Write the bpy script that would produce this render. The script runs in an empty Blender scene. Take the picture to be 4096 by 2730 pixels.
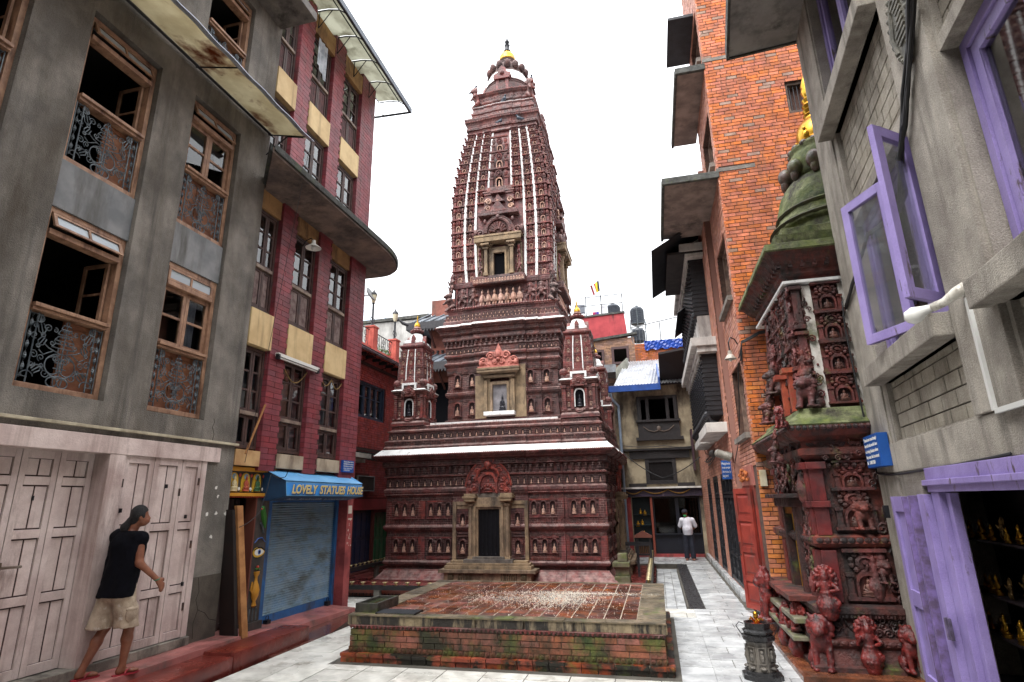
import bpy, bmesh, math, random
import numpy as np
from mathutils import Matrix, Vector
random.seed(11)
U = random.uniform
sc = bpy.context.scene
COL = sc.collection

# ------------------------------------------------------------------ camera, world, sun, exposure
CAM = Vector((0.0, 0.0, 2.05))
cd = bpy.data.cameras.new("camera"); cam = bpy.data.objects.new("camera", cd); COL.objects.link(cam)
cd.sensor_width = 36.0; cd.lens = 19.926; cd.clip_start = 0.05; cd.clip_end = 2000
FW = Vector((-0.2261408, 0.9354, 0.27167)).normalized()
RT = Vector((0.9709, 0.2388, -0.01859)); RT = (RT - FW * RT.dot(FW)).normalized()
UP = RT.cross(FW)
cam.matrix_world = Matrix((RT, UP, -FW)).transposed().to_4x4(); cam.location = CAM
sc.camera = cam

SUN_EL, SUN_ROT = math.radians(58), math.radians(205)
w = bpy.data.worlds.new("World"); sc.world = w; w.use_nodes = True
nt = w.node_tree; nt.nodes.clear()
sky = nt.nodes.new("ShaderNodeTexSky"); sky.sky_type = 'NISHITA'; sky.sun_disc = False
sky.sun_elevation = SUN_EL; sky.sun_rotation = SUN_ROT; sky.air_density = 1.0; sky.dust_density = 4.0
hs = nt.nodes.new("ShaderNodeHueSaturation"); hs.inputs["Saturation"].default_value = 0.12
cl = nt.nodes.new("ShaderNodeMix"); cl.data_type = 'RGBA'          # an even cloud cover veils the clear sky
cl.inputs[0].default_value = 0.8; cl.inputs[7].default_value = (9.0, 9.25, 9.6, 1)
bg = nt.nodes.new("ShaderNodeBackground"); bg.inputs[1].default_value = 0.11
wo = nt.nodes.new("ShaderNodeOutputWorld")
nt.links.new(sky.outputs[0], hs.inputs["Color"]); nt.links.new(hs.outputs[0], cl.inputs[6])
tc = nt.nodes.new("ShaderNodeTexCoord"); sx_ = nt.nodes.new("ShaderNodeSeparateXYZ"); mr = nt.nodes.new("ShaderNodeMapRange"); vm_ = nt.nodes.new("ShaderNodeVectorMath"); vm_.operation = 'SCALE'
mr.inputs[1].default_value = 0; mr.inputs[2].default_value = 1; mr.inputs[3].default_value = .5; mr.inputs[4].default_value = 1.5      # an overcast sky is three times as bright overhead as at the horizon
nt.links.new(tc.outputs["Generated"], sx_.inputs[0]); nt.links.new(sx_.outputs[2], mr.inputs[0]); nt.links.new(cl.outputs[2], vm_.inputs[0]); nt.links.new(mr.outputs[0], vm_.inputs["Scale"])
nt.links.new(vm_.outputs[0], bg.inputs[0]); nt.links.new(bg.outputs[0], wo.inputs[0])
sl = bpy.data.lights.new("sun", 'SUN'); sl.energy = 1.3; sl.angle = math.radians(35); sl.color = (1, .97, .93)
so = bpy.data.objects.new("sun", sl); COL.objects.link(so); so.location = (0, 0, 40)
so.rotation_euler = Vector((math.sin(SUN_ROT) * math.cos(SUN_EL), math.cos(SUN_ROT) * math.cos(SUN_EL), math.sin(SUN_EL))).to_track_quat('Z', 'Y').to_euler()
vs = sc.view_settings; vs.view_transform = 'Standard'; vs.look = 'None'; vs.exposure = 1.5; vs.gamma = 1; vs.use_curve_mapping = False
sc.cycles.max_bounces = 6; sc.cycles.diffuse_bounces = 1; sc.cycles.transparent_max_bounces = 12

# ------------------------------------------------------------------ materials
def S(r, g, b):
    f = lambda c: (c / 255 / 12.92) if c / 255 <= .04045 else ((c / 255 + .055) / 1.055) ** 2.4
    return (f(r), f(g), f(b), 1)
MATS = {}
def mat(name, c1, c2=None, scale=3., rough=.8, rough2=None, var=.0, bump=0., bscale=60., grime=None, gsc=1.2, glo=.5, ghi=.68, moss=0., metal=0., coat=0., transl=0., dust_highlight=None, speck=0., course=None, drip=None, stretch=.35, detail=5, lo=.38, hi=.62, spec=.5, wet=0.):
    if name in MATS: return MATS[name]
    m = bpy.data.materials.new(name); m.use_nodes = True; MATS[name] = m
    n = m.node_tree.nodes; L = m.node_tree.links; b = n["Principled BSDF"]
    b.inputs["Roughness"].default_value = rough; b.inputs["Metallic"].default_value = metal
    b.inputs["Specular IOR Level"].default_value = spec
    if coat: b.inputs["Coat Weight"].default_value = coat; b.inputs["Coat Roughness"].default_value = .12
    geo = n.new("ShaderNodeNewGeometry")
    def noise(s, det=detail, zs=1., rg=.6):
        t = n.new("ShaderNodeTexNoise"); t.inputs["Scale"].default_value = s; t.inputs["Detail"].default_value = det; t.inputs["Roughness"].default_value = rg
        if zs != 1.:
            mp = n.new("ShaderNodeMapping"); mp.inputs["Scale"].default_value = (1, 1, zs); L.new(geo.outputs["Position"], mp.inputs[0]); L.new(mp.outputs[0], t.inputs["Vector"])
        else: L.new(geo.outputs["Position"], t.inputs["Vector"])
        return t.outputs["Fac"]
    def rng(src, a, c, o0=0., o1=1.):
        r = n.new("ShaderNodeMapRange"); r.inputs[1].default_value = a; r.inputs[2].default_value = c; r.inputs[3].default_value = o0; r.inputs[4].default_value = o1
        L.new(src, r.inputs[0]); return r.outputs[0]
    def mix(fac, A, B, mode='MIX'):
        x = n.new("ShaderNodeMix"); x.data_type = 'RGBA'; x.blend_type = mode
        if hasattr(fac, 'type'): L.new(fac, x.inputs[0])
        else: x.inputs[0].default_value = fac
        for s, v in ((6, A), (7, B)):
            if isinstance(v, tuple): x.inputs[s].default_value = v
            else: L.new(v, x.inputs[s])
        return x.outputs[2]
    def math_(op, a, c):
        x = n.new("ShaderNodeMath"); x.operation = op
        for i, v in ((0, a), (1, c)):
            if isinstance(v, (int, float)): x.inputs[i].default_value = v
            else: L.new(v, x.inputs[i])
        return x.outputs[0]
    col = c1
    if c2: col = mix(rng(noise(scale), lo, hi), c1, c2)
    if var:
        oi = n.new("ShaderNodeObjectInfo")
        rd = math_('FRACT', math_('ADD', oi.outputs["Random"], math_('MULTIPLY', geo.outputs["Random Per Island"], 7.3)), 0)
        h = n.new("ShaderNodeHueSaturation")
        if isinstance(col, tuple): h.inputs["Color"].default_value = col
        else: L.new(col, h.inputs["Color"])
        L.new(rng(rd, 0, 1, 1 - var, 1 + var), h.inputs["Value"])
        rd2 = math_('FRACT', math_('MULTIPLY', rd, 13.7), 0)
        L.new(rng(rd2, 0, 1, 1 - var * .5, 1 + var * .3), h.inputs["Saturation"]); L.new(rng(rd2, 0, 1, .5 - var * .03, .5 + var * .03), h.inputs["Hue"])
        col = h.outputs[0]
    if grime:
        g = rng(noise(gsc, 7, stretch, .7), glo, ghi)
        col = mix(g, col, grime)
    if course:
        sp = n.new("ShaderNodeSeparateXYZ"); L.new(geo.outputs["Position"], sp.inputs[0]); cb = n.new("ShaderNodeCombineXYZ"); L.new(math_('ADD', sp.outputs[0], sp.outputs[1]), cb.inputs[0]); L.new(sp.outputs[2], cb.inputs[1])
        bt = n.new("ShaderNodeTexBrick"); L.new(cb.outputs[0], bt.inputs["Vector"]); bt.inputs["Scale"].default_value = 1; bt.inputs["Brick Width"].default_value = .17; bt.inputs["Row Height"].default_value = .062; bt.inputs["Mortar Size"].default_value = .006; bt.inputs["Mortar Smooth"].default_value = .3
        bt.inputs["Color1"].default_value = (.62, .62, .62, 1); bt.inputs["Color2"].default_value = (1.25, 1.22, 1.2, 1); bt.inputs["Mortar"].default_value = (.9, .9, .9, 1); bt.inputs["Bias"].default_value = -.1
        col = mix(.8, col, bt.outputs["Color"], 'MULTIPLY'); col = mix(math_('MULTIPLY', bt.outputs["Fac"], rng(noise(3, 5), .4, .65, 0, .5)), col, course)
    if drip: col = mix(rng(noise(4.5, 6, .07, .6), .53, .68, 0, .7), col, drip)
    if speck:
        h2 = n.new("ShaderNodeHueSaturation"); L.new(rng(noise(95, 3, 1, .8), .3, .7, 1 - speck, 1 + speck), h2.inputs["Value"])
        if isinstance(col, tuple): h2.inputs["Color"].default_value = col
        else: L.new(col, h2.inputs["Color"])
        col = h2.outputs[0]
    if dust_highlight:  # pale dust on upward faces, also painting highlights onto the ledges
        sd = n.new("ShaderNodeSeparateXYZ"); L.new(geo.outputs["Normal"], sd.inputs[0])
        col = mix(math_('MULTIPLY', rng(sd.outputs[2], .15, .8, 0, .6), rng(noise(6, 5), .35, .6)), col, dust_highlight)
    if moss:
        sx = n.new("ShaderNodeSeparateXYZ"); L.new(geo.outputs["Normal"], sx.inputs[0])
        ms = math_('MULTIPLY', rng(noise(2.3, 8, 1, .7), .62 - moss * .25, .72 - moss * .2), rng(sx.outputs[2], -.7, .5, .3, 1))
        col = mix(ms, col, mix(rng(noise(7), .38, .62), (.03, .055, .01, 1), (.13, .155, .03, 1)))
    if isinstance(col, tuple): b.inputs["Base Color"].default_value = col
    else: L.new(col, b.inputs["Base Color"])
    if rough2 is not None: L.new(rng(noise(wet or scale * 1.7, 4), .42, .6, rough, rough2), b.inputs["Roughness"])
    if transl:
        tb = n.new("ShaderNodeBsdfTranslucent"); ms_ = n.new("ShaderNodeMixShader"); ms_.inputs[0].default_value = transl
        if isinstance(col, tuple): tb.inputs[0].default_value = col
        else: L.new(col, tb.inputs[0])
        L.new(b.outputs[0], ms_.inputs[1]); L.new(tb.outputs[0], ms_.inputs[2]); L.new(ms_.outputs[0], n["Material Output"].inputs[0])
    if bump:
        bp = n.new("ShaderNodeBump"); bp.inputs["Strength"].default_value = bump; bp.inputs["Distance"].default_value = .02
        L.new(noise(bscale, 6, 1, .65), bp.inputs["Height"]); L.new(bp.outputs[0], b.inputs["Normal"])
    return m
def glass(name, tint=(.85, .9, .95, 1), refl=1., white_sheen=0.):
    if name in MATS: return MATS[name]
    m = bpy.data.materials.new(name); m.use_nodes = True; MATS[name] = m
    n = m.node_tree.nodes; L = m.node_tree.links; n.clear()
    o = n.new("ShaderNodeOutputMaterial"); t = n.new("ShaderNodeBsdfTransparent"); t.inputs[0].default_value = tint
    g = n.new("ShaderNodeBsdfGlossy"); g.inputs["Roughness"].default_value = .03; f = n.new("ShaderNodeFresnel"); f.inputs[0].default_value = 1.6
    x = n.new("ShaderNodeMixShader"); mu = n.new("ShaderNodeMath"); mu.operation = 'MULTIPLY'; mu.inputs[1].default_value = 1.6 * refl; mu.use_clamp = True
    L.new(f.outputs[0], mu.inputs[0]); L.new(mu.outputs[0], x.inputs[0]); L.new(t.outputs[0], x.inputs[1]); L.new(g.outputs[0], x.inputs[2]); 
    if white_sheen:  # even white diffuse stands in for pale reflections
        df = n.new("ShaderNodeBsdfDiffuse"); df.inputs[0].default_value = (.8, .82, .86, 1); y = n.new("ShaderNodeMixShader"); y.inputs[0].default_value = white_sheen
        L.new(x.outputs[0], y.inputs[1]); L.new(df.outputs[0], y.inputs[2]); x = y
    L.new(x.outputs[0], o.inputs[0])
    return m

# ------------------------------------------------------------------ mesh building
class Fr:
    """A wall frame: u along the wall, v up, w out of the wall."""
    def __init__(s, o, u, n, k=1.0):
        s.o = Vector((o[0], o[1], o[2] if len(o) > 2 else 0)); s.u = Vector((u[0], u[1], 0)) * k; s.n = Vector((n[0], n[1], 0)) * k; s.z = Vector((0, 0, k))
        s.flip = s.u.cross(s.z).dot(s.n) < 0
    def p(s, u, v, w=0): return s.o + s.u * u + s.z * v + s.n * w
    def mat(s):
        u = -s.u if s.flip else s.u
        return Matrix((u, -s.n, s.z)).transposed()
    def at(s, u, v, w=0, sx=1, sy=1, sz=1): return Matrix.Translation(s.p(u, v, w)) @ s.mat().to_4x4() @ Matrix.Diagonal((sx, sy, sz, 1))
def FX(x, face=1): return Fr((x, 0, 0), (0, 1), (face, 0))     # wall in a plane of constant x, u = world y
def FY(y): return Fr((0, y, 0), (1, 0), (0, -1))                # wall facing the square, u = world x
BOXF = [(0, 3, 2, 1), (4, 5, 6, 7), (0, 1, 5, 4), (1, 2, 6, 5), (2, 3, 7, 6), (3, 0, 4, 7)]
class MB:
    def __init__(s): s.v = []; s.f = []; s.mi = []; s.m = 0
    def add(s, vs, fs, flip=False):
        n = len(s.v); s.v.extend(tuple(p) for p in vs)
        if flip: s.f.extend(tuple(i + n for i in reversed(f)) for f in fs)
        else: s.f.extend(tuple(i + n for i in f) for f in fs)
        s.mi.extend([s.m] * len(fs)); return s
    def box(s, x0, x1, y0, y1, z0, z1):
        return s.add([(x0, y0, z0), (x1, y0, z0), (x1, y1, z0), (x0, y1, z0), (x0, y0, z1), (x1, y0, z1), (x1, y1, z1), (x0, y1, z1)], BOXF)
    def fb(s, fr, u0, u1, v0, v1, w0, w1):
        return s.add([fr.p(u0, v0, w1), fr.p(u1, v0, w1), fr.p(u1, v0, w0), fr.p(u0, v0, w0), fr.p(u0, v1, w1), fr.p(u1, v1, w1), fr.p(u1, v1, w0), fr.p(u0, v1, w0)], BOXF, fr.flip)
    def fbt(s, fr, a, b):
        """frustum between two (u0,u1,v0,v1,w) rectangles, a behind b"""
        q = lambda r: [fr.p(r[0], r[2], r[4]), fr.p(r[1], r[2], r[4]), fr.p(r[1], r[3], r[4]), fr.p(r[0], r[3], r[4])]
        return s.add(q(a) + q(b), [(0, 3, 2, 1), (4, 5, 6, 7), (0, 1, 5, 4), (1, 2, 6, 5), (2, 3, 7, 6), (3, 0, 4, 7)], fr.flip)
    def prism(s, fr, poly, w0, w1):
        n = len(poly)
        fs = [tuple(range(n - 1, -1, -1)), tuple(range(n, 2 * n))] + [(i, (i + 1) % n, n + (i + 1) % n, n + i) for i in range(n)]
        return s.add([fr.p(u, v, w0) for u, v in poly] + [fr.p(u, v, w1) for u, v in poly], fs, fr.flip)
    def slab(s, poly, z0, z1):
        n = len(poly)
        fs = [tuple(range(n - 1, -1, -1)), tuple(range(n, 2 * n))] + [(i, (i + 1) % n, n + (i + 1) % n, n + i) for i in range(n)]
        return s.add([(x, y, z0) for x, y in poly] + [(x, y, z1) for x, y in poly], fs)
    def loops(s, ls, cap0=True, cap1=True):
        n = len(ls[0]); fs = []
        for k in range(len(ls) - 1):
            for i in range(n): j = (i + 1) % n; fs.append((k * n + i, k * n + j, (k + 1) * n + j, (k + 1) * n + i))
        if cap0: fs.append(tuple(range(n - 1, -1, -1)))
        if cap1: fs.append(tuple(range((len(ls) - 1) * n, len(ls) * n)))
        return s.add([p for l in ls for p in l], fs)
    def lathe(s, prof, c=(0, 0, 0), n=16, sx=1, sy=1, a0=0.):
        return s.loops([[(c[0] + sx * r * math.cos(a0 + 2 * math.pi * i / n), c[1] + sy * r * math.sin(a0 + 2 * math.pi * i / n), c[2] + z) for i in range(n)] for r, z in prof])
    def tube(s, pts, r, n=6, closed=False, flat=None):
        pts = [Vector(p) for p in pts]; N = len(pts); ls = []; prev = None
        for i in range(N):
            if closed: t = pts[(i + 1) % N] - pts[i - 1]
            else: t = pts[min(i + 1, N - 1)] - pts[max(i - 1, 0)]
            t = t.normalized() if t.length > 1e-9 else Vector((0, 0, 1))
            if prev is None:
                a = Vector((0, 0, 1)) if abs(t.z) < .9 else Vector((1, 0, 0))
                prev = (a - t * a.dot(t)).normalized()
            else: prev = (prev - t * prev.dot(t)).normalized()
            b = t.cross(prev); rr = r[i] if isinstance(r, (list, tuple)) else r
            ls.append([pts[i] + (prev * math.cos(2 * math.pi * k / n) + b * math.sin(2 * math.pi * k / n)) * rr for k in range(n)])
        if closed: ls.append(ls[0]); return s.loops(ls, False, False)
        return s.loops(ls)
    def ell(s, c, r, nu=8, nv=5, rot=None):
        c = Vector(c); r = (r, r, r) if isinstance(r, (int, float)) else r; vs = []
        for j in range(1, nv):
            t = math.pi * j / nv
            for i in range(nu): a = 2 * math.pi * i / nu; vs.append(Vector((r[0] * math.sin(t) * math.cos(a), r[1] * math.sin(t) * math.sin(a), -r[2] * math.cos(t))))
        vs += [Vector((0, 0, -r[2])), Vector((0, 0, r[2]))]
        if rot: vs = [rot @ v for v in vs]
        b = len(vs) - 2; fs = [(j * nu + i, j * nu + (i + 1) % nu, (j + 1) * nu + (i + 1) % nu, (j + 1) * nu + i) for j in range(nv - 2) for i in range(nu)]
        fs += [(b, (i + 1) % nu, i) for i in range(nu)] + [(b + 1, (nv - 2) * nu + i, (nv - 2) * nu + (i + 1) % nu) for i in range(nu)]
        return s.add([c + v for v in vs], fs)
    def inst(s, o, M, m=None):
        """append another builder's geometry, transformed"""
        a = np.array(o.v); m4 = np.array(M); a = a @ m4[:3, :3].T + m4[:3, 3]
        n = len(s.v); s.v.extend(map(tuple, a)); fl = M.determinant() < 0
        s.f.extend(tuple(i + n for i in (reversed(f) if fl else f)) for f in o.f); s.mi.extend(o.mi if m is None else [m] * len(o.f)); return s
    def wall(s, fr, u0, u1, v0, v1, holes, w0, w1):
        """a wall slab with rectangular openings (u0,u1,v0,v1), reveals included"""
        us = sorted({u0, u1} | {min(max(x, u0), u1) for h in holes for x in h[:2]}); vs_ = sorted({v0, v1} | {min(max(x, v0), v1) for h in holes for x in h[2:4]})
        def solid(i, j):
            if i < 0 or j < 0 or i >= len(us) - 1 or j >= len(vs_) - 1: return False
            a, b = (us[i] + us[i + 1]) / 2, (vs_[j] + vs_[j + 1]) / 2
            return not any(h[0] < a < h[1] and h[2] < b < h[3] for h in holes)
        for i in range(len(us) - 1):
            for j in range(len(vs_) - 1):
                if not solid(i, j): continue
                a, b, c, d = us[i], us[i + 1], vs_[j], vs_[j + 1]; q = lambda *t: s.add([fr.p(*x) for x in t], [(0, 1, 2, 3)], fr.flip)
                q((a, c, w1), (b, c, w1), (b, d, w1), (a, d, w1)); q((b, c, w0), (a, c, w0), (a, d, w0), (b, d, w0))
                if not solid(i - 1, j): q((a, c, w0), (a, c, w1), (a, d, w1), (a, d, w0))
                if not solid(i + 1, j): q((b, c, w1), (b, c, w0), (b, d, w0), (b, d, w1))
                if not solid(i, j - 1): q((a, c, w0), (b, c, w0), (b, c, w1), (a, c, w1))
                if not solid(i, j + 1): q((a, d, w1), (b, d, w1), (b, d, w0), (a, d, w0))
        return s
    def frame(s, fr, u0, u1, v0, v1, t, w0, w1, bottom=True):
        s.fb(fr, u0, u0 + t, v0, v1, w0, w1); s.fb(fr, u1 - t, u1, v0, v1, w0, w1); s.fb(fr, u0 + t, u1 - t, v1 - t, v1, w0, w1)
        if bottom: s.fb(fr, u0 + t, u1 - t, v0, v0 + t, w0, w1)
        return s
    def mesh(s, name, mats, smooth=False, org=None, bevel=0):
        me = bpy.data.meshes.new(name); v = s.v
        if org is not None: v = [(p[0] - org[0], p[1] - org[1], p[2] - org[2]) for p in v]
        me.from_pydata(v, [], s.f)
        for m in (mats if isinstance(mats, (list, tuple)) else [mats]): me.materials.append(m)
        if any(s.mi): me.polygons.foreach_set("material_index", s.mi)
        if bevel:
            b = bmesh.new(); b.from_mesh(me); bmesh.ops.remove_doubles(b, verts=b.verts, dist=1e-5)
            bmesh.ops.bevel(b, geom=[e for e in b.edges if len(e.link_faces) == 2 and e.calc_face_angle(0) > .5], offset=bevel, segments=2, affect='EDGES', profile=.6, clamp_overlap=True)
            b.to_mesh(me); b.free()
        if smooth:
            me.polygons.foreach_set("use_smooth", [True] * len(me.polygons))
            if smooth != True:
                try: me.set_sharp_from_angle(angle=math.radians(smooth))
                except Exception: pass
        me.update(); return me
    def build(s, name, mats, parent=None, smooth=False, bevel=0, loc=None, **tg):
        org = world(parent) if parent else Vector(loc or (0, 0, 0))
        o = bpy.data.objects.new(name, s.mesh(name, mats, smooth, org, bevel)); COL.objects.link(o)
        if parent: o.parent = parent
        else: o.location = org
        for k, v in tg.items(): o[k] = v
        return o
def folds(o, amp, freq):
    """push a garment's surface in and out a little so that it creases"""
    from mathutils import noise
    for v in o.data.vertices:
        p = v.co; v.co = p + v.normal * amp * (noise.noise(Vector((p.x * freq, p.y * freq, p.z * freq * .45 + p.x * 3))) + .5 * noise.noise(Vector((p.x * freq * 2.2, p.y * freq * 2.2, p.z * freq * 1.3))))
    return o
def world(o):
    p = Vector((0, 0, 0))
    while o: p += o.location; o = o.parent
    return p
def thing(name, label, cat, loc=(0, 0, 0), group=None):
    o = bpy.data.objects.new(name, None); COL.objects.link(o); o.location = loc; o.empty_display_size = .2
    o["label"] = label; o["category"] = cat
    if group: o["group"] = group
    return o
def tag(label, cat, group=None): return dict(label=label, category=cat, **({"group": group} if group else {}))
def inst(me, name, parent, M, **tg):
    """one more object that shares a mesh; M is its world matrix"""
    o = bpy.data.objects.new(name, me); COL.objects.link(o)
    if parent: o.parent = parent; M = Matrix.Translation(-world(parent)) @ M
    o.matrix_basis = M
    for k, v in tg.items(): o[k] = v
    return o
def copy_thing(root, shift, label=None, group=None):
    def cp(o, par):
        c = o.copy(); COL.objects.link(c)
        if par: c.parent = par
        for ch in list(o.children): cp(ch, c)
        return c
    r = cp(root, None); r.location = root.location + Vector(shift)
    if label: r["label"] = label
    if group: r["group"] = group
    return r
def view(p):
    d = Vector(p) - CAM; z = d.dot(FW)
    return (d.dot(RT) / z / .9034, d.dot(UP) / z / .6022, z) if z > .2 else (9, 9, 99)
def share(p, area):
    x, y, z = view(p)
    return area / (z * z) * (1 if abs(x) < 1.03 and abs(y) < 1.03 else 1e-4)
_unit = {}
def unit_box(m, bev=.0):
    k = (m.name, bev)
    if k not in _unit:
        b = MB().box(-.5, .5, -.5, .5, -.5, .5); _unit[k] = b.mesh("piece", m)
    return _unit[k]
def lay(name, boxes, m, parent, limit=300, area=lambda b: (b[2] - b[1]) * (b[4] - b[3]), jit=0., tilt=0., least=0.):
    """lay pieces (fr,u0,u1,v0,v1,w0,w1[,material]): the ones that show largest are objects, the rest one joined part"""
    sc_ = [(share(b[0].p((b[1] + b[2]) / 2, (b[3] + b[4]) / 2, b[6]), area(b)), i) for i, b in enumerate(boxes)]; sc_.sort(reverse=True)
    single = {i for s_, i in sc_[:limit] if s_ > least}; rest = {}
    for i, b in enumerate(boxes):
        fr, u0, u1, v0, v1, w0, w1 = b[:7]; mm = b[7] if len(b) > 7 else m; w1 = w1 + U(-jit, jit)
        if i in single:
            M = Matrix.Translation(fr.p((u0 + u1) / 2, (v0 + v1) / 2, (w0 + w1) / 2)) @ fr.mat().to_4x4() @ Matrix.Rotation(U(-tilt, tilt), 4, 'Y') @ Matrix.Diagonal((u1 - u0, w1 - w0, v1 - v0, 1))
            inst(unit_box(mm), name, parent, M)
        else: rest.setdefault(mm.name, MB()).fb(fr, u0, u1, v0, v1, w0, w1)
    for k, mb in rest.items(): mb.build(name, MATS[k], parent, kind="stuff")
FZ = Fr((0, 0, 0), (1, 0), (0, 1))
class Flat(Fr):
    """a level frame: u = x, v = y, w = up"""
    def __init__(s, z=0): s.o = Vector((0, 0, z)); s.u = Vector((1, 0, 0)); s.z = Vector((0, 1, 0)); s.n = Vector((0, 0, 1)); s.flip = False
    def mat(s): return Matrix((s.u, -s.n, s.z)).transposed()
def courses(fr, u0, u1, v0, v1, bl, bh, w0, w1, gap=.012, bond=.5, holes=(), m=None, ragged=0.):
    """brick or tile courses filling a rectangle of a wall"""
    out = []; k = 0; v = v0
    while v < v1 - bh * .3:
        a = u0 - (bl * bond if k % 2 else 0) - (U(0, bl * ragged))
        while a < u1:
            L_ = bl * (1 + U(-ragged, ragged)); c, d = max(a, u0), min(a + L_ - gap, u1); t = min(v + bh - gap, v1)
            if d - c > bl * .15:
                segs = [(c, d)]
                for h in holes:
                    if h[2] < (v + t) / 2 < h[3]: segs = [x for s_ in segs for x in ([(s_[0], min(s_[1], h[0]))] + [(max(s_[0], h[1]), s_[1])]) if x[1] - x[0] > .02]
                for s_ in segs: out.append((fr, s_[0], s_[1], v, t, w0, w1) + ((m,) if m else ()))
            a += L_
        v += bh; k += 1
    return out
def curve_pts(fr, pts, w=0): return [fr.p(a, b, w) for a, b in pts]
def text_mb(txt, size, depth=.004, bold=0., narrow=1., shear=0.):
    """letters as raised flat shapes in the x-z plane, y toward the reader negative"""
    c = bpy.data.curves.new("lettering", 'FONT'); c.body = txt; c.size = size; c.extrude = depth / 2; c.offset = bold; c.resolution_u = 3; c.align_x = 'LEFT'; c.shear = shear
    o = bpy.data.objects.new("lettering", c); COL.objects.link(o); dg = bpy.context.evaluated_depsgraph_get(); dg.update()
    me = bpy.data.meshes.new_from_object(o.evaluated_get(dg)); mb = MB()
    xs = [v.co.x for v in me.vertices] or [0]; mb.w = (max(xs) - min(xs)) * narrow; x0 = min(xs)
    mb.add([((v.co.x - x0) * narrow, -v.co.z, v.co.y) for v in me.vertices], [tuple(p.vertices) for p in me.polygons])
    bpy.data.objects.remove(o); bpy.data.curves.remove(c); bpy.data.meshes.remove(me); return mb

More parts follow.
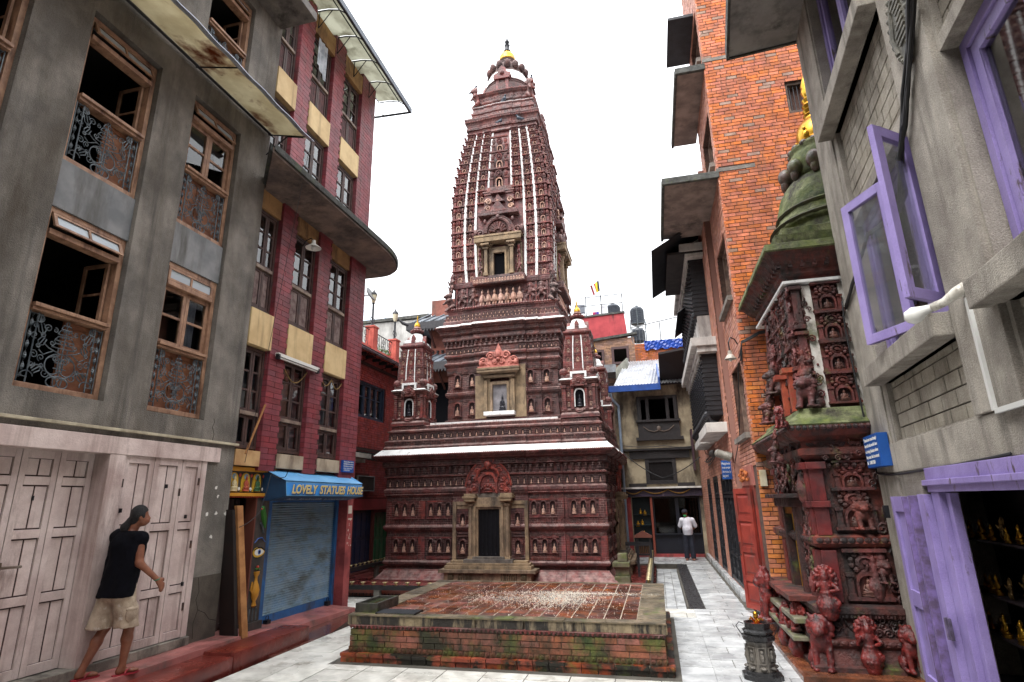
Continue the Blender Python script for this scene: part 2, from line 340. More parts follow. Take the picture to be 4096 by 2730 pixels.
# ------------------------------------------------------------------ smooth bodies (distance fields meshed with surface nets)
def sdf(prims, cell, k=.02, cuts=()):
    """prims: ('c',p0,p1,r0,r1) tapered capsules or ('e',centre,radii[,3x3 rotation]); cuts: functions of (x,y,z) kept where negative"""
    lo = np.full(3, 1e9); hi = -lo
    for p in prims:
        if p[0] == 'c':
            for q, r in ((p[1], p[3]), (p[2], p[4])): lo = np.minimum(lo, np.array(q) - r); hi = np.maximum(hi, np.array(q) + r)
        else: r = max(p[2]); lo = np.minimum(lo, np.array(p[1]) - r); hi = np.maximum(hi, np.array(p[1]) + r)
    lo -= 3 * cell; hi += 3 * cell; n = np.ceil((hi - lo) / cell).astype(int) + 1
    F = np.full(n, 1.0, dtype=np.float32); ax = [lo[i] + cell * np.arange(n[i]) for i in range(3)]
    for p in prims:
        if p[0] == 'c': a, b = np.array(p[1], float), np.array(p[2], float); rm = max(p[3], p[4]); l, h = np.minimum(a, b) - rm, np.maximum(a, b) + rm
        else: a = np.array(p[1], float); rm = max(p[2]); l, h = a - rm, a + rm
        mg = k + 3 * cell; i0 = np.clip(((l - mg - lo) / cell).astype(int), 0, n - 1); i1 = np.clip(((h + mg - lo) / cell).astype(int) + 2, 1, n)
        sl_ = tuple(slice(i0[i], i1[i]) for i in range(3)); X, Y, Z = np.meshgrid(*[ax[i][sl_[i]] for i in range(3)], indexing='ij')
        if p[0] == 'c':
            d = b - a; t = np.clip(((X - a[0]) * d[0] + (Y - a[1]) * d[1] + (Z - a[2]) * d[2]) / max(d @ d, 1e-9), 0, 1)
            D = np.sqrt((X - a[0] - t * d[0]) ** 2 + (Y - a[1] - t * d[1]) ** 2 + (Z - a[2] - t * d[2]) ** 2) - (p[3] + (p[4] - p[3]) * t)
        else:
            q = np.stack([X - a[0], Y - a[1], Z - a[2]], -1)
            if len(p) > 3: q = q @ np.array(p[3])
            r = np.array(p[2]); k0 = np.linalg.norm(q / r, axis=-1); k1 = np.linalg.norm(q / (r * r), axis=-1) + 1e-9; D = k0 * (k0 - 1) / k1
        A = F[sl_]; hh = np.clip(.5 + .5 * (D - A) / k, 0, 1); F[sl_] = D * (1 - hh) + A * hh - k * hh * (1 - hh)
    if cuts:
        X, Y, Z = np.meshgrid(*ax, indexing='ij')
        for c in cuts: F = np.maximum(F, c(X, Y, Z))
    neg = F < 0; c8 = np.zeros(tuple(n - 1), int)
    for dx in (0, 1):
        for dy in (0, 1):
            for dz in (0, 1): c8 += neg[dx:n[0] - 1 + dx, dy:n[1] - 1 + dy, dz:n[2] - 1 + dz]
    act = (c8 > 0) & (c8 < 8); ids = -np.ones(tuple(n - 1), int); I = np.argwhere(act); ids[act] = np.arange(len(I))
    acc = np.zeros((len(I), 3)); cnt = np.zeros(len(I)); corners = [(a, b, c) for a in (0, 1) for b in (0, 1) for c in (0, 1)]
    for a in corners:
        for b in corners:
            if sum(abs(a[i] - b[i]) for i in range(3)) == 1 and a < b:
                fa = F[I[:, 0] + a[0], I[:, 1] + a[1], I[:, 2] + a[2]]; fb_ = F[I[:, 0] + b[0], I[:, 1] + b[1], I[:, 2] + b[2]]
                m = (fa < 0) != (fb_ < 0); t = np.where(m, fa / np.where(m, fa - fb_, 1), 0)
                acc += np.where(m[:, None], np.array(a) + t[:, None] * (np.array(b) - np.array(a)), 0); cnt += m
    V = lo + cell * (I + acc / cnt[:, None]); faces = []
    for axis in range(3):
        o1, o2 = [(1, 2), (2, 0), (0, 1)][axis]
        s0 = [slice(1, n[i] - 1) for i in range(3)]; s1 = list(s0); s0[axis] = slice(0, n[axis] - 1); s1[axis] = slice(1, n[axis])
        A, B = neg[tuple(s0)], neg[tuple(s1)]; E_ = np.argwhere(A != B)
        if not len(E_): continue
        E2 = E_ + 1; E2[:, axis] -= 1; fl = A[E_[:, 0], E_[:, 1], E_[:, 2]]
        def g(d1, d2):
            q = E2.copy(); q[:, o1] -= d1; q[:, o2] -= d2; return ids[q[:, 0], q[:, 1], q[:, 2]]
        Q = np.stack([g(0, 0), g(1, 0), g(1, 1), g(0, 1)], 1); Q[~fl] = Q[~fl][:, ::-1]; faces.append(Q)
    Q = np.concatenate(faces); mb = MB(); mb.add(V.tolist(), [tuple(q) for q in Q.tolist() if min(q) >= 0]); return mb
# ------------------------------------------------------------------ palette
TERRA = mat("terracotta", S(116, 62, 57), S(78, 47, 48), 5, .72, rough2=.5, dust_highlight=S(182, 152, 144), speck=.2, course=S(190, 160, 152), var=.22, bump=.5, bscale=35, grime=S(62, 46, 46), gsc=1.3, glo=.46, ghi=.66)
TERRAD = mat("terracotta_dark", S(100, 62, 58), S(64, 45, 47), 6, .8, dust_highlight=S(182, 152, 144), speck=.2, course=S(190, 160, 152), var=.25, bump=.6, bscale=40, grime=S(56, 46, 46), gsc=1.8, glo=.46, ghi=.64)
TERRAR = mat("terracotta_red", S(130, 54, 49), S(92, 44, 43), 7, .6, dust_highlight=S(182, 152, 144), speck=.2, course=S(190, 160, 152), var=.2, bump=.4, bscale=40, grime=S(70, 46, 44), gsc=2, glo=.47, ghi=.66)
TERRAP = mat("terracotta_pale", S(206, 170, 150), S(176, 130, 114), 9, .8, var=.2, bump=.4, bscale=60, grime=S(84, 66, 60), gsc=5, glo=.52, ghi=.7)
SAND = mat("sandstone", S(162, 138, 110), S(122, 104, 84), 4, .85, var=.12, bump=.5, bscale=30, grime=S(74, 64, 56), gsc=2.2)
WHITE = mat("white_lime_paint", S(242, 242, 240), S(224, 224, 222), 5, .7, grime=S(96, 74, 70), gsc=4.5, glo=.57, ghi=.72, bump=.2, stretch=.4)
GOLD = mat("gilt", S(214, 170, 62), S(176, 128, 40), 6, .28, metal=.9)
DARK = mat("painted_void", S(9, 9, 13), rough=.9, spec=.1)  # near-black panels paint the shade inside niche openings and a doorway
IRON = mat("black_iron", S(42, 43, 48), S(28, 28, 32), 12, .5, metal=.4)
MARBLE = mat("pale_marble", S(224, 222, 214), S(188, 186, 178), 3.5, .22, rough2=.5, var=.12, bump=.12, bscale=12, grime=S(130, 120, 106), gsc=2.6, glo=.56, ghi=.78, stretch=1, wet=1.5)
MARBLEG = mat("grey_marble", S(206, 208, 208), S(166, 168, 170), 3, .22, rough2=.42, var=.12, bump=.12, bscale=12, grime=S(110, 108, 104), gsc=2.4, glo=.55, ghi=.75, stretch=1, wet=1.2)
GROUT = mat("dark_grout", S(92, 88, 80), S(70, 66, 60), 3, .8)
WETRED = mat("wet_red_stone", S(124, 52, 44), S(92, 38, 34), 2.5, .16, rough2=.4, var=.14, bump=.2, bscale=20, wet=1.4)
PINKWALK = mat("pink_cement", S(186, 118, 112), S(150, 92, 88), 2.2, .3, rough2=.55, bump=.25, bscale=30, grime=S(104, 84, 78), gsc=2.5, stretch=1)
WETBROWN = mat("wet_brown_paving", S(104, 66, 58), S(82, 54, 48), 1.6, .06, rough2=.3, bump=.06, bscale=14, wet=.9)
ASPH = mat("wet_black_stone", S(52, 52, 54), S(36, 36, 38), 8, .25, rough2=.5, bump=.6, bscale=18)
CAPST = mat("weathered_cap_stone", S(128, 112, 90), S(84, 76, 60), 4.5, .28, rough2=.6, var=.16, bump=.7, bscale=22, grime=S(50, 46, 38), gsc=2.6, moss=.25)
CAPF = mat("cap_stone_face", S(150, 134, 108), S(118, 104, 82), 6, .7, var=.15, bump=.9, bscale=16, grime=S(38, 34, 30), gsc=4.2, glo=.44, ghi=.56, stretch=.2)
WETTILE = mat("wet_clay_tile", S(132, 72, 50), S(78, 48, 40), 5, .08, rough2=.42, var=.42, bump=.25, bscale=25, grime=S(60, 40, 34), gsc=2.6, glo=.5, ghi=.7, stretch=1, wet=2.2)
MOSSBRICK = mat("mossy_brick", S(150, 88, 66), S(110, 70, 52), 7, .75, var=.25, bump=.7, bscale=30, grime=S(44, 42, 28), gsc=2.2, glo=.45, ghi=.58, moss=.55, stretch=.5)
ORANGEROLL = mat("orange_brick_roll", S(164, 76, 46), S(128, 58, 40), 6, .45, var=.2, bump=.5, bscale=25, grime=S(36, 34, 28), gsc=2.4, glo=.43, ghi=.53, moss=.4, stretch=1)
MOSSY = mat("mossy_terracotta", S(112, 66, 52), S(76, 62, 42), 8, .8, var=.2, bump=.6, bscale=30, moss=.75)
MORTAR = mat("mortar", S(128, 118, 104), S(98, 88, 78), 5, .9, bump=.5, bscale=40, moss=.2)

# ------------------------------------------------------------------ ground
F0 = Flat(0)
g = MB(); g.add([(-300, -60, -.16), (300, -60, -.16), (300, 600, -.16), (-300, 600, -.16)], [(0, 1, 2, 3)]).build("ground", GROUT, kind="structure")
pv = MB().slab([(-5.42, -2), (3.4, -2), (3.4, 12.3), (-5.42, 12.3)], -.15, -.012)
pv.slab([(.72, 12.3), (1.6, 12.3), (1.6, 24), (.72, 24)], -.15, -.012); pv.slab([(-9.2, 11.5), (-5.42, 11.5), (-5.42, 12.78), (-9.2, 12.78)], -.15, -.012)
pv.slab([(-1.4, 20.3), (.72, 20.3), (.72, 24), (-1.4, 24)], -.15, -.012)
pave = pv.build("marble_pavement", GROUT, kind="structure")
bx = []
def slabs(x0, x1, y0, y1, lx, ly, m, off=.5, z0=-.012):
    k = 0; y = y0
    while y < y1 - .05:
        x = x0 - (lx * off if k % 2 else 0)
        while x < x1:
            a, b, c, d = max(x, x0), min(x + lx - .011, x1), y, min(y + ly - .011, y1)
            if b - a > .04: bx.append((F0, a, b, c, d, z0, 0.0, m))
            x += lx
        y += ly; k += 1
slabs(-5.42, .5, 1.2, 7.62, .53, .62, MARBLE, 0)
slabs(-5.42, -4.45, 7.62, 12.3, .97, .55, MARBLE, .3); slabs(-9.2, -5.42, 11.55, 12.78, .8, .5, MARBLE)
slabs(-4.45, .5, 11.45, 12.3, .8, .42, MARBLE)
slabs(.503, 1.6, 1.2, 12.3, .55, .34, MARBLEG); slabs(.11, .5, 7.62, 11.45, .5, .34, MARBLEG, 0)
slabs(.73, 1.46, 12.31, 23.9, .73, .4, MARBLEG, .4); slabs(-1.4, .72, 20.35, 23.9, .5, .42, MARBLEG)
lay("paving_slab", bx, MARBLE, pave, 300, jit=.002, tilt=.001)
# sunken marble tray beside the temple, the black strip and the red floor of the temple yard
tray = MB(); tray.slab([(-.2, 12.45), (.39, 12.45), (.39, 18.9), (-.2, 18.9)], -.15, -.1)
tray.box(-.2, .39, 18.9, 19.05, -.15, -.004); tray.box(.39, .43, 12.45, 19.05, -.15, -.002)
tr = tray.build("sunken_marble_channel", GROUT, kind="structure"); bx = []
slabs(-.19, .385, 12.46, 18.9, .2, .55, MARBLEG, 0, -.1)
bx = [(F0, b[1], b[2], b[3], b[4], -.1, -.085, b[7]) for b in bx]; bx.append((FY(18.895), -.19, .385, -.084, -.01, 0, .006, MARBLEG))
lay("marble_tile", bx, MARBLEG, tr, 300, jit=.002)
bx = []; slabs(.435, .725, 12.35, 20.3, .3, .8, ASPH, 0, -.15)
st = MB().slab([(.432, 12.32), (.728, 12.32), (.728, 20.34), (.432, 20.34)], -.15, -.03).build("black_stone_strip", ASPH, kind="structure"); lay("stone_slab", [(b[0], b[1], b[2], b[3], b[4], -.03, -.012, ASPH) for b in bx], ASPH, st, jit=.003)
yard = MB().slab([(-9.2, 12.78), (-.22, 12.78), (-.22, 24), (-9.2, 24)], -.15, -.06).build("temple_yard_floor", WETRED, kind="structure")
# pink raised walk in front of the grey house, wet strip before the shop
wk = MB(); wk.slab([(-6.75, -1), (-5.98, -1), (-5.98, 7.8), (-6.75, 7.8)], -.15, .25)
wk.loops([[(-7, 7.8, -.15), (-6.02, 7.8, -.15), (-6.02, 11.25, -.15), (-7, 11.25, -.15)], [(-7, 7.8, .17), (-6.06, 7.8, .13), (-6.06, 11.25, .06), (-7, 11.25, .13)]])
wk.build("pink_cement_walk", PINKWALK, bevel=.012, smooth=40, kind="structure")
MB().slab([(-6.02, 7.8), (-5.42, 7.8), (-5.42, 9.3), (-5.95, 11.5), (-6.02, 11.5)], -.15, .004).build("wet_brown_pavement", WETBROWN, kind="structure")
rs = thing("stone_step", "dark red wet stone step blocks along the pink walk by the grey house", "step", (-5.75, 7, 0))
y = -.6
for L_, dz in ((1.3, .0), (1.3, .02), (1.25, -.01), (1.3, .0), (1.25, -.03), (1.28, -.035), (1.72, .0)):
    MB().box(-5.98, -5.5 - (.0 if y > 5 else .02), y, y + L_ - .012, -.1, .215 + dz).build("step_block", WETRED, rs, bevel=.018, smooth=40); y += L_

# ------------------------------------------------------------------ the low brick platform
PX0, PX1, PY0, PY1, PZ = -4.31, -.03, 7.85, 11.36, .57
plat = thing("brick_platform", "low square mossy brick platform with a wet clay tile top before the temple", "platform", ((PX0 + PX1) / 2, (PY0 + PY1) / 2, 0))
cx, cy = (PX0 + PX1) / 2, (PY0 + PY1) / 2; hx, hy = (PX1 - PX0) / 2, (PY1 - PY0) / 2
def rect(d, z): return [(cx - hx - d, cy - hy - d, z), (cx + hx + d, cy - hy - d, z), (cx + hx + d, cy + hy + d, z), (cx - hx - d, cy + hy + d, z)]
MB().loops([rect(.0, -.1), rect(.0, .08), rect(-.04, .1), rect(-.05, .5), rect(-.02, .552)]).build("core", MORTAR, plat)
sides = [(Fr((cx, cy, 0), (1, 0), (0, -1)), hx, hy), (Fr((cx, cy, 0), (0, 1), (1, 0)), hy, hx), (Fr((cx, cy, 0), (0, -1), (-1, 0)), hy, hx), (Fr((cx, cy, 0), (-1, 0), (0, 1)), hx, hy)]
bk, rl, cp, lot, flo = [], [], [], MB(), MB()
leaf = MB().prism(FY(0), [(-.5, .1), (-.45, -.35), (-.2, -.75), (0, -1), (.2, -.75), (.45, -.35), (.5, .1)], 0, .5); leaf.prism(FY(0), [(-.28, .0), (-.2, -.4), (0, -.65), (.2, -.4), (.28, 0)], .5, .8)
flower = MB().fb(FY(0), -.5, .5, -.5, .5, 0, .3); flower.lathe([(.36, 0), (.36, .3), (.2, .34), (.2, .2), (.08, .2), (.08, .42)], n=8)
flower.v[8:] = [(x, -z - .3, y) for x, y, z in flower.v[8:]]
for fr, a, b in sides:
    bk += courses(fr, -a + .02, a - .02, .17, .385, .262, .073, b - .06, b - .022, .009, ragged=.12)
    for r, (v0, v1, ww) in enumerate(((-.02, .055, b + .055), (.057, .1, b + .07))):
        u = -a - .05
        while u < a + .05: rl.append((fr, u + U(0, .01), min(u + .2, a + .06), v0, v1, b - .02, ww)); u += .205
    u = -a - .015; L_ = .62
    while u < a: cp.append((fr, u, min(u + L_ - .006, a + .015), .445, .553, b - .04, b + .0)); u += L_ + U(-.04, .04)
    n = int(2 * a / .062)
    for i in range(n): lot.inst(leaf, fr.at(-a + (i + .5) * 2 * a / n, .437, b - .03, .056, .03, .05))
    lot.fb(fr, -a, a, .43, .447, b - .05, b - .004)
    n = int(2 * a / .072)
    for i in range(n): flo.inst(flower, fr.at(-a + (i + .5) * 2 * a / n, .132, b - .04, .066, .05, .066))
lay("brick", bk, MOSSBRICK, plat, 300, jit=.005, tilt=.008); lay("cap_block", cp, CAPF, plat, jit=.006)
lay("base_brick", rl, ORANGEROLL, plat, 300, jit=.008, tilt=.01)
lot.build("lotus_frieze", TERRAR, plat, kind="stuff"); flo.build("flower_frieze", MOSSY, plat, kind="stuff")
tl, edge = [], []
TX0, TX1, TY0, TY1 = PX0 + .33, PX1 - .35, PY0 + .2, PY1 - .12
nx, ny = 17, 14; dx, dy = (TX1 - TX0) / nx, (TY1 - TY0) / ny; FT = Flat(0)
for i in range(nx):
    for j in range(ny): tl.append((FT, TX0 + i * dx + .007, TX0 + (i + 1) * dx - .007, TY0 + j * dy + .007, TY0 + (j + 1) * dy - .007, .54, PZ - .004 + U(-.002, .002)))
lay("clay_tile", tl, WETTILE, plat, 300, jit=.0015, tilt=.004)
MB().box(TX0, TX1, TY0, TY1, .535, PZ - .0085).build("tile_joint", mat("pale_joint", S(196, 184, 166), S(160, 144, 126), 6, .5), plat)
def ring(x0, x1, y0, y1, L_, alongx):
    a, b = (x0, x1) if alongx else (y0, y1); t = a
    while t < b - .05:
        e = min(t + L_ * U(.85, 1.15), b); e = b if b - e < .2 else e
        edge.append((FT, t, e - .006, y0, y1, .553, PZ) if alongx else (FT, x0, x1, t, e - .006, .553, PZ)); t = e
ring(PX0 - .012, PX1 + .012, PY0 - .012, TY0 - .004, .6, True); ring(PX0 - .012, PX1 + .012, TY1 + .004, PY1 + .01, .6, True)
ring(PX0 - .012, TX0 - .004, TY0, TY1, .55, False); ring(TX1 + .004, PX1 + .012, TY0, TY1, .55, False)
lay("cap_stone", edge, CAPST, plat, jit=.004)
# offerings of puffed rice and petals on the tiles
rice = MB(); grain = MB().ell((0, 0, 0), (1, .6, .5), 5, 3); pet = MB().ell((0, 0, 0), (1, .8, .25), 5, 3)
def pz(): return PZ - .001
for i in range(5200):
    k = U(0, 1)
    if k < .62: x, y = random.gauss(-1.62, .34), random.gauss(9.55, .42)
    elif k < .8: x, y = random.gauss(-1.25, .62), random.gauss(10.05 , .07)
    elif k < .92: x, y = random.gauss(-2.6, .3), random.gauss(9.5, .3)
    else: x, y = U(TX0, TX1), U(TY0, TY1)
    if TX0 < x < PX1 - .03 and TY0 < y < TY1:
        s_ = U(.004, .0095); rice.m = 0 if U(0, 1) < .93 else (1 if U(0, 1) < .6 else 2)
        q = MB(); q.v, q.f, q.mi = grain.v, grain.f, [rice.m] * len(grain.f)
        rice.inst(q, Matrix.Translation((x, y, PZ + s_ * .3)) @ Matrix.Rotation(U(0, 6.3), 4, 'Z') @ Matrix.Scale(s_, 4))
rice.build("rice_offering", [mat("puffed_rice", S(236, 232, 222), S(222, 214, 196), 40, .7), mat("marigold_petal", S(230, 150, 30), rough=.6), mat("red_petal", S(170, 50, 60), rough=.6)], kind="stuff", label="white puffed rice and petals scattered over the wet clay tiles")
# stone trough and steel grating at the front corner
STONED = mat("black_wet_stone", S(70, 68, 62), S(46, 45, 40), 6, .4, rough2=.7, bump=.5, bscale=25, moss=.3)
t = thing("stone_trough", "small dark rectangular stone water trough on the platform's front left corner", "trough", (-4.14, 8.35, PZ))
b = MB()
for x0, x1, y0, y1 in ((-4.3, -4.26, 8.0, 8.7), (-4.0, -3.96, 8.0, 8.7), (-4.26, -4.0, 8.0, 8.04), (-4.26, -4.0, 8.66, 8.7)): b.box(x0, x1, y0, y1, PZ, PZ + .12)
b.box(-4.26, -4.0, 8.04, 8.66, PZ, PZ + .03); b.build("basin", STONED, t)
MB().box(-4.258, -4.002, 8.042, 8.658, PZ + .03, PZ + .085).build("water", mat("green_water", S(70, 76, 50), S(52, 58, 40), 4, .05), t)
b = MB(); r = .004
x0, x1, y0, y1 = -3.93, -3.36, 7.9, 8.2
for i in range(16):
    y = y0 + (y1 - y0) * i / 15
    b.tube([(x0 + (x1 - x0) * k / 24, y + (.009 if (k + i) % 2 else -.009), PZ + .018) for k in range(25)], .005, 4)
b.box(x0 - .01, x0, y0, y1, PZ, PZ + .026); b.box(x1, x1 + .01, y0, y1, PZ, PZ + .026)
b.build("drain_grate", IRON, loc=(-3.65, 8.05, PZ), **tag("black honeycomb rubber mat lying beside the stone trough on the platform", "mat"))

# unseen wall added behind the viewpoint to block frontal sky light
MB().box(-12, 9, -12, -11, -.1, 13).build("rear_light_block", mat("light_block_brick", S(150, 96, 74), S(120, 78, 62), 3, .9), kind="structure")
# ------------------------------------------------------------------ the terracotta temple
TC = Vector((-4.61, 19.4, 0))
temple = thing("terracotta_temple", "tall carved red terracotta temple tower with white stripes and gilt finial", "temple", TC)
SIDE = [Fr(TC, (1, 0), (0, -1)), Fr(TC, (0, 1), (1, 0)), Fr(TC, (-1, 0), (0, 1)), Fr(TC, (0, -1), (-1, 0))]
FRONT, RIGHT = SIDE[0], SIDE[1]
def plan(h, bays, z, c=None):
    out = []
    for fr in SIDE:
        L_ = [(-h, h)]; e0 = 0
        for b_, e in bays: L_ += [(-b_, h + e0), (-b_, h + e)]; e0 = e
        R_ = [(-u, w_) for u, w_ in reversed(L_)][:-1]
        for u, w_ in L_ + R_: out.append(fr.p(u, z, w_))
    return out
def sweep(name, prof, bays, m, cap=True):
    return MB().loops([plan(h, bays, z) for h, z in prof], True, cap).build(name, m, temple)
BAYS = [(2.1, .05), (1.1, .1)]
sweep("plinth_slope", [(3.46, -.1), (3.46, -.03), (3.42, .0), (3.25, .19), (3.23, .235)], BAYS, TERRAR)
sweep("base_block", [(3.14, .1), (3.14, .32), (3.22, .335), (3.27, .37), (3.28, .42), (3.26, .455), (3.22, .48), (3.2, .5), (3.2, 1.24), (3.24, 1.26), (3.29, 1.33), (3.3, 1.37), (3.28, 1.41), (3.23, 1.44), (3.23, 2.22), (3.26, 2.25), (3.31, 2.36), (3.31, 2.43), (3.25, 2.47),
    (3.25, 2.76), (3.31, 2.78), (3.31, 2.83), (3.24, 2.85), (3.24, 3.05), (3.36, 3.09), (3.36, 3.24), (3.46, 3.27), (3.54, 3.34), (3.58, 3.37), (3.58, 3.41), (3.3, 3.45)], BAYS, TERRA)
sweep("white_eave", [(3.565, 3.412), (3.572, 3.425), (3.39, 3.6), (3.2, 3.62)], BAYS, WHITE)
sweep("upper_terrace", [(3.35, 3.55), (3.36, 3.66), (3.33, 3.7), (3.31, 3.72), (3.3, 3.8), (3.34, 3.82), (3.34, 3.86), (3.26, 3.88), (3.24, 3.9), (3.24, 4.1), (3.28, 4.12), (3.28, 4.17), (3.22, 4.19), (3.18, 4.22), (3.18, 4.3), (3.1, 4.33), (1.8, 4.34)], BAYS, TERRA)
B2 = [(1.32, .06), (.88, .13)]
MB().fbt(FRONT, (-1.95, 1.95, 4.3, 4.33, 2.5), (-1.98, 1.98, 4.31, 4.4, 3.04)).build("white_sill", WHITE, temple)
MB().fbt(RIGHT, (-1.95, 1.95, 4.3, 4.33, 2.5), (-1.98, 1.98, 4.31, 4.4, 3.04)).build("white_sill", WHITE, temple)
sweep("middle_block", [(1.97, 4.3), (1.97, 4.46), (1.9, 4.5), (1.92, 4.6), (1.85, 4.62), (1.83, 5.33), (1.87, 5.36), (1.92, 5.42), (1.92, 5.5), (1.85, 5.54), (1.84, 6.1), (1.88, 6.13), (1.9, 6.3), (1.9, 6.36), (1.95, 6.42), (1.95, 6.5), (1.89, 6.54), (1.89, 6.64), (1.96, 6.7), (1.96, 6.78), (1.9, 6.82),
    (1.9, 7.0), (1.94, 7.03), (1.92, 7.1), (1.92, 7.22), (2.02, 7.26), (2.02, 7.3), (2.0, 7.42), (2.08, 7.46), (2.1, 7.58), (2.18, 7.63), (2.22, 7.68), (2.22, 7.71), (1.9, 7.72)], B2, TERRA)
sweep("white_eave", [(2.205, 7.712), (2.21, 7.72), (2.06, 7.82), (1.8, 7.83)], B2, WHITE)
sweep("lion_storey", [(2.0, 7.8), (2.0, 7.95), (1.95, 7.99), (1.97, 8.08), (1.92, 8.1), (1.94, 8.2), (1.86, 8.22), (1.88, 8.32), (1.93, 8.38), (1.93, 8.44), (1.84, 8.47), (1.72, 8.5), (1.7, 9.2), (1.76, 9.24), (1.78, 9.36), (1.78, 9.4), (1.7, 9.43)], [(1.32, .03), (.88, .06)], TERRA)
TW = [(9.4, 1.72), (9.8, 1.755), (10.3, 1.785), (10.9, 1.8), (11.5, 1.8), (12.1, 1.785), (12.7, 1.75), (13.2, 1.705), (13.7, 1.65), (14.2, 1.585), (14.6, 1.53), (15.0, 1.465), (15.35, 1.4), (15.65, 1.33)]
def hw(z):
    for (a, b_), (c, d) in zip(TW, TW[1:]):
        if z <= c: return b_ + (d - b_) * (z - a) / (c - a)
    return TW[-1][1]
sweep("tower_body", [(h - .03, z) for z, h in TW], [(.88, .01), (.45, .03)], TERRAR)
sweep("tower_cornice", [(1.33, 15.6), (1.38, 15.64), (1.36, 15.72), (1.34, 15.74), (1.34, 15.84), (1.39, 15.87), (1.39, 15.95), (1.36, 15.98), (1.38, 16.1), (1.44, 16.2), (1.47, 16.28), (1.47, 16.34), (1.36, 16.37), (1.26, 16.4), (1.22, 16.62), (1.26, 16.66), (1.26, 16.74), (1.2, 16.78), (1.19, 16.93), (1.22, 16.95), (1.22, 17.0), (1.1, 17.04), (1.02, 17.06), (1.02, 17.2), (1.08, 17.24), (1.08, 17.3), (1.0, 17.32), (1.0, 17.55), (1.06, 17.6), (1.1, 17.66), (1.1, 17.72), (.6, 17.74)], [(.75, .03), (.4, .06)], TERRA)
MB().loops([plan(1.22, [(.75, .03), (.4, .06)], 17.002), plan(1.17, [(.75, .03), (.4, .06)], 17.05)]).build("white_eave", WHITE, temple)
# ---- repeated carved pieces
def buddha(k=1.0, nu=7, nv=5):
    b = MB(); b.lathe([(.34, 0), (.42, .03), (.3, .07), (.38, .11), (.38, .14)], (0, -.1, 0), 8, 1, .55)
    b.ell((0, -.16, .2), (.36, .16, .085), nu, nv); b.ell((0, -.12, .4), (.17, .11, .24), nu, nv); b.ell((0, -.13, .7), (.1, .1, .125), nu, nv); b.ell((0, -.12, .83), (.05, .05, .06), 5, 4)
    for s_ in (-1, 1): b.tube([(s_ * .17, -.12, .54), (s_ * .25, -.14, .36), (s_ * .1, -.26, .25)], [.055, .05, .04], 5)
    return b
def arch_pts(w_, v0, v1, n=5):
    """an ogee arch outline from the left springing over the point to the right"""
    L_ = [(-w_, 0)] + [(-w_ * math.cos(t * math.pi / 2 / n) ** .7 if t < n else 0, v0 + (v1 - v0) * (math.sin(t * math.pi / 2 / n) ** 1.15)) for t in range(0, n + 1)]
    return L_ + [(-u, v) for u, v in reversed(L_[:-1])]
def arch_band(mb, fr, w_, v0, v1, t, w0, w1, n=5):
    a = arch_pts(w_, v0, v1, n); b_ = arch_pts(w_ + t, v0, v1 + t * 1.5, n)
    for i in range(len(a) - 1): mb.add([fr.p(*a[i], w1), fr.p(*a[i + 1], w1), fr.p(*b_[i + 1], w1), fr.p(*b_[i], w1), fr.p(*a[i], w0), fr.p(*a[i + 1], w0), fr.p(*b_[i + 1], w0), fr.p(*b_[i], w0)], [(0, 1, 2, 3), (0, 4, 5, 1), (3, 2, 6, 7), (0, 3, 7, 4), (1, 5, 6, 2)])
FU = FY(0)
BUD = buddha()
niche = MB()                                     # unit: 1 wide, about 1.65 high, base at z=0
niche.m = 0; arch_band(niche, FU, .3, .95, 1.38, .07, 0, .3)
for s_ in (-1, 1):
    a, b_ = sorted((s_ * .5, s_ * .41)); niche.fb(FU, a, b_, .06, 1.02, 0, .12); niche.fb(FU, a - .03, b_ + .03, 1.02, 1.1, 0, .18); niche.fb(FU, a - .03, b_ + .03, 0, .08, 0, .18)
niche.fb(FU, -.36, .36, 0, .1, 0, .22); niche.prism(FU, [(-.56, 1.1), (.56, 1.1), (.5, 1.25), (.3, 1.42), (0, 1.62), (-.3, 1.42), (-.5, 1.25)], 0, .07)
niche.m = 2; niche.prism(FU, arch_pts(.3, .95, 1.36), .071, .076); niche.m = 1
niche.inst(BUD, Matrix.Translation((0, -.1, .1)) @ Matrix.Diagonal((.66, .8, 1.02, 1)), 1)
NICHE_SHADE = mat("painted_niche_shade", S(66, 44, 44), S(50, 38, 38), 9, .9)  # darker backing paints recess shade into the shallow niches
NICHE = niche.mesh("buddha_niche", [TERRA, TERRAP, NICHE_SHADE])
tn = MB()                                        # tower cell: rosette over a small niche between colonettes, 1 wide and 1 high
tn.fb(FU, -.52, .52, .93, 1.0, 0, .22); tn.fb(FU, -.55, .55, .0, .06, 0, .16)
for s_ in (-1, 1):
    a, b_ = sorted((s_ * .48, s_ * .32)); tn.fb(FU, a, b_, .06, .5, 0, .13); tn.fb(FU, a - .03, b_ + .03, .46, .53, 0, .18); tn.ell((s_ * .36, -.1, .72), (.13, .1, .16), 5, 4)
ros = MB().lathe([(.2, 0), (.2, .12), (.13, .16), (.13, .08), (.06, .08), (.06, .17)], n=9); ros.v = [(x, -z, y) for x, y, z in ros.v]
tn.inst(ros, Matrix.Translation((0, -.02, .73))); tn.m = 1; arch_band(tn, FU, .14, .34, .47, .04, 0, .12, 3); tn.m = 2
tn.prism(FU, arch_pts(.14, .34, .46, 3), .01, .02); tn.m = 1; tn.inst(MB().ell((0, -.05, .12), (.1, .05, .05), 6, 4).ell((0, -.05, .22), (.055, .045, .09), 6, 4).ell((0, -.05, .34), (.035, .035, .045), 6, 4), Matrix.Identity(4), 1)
TCELL = tn.mesh("tower_niche", [TERRAR, TERRAP, NICHE_SHADE])
fn = MB(); arch_band(fn, FU, .24, .5, .8, .09, 0, .16, 3)                       # small frieze niche, unit 1x1
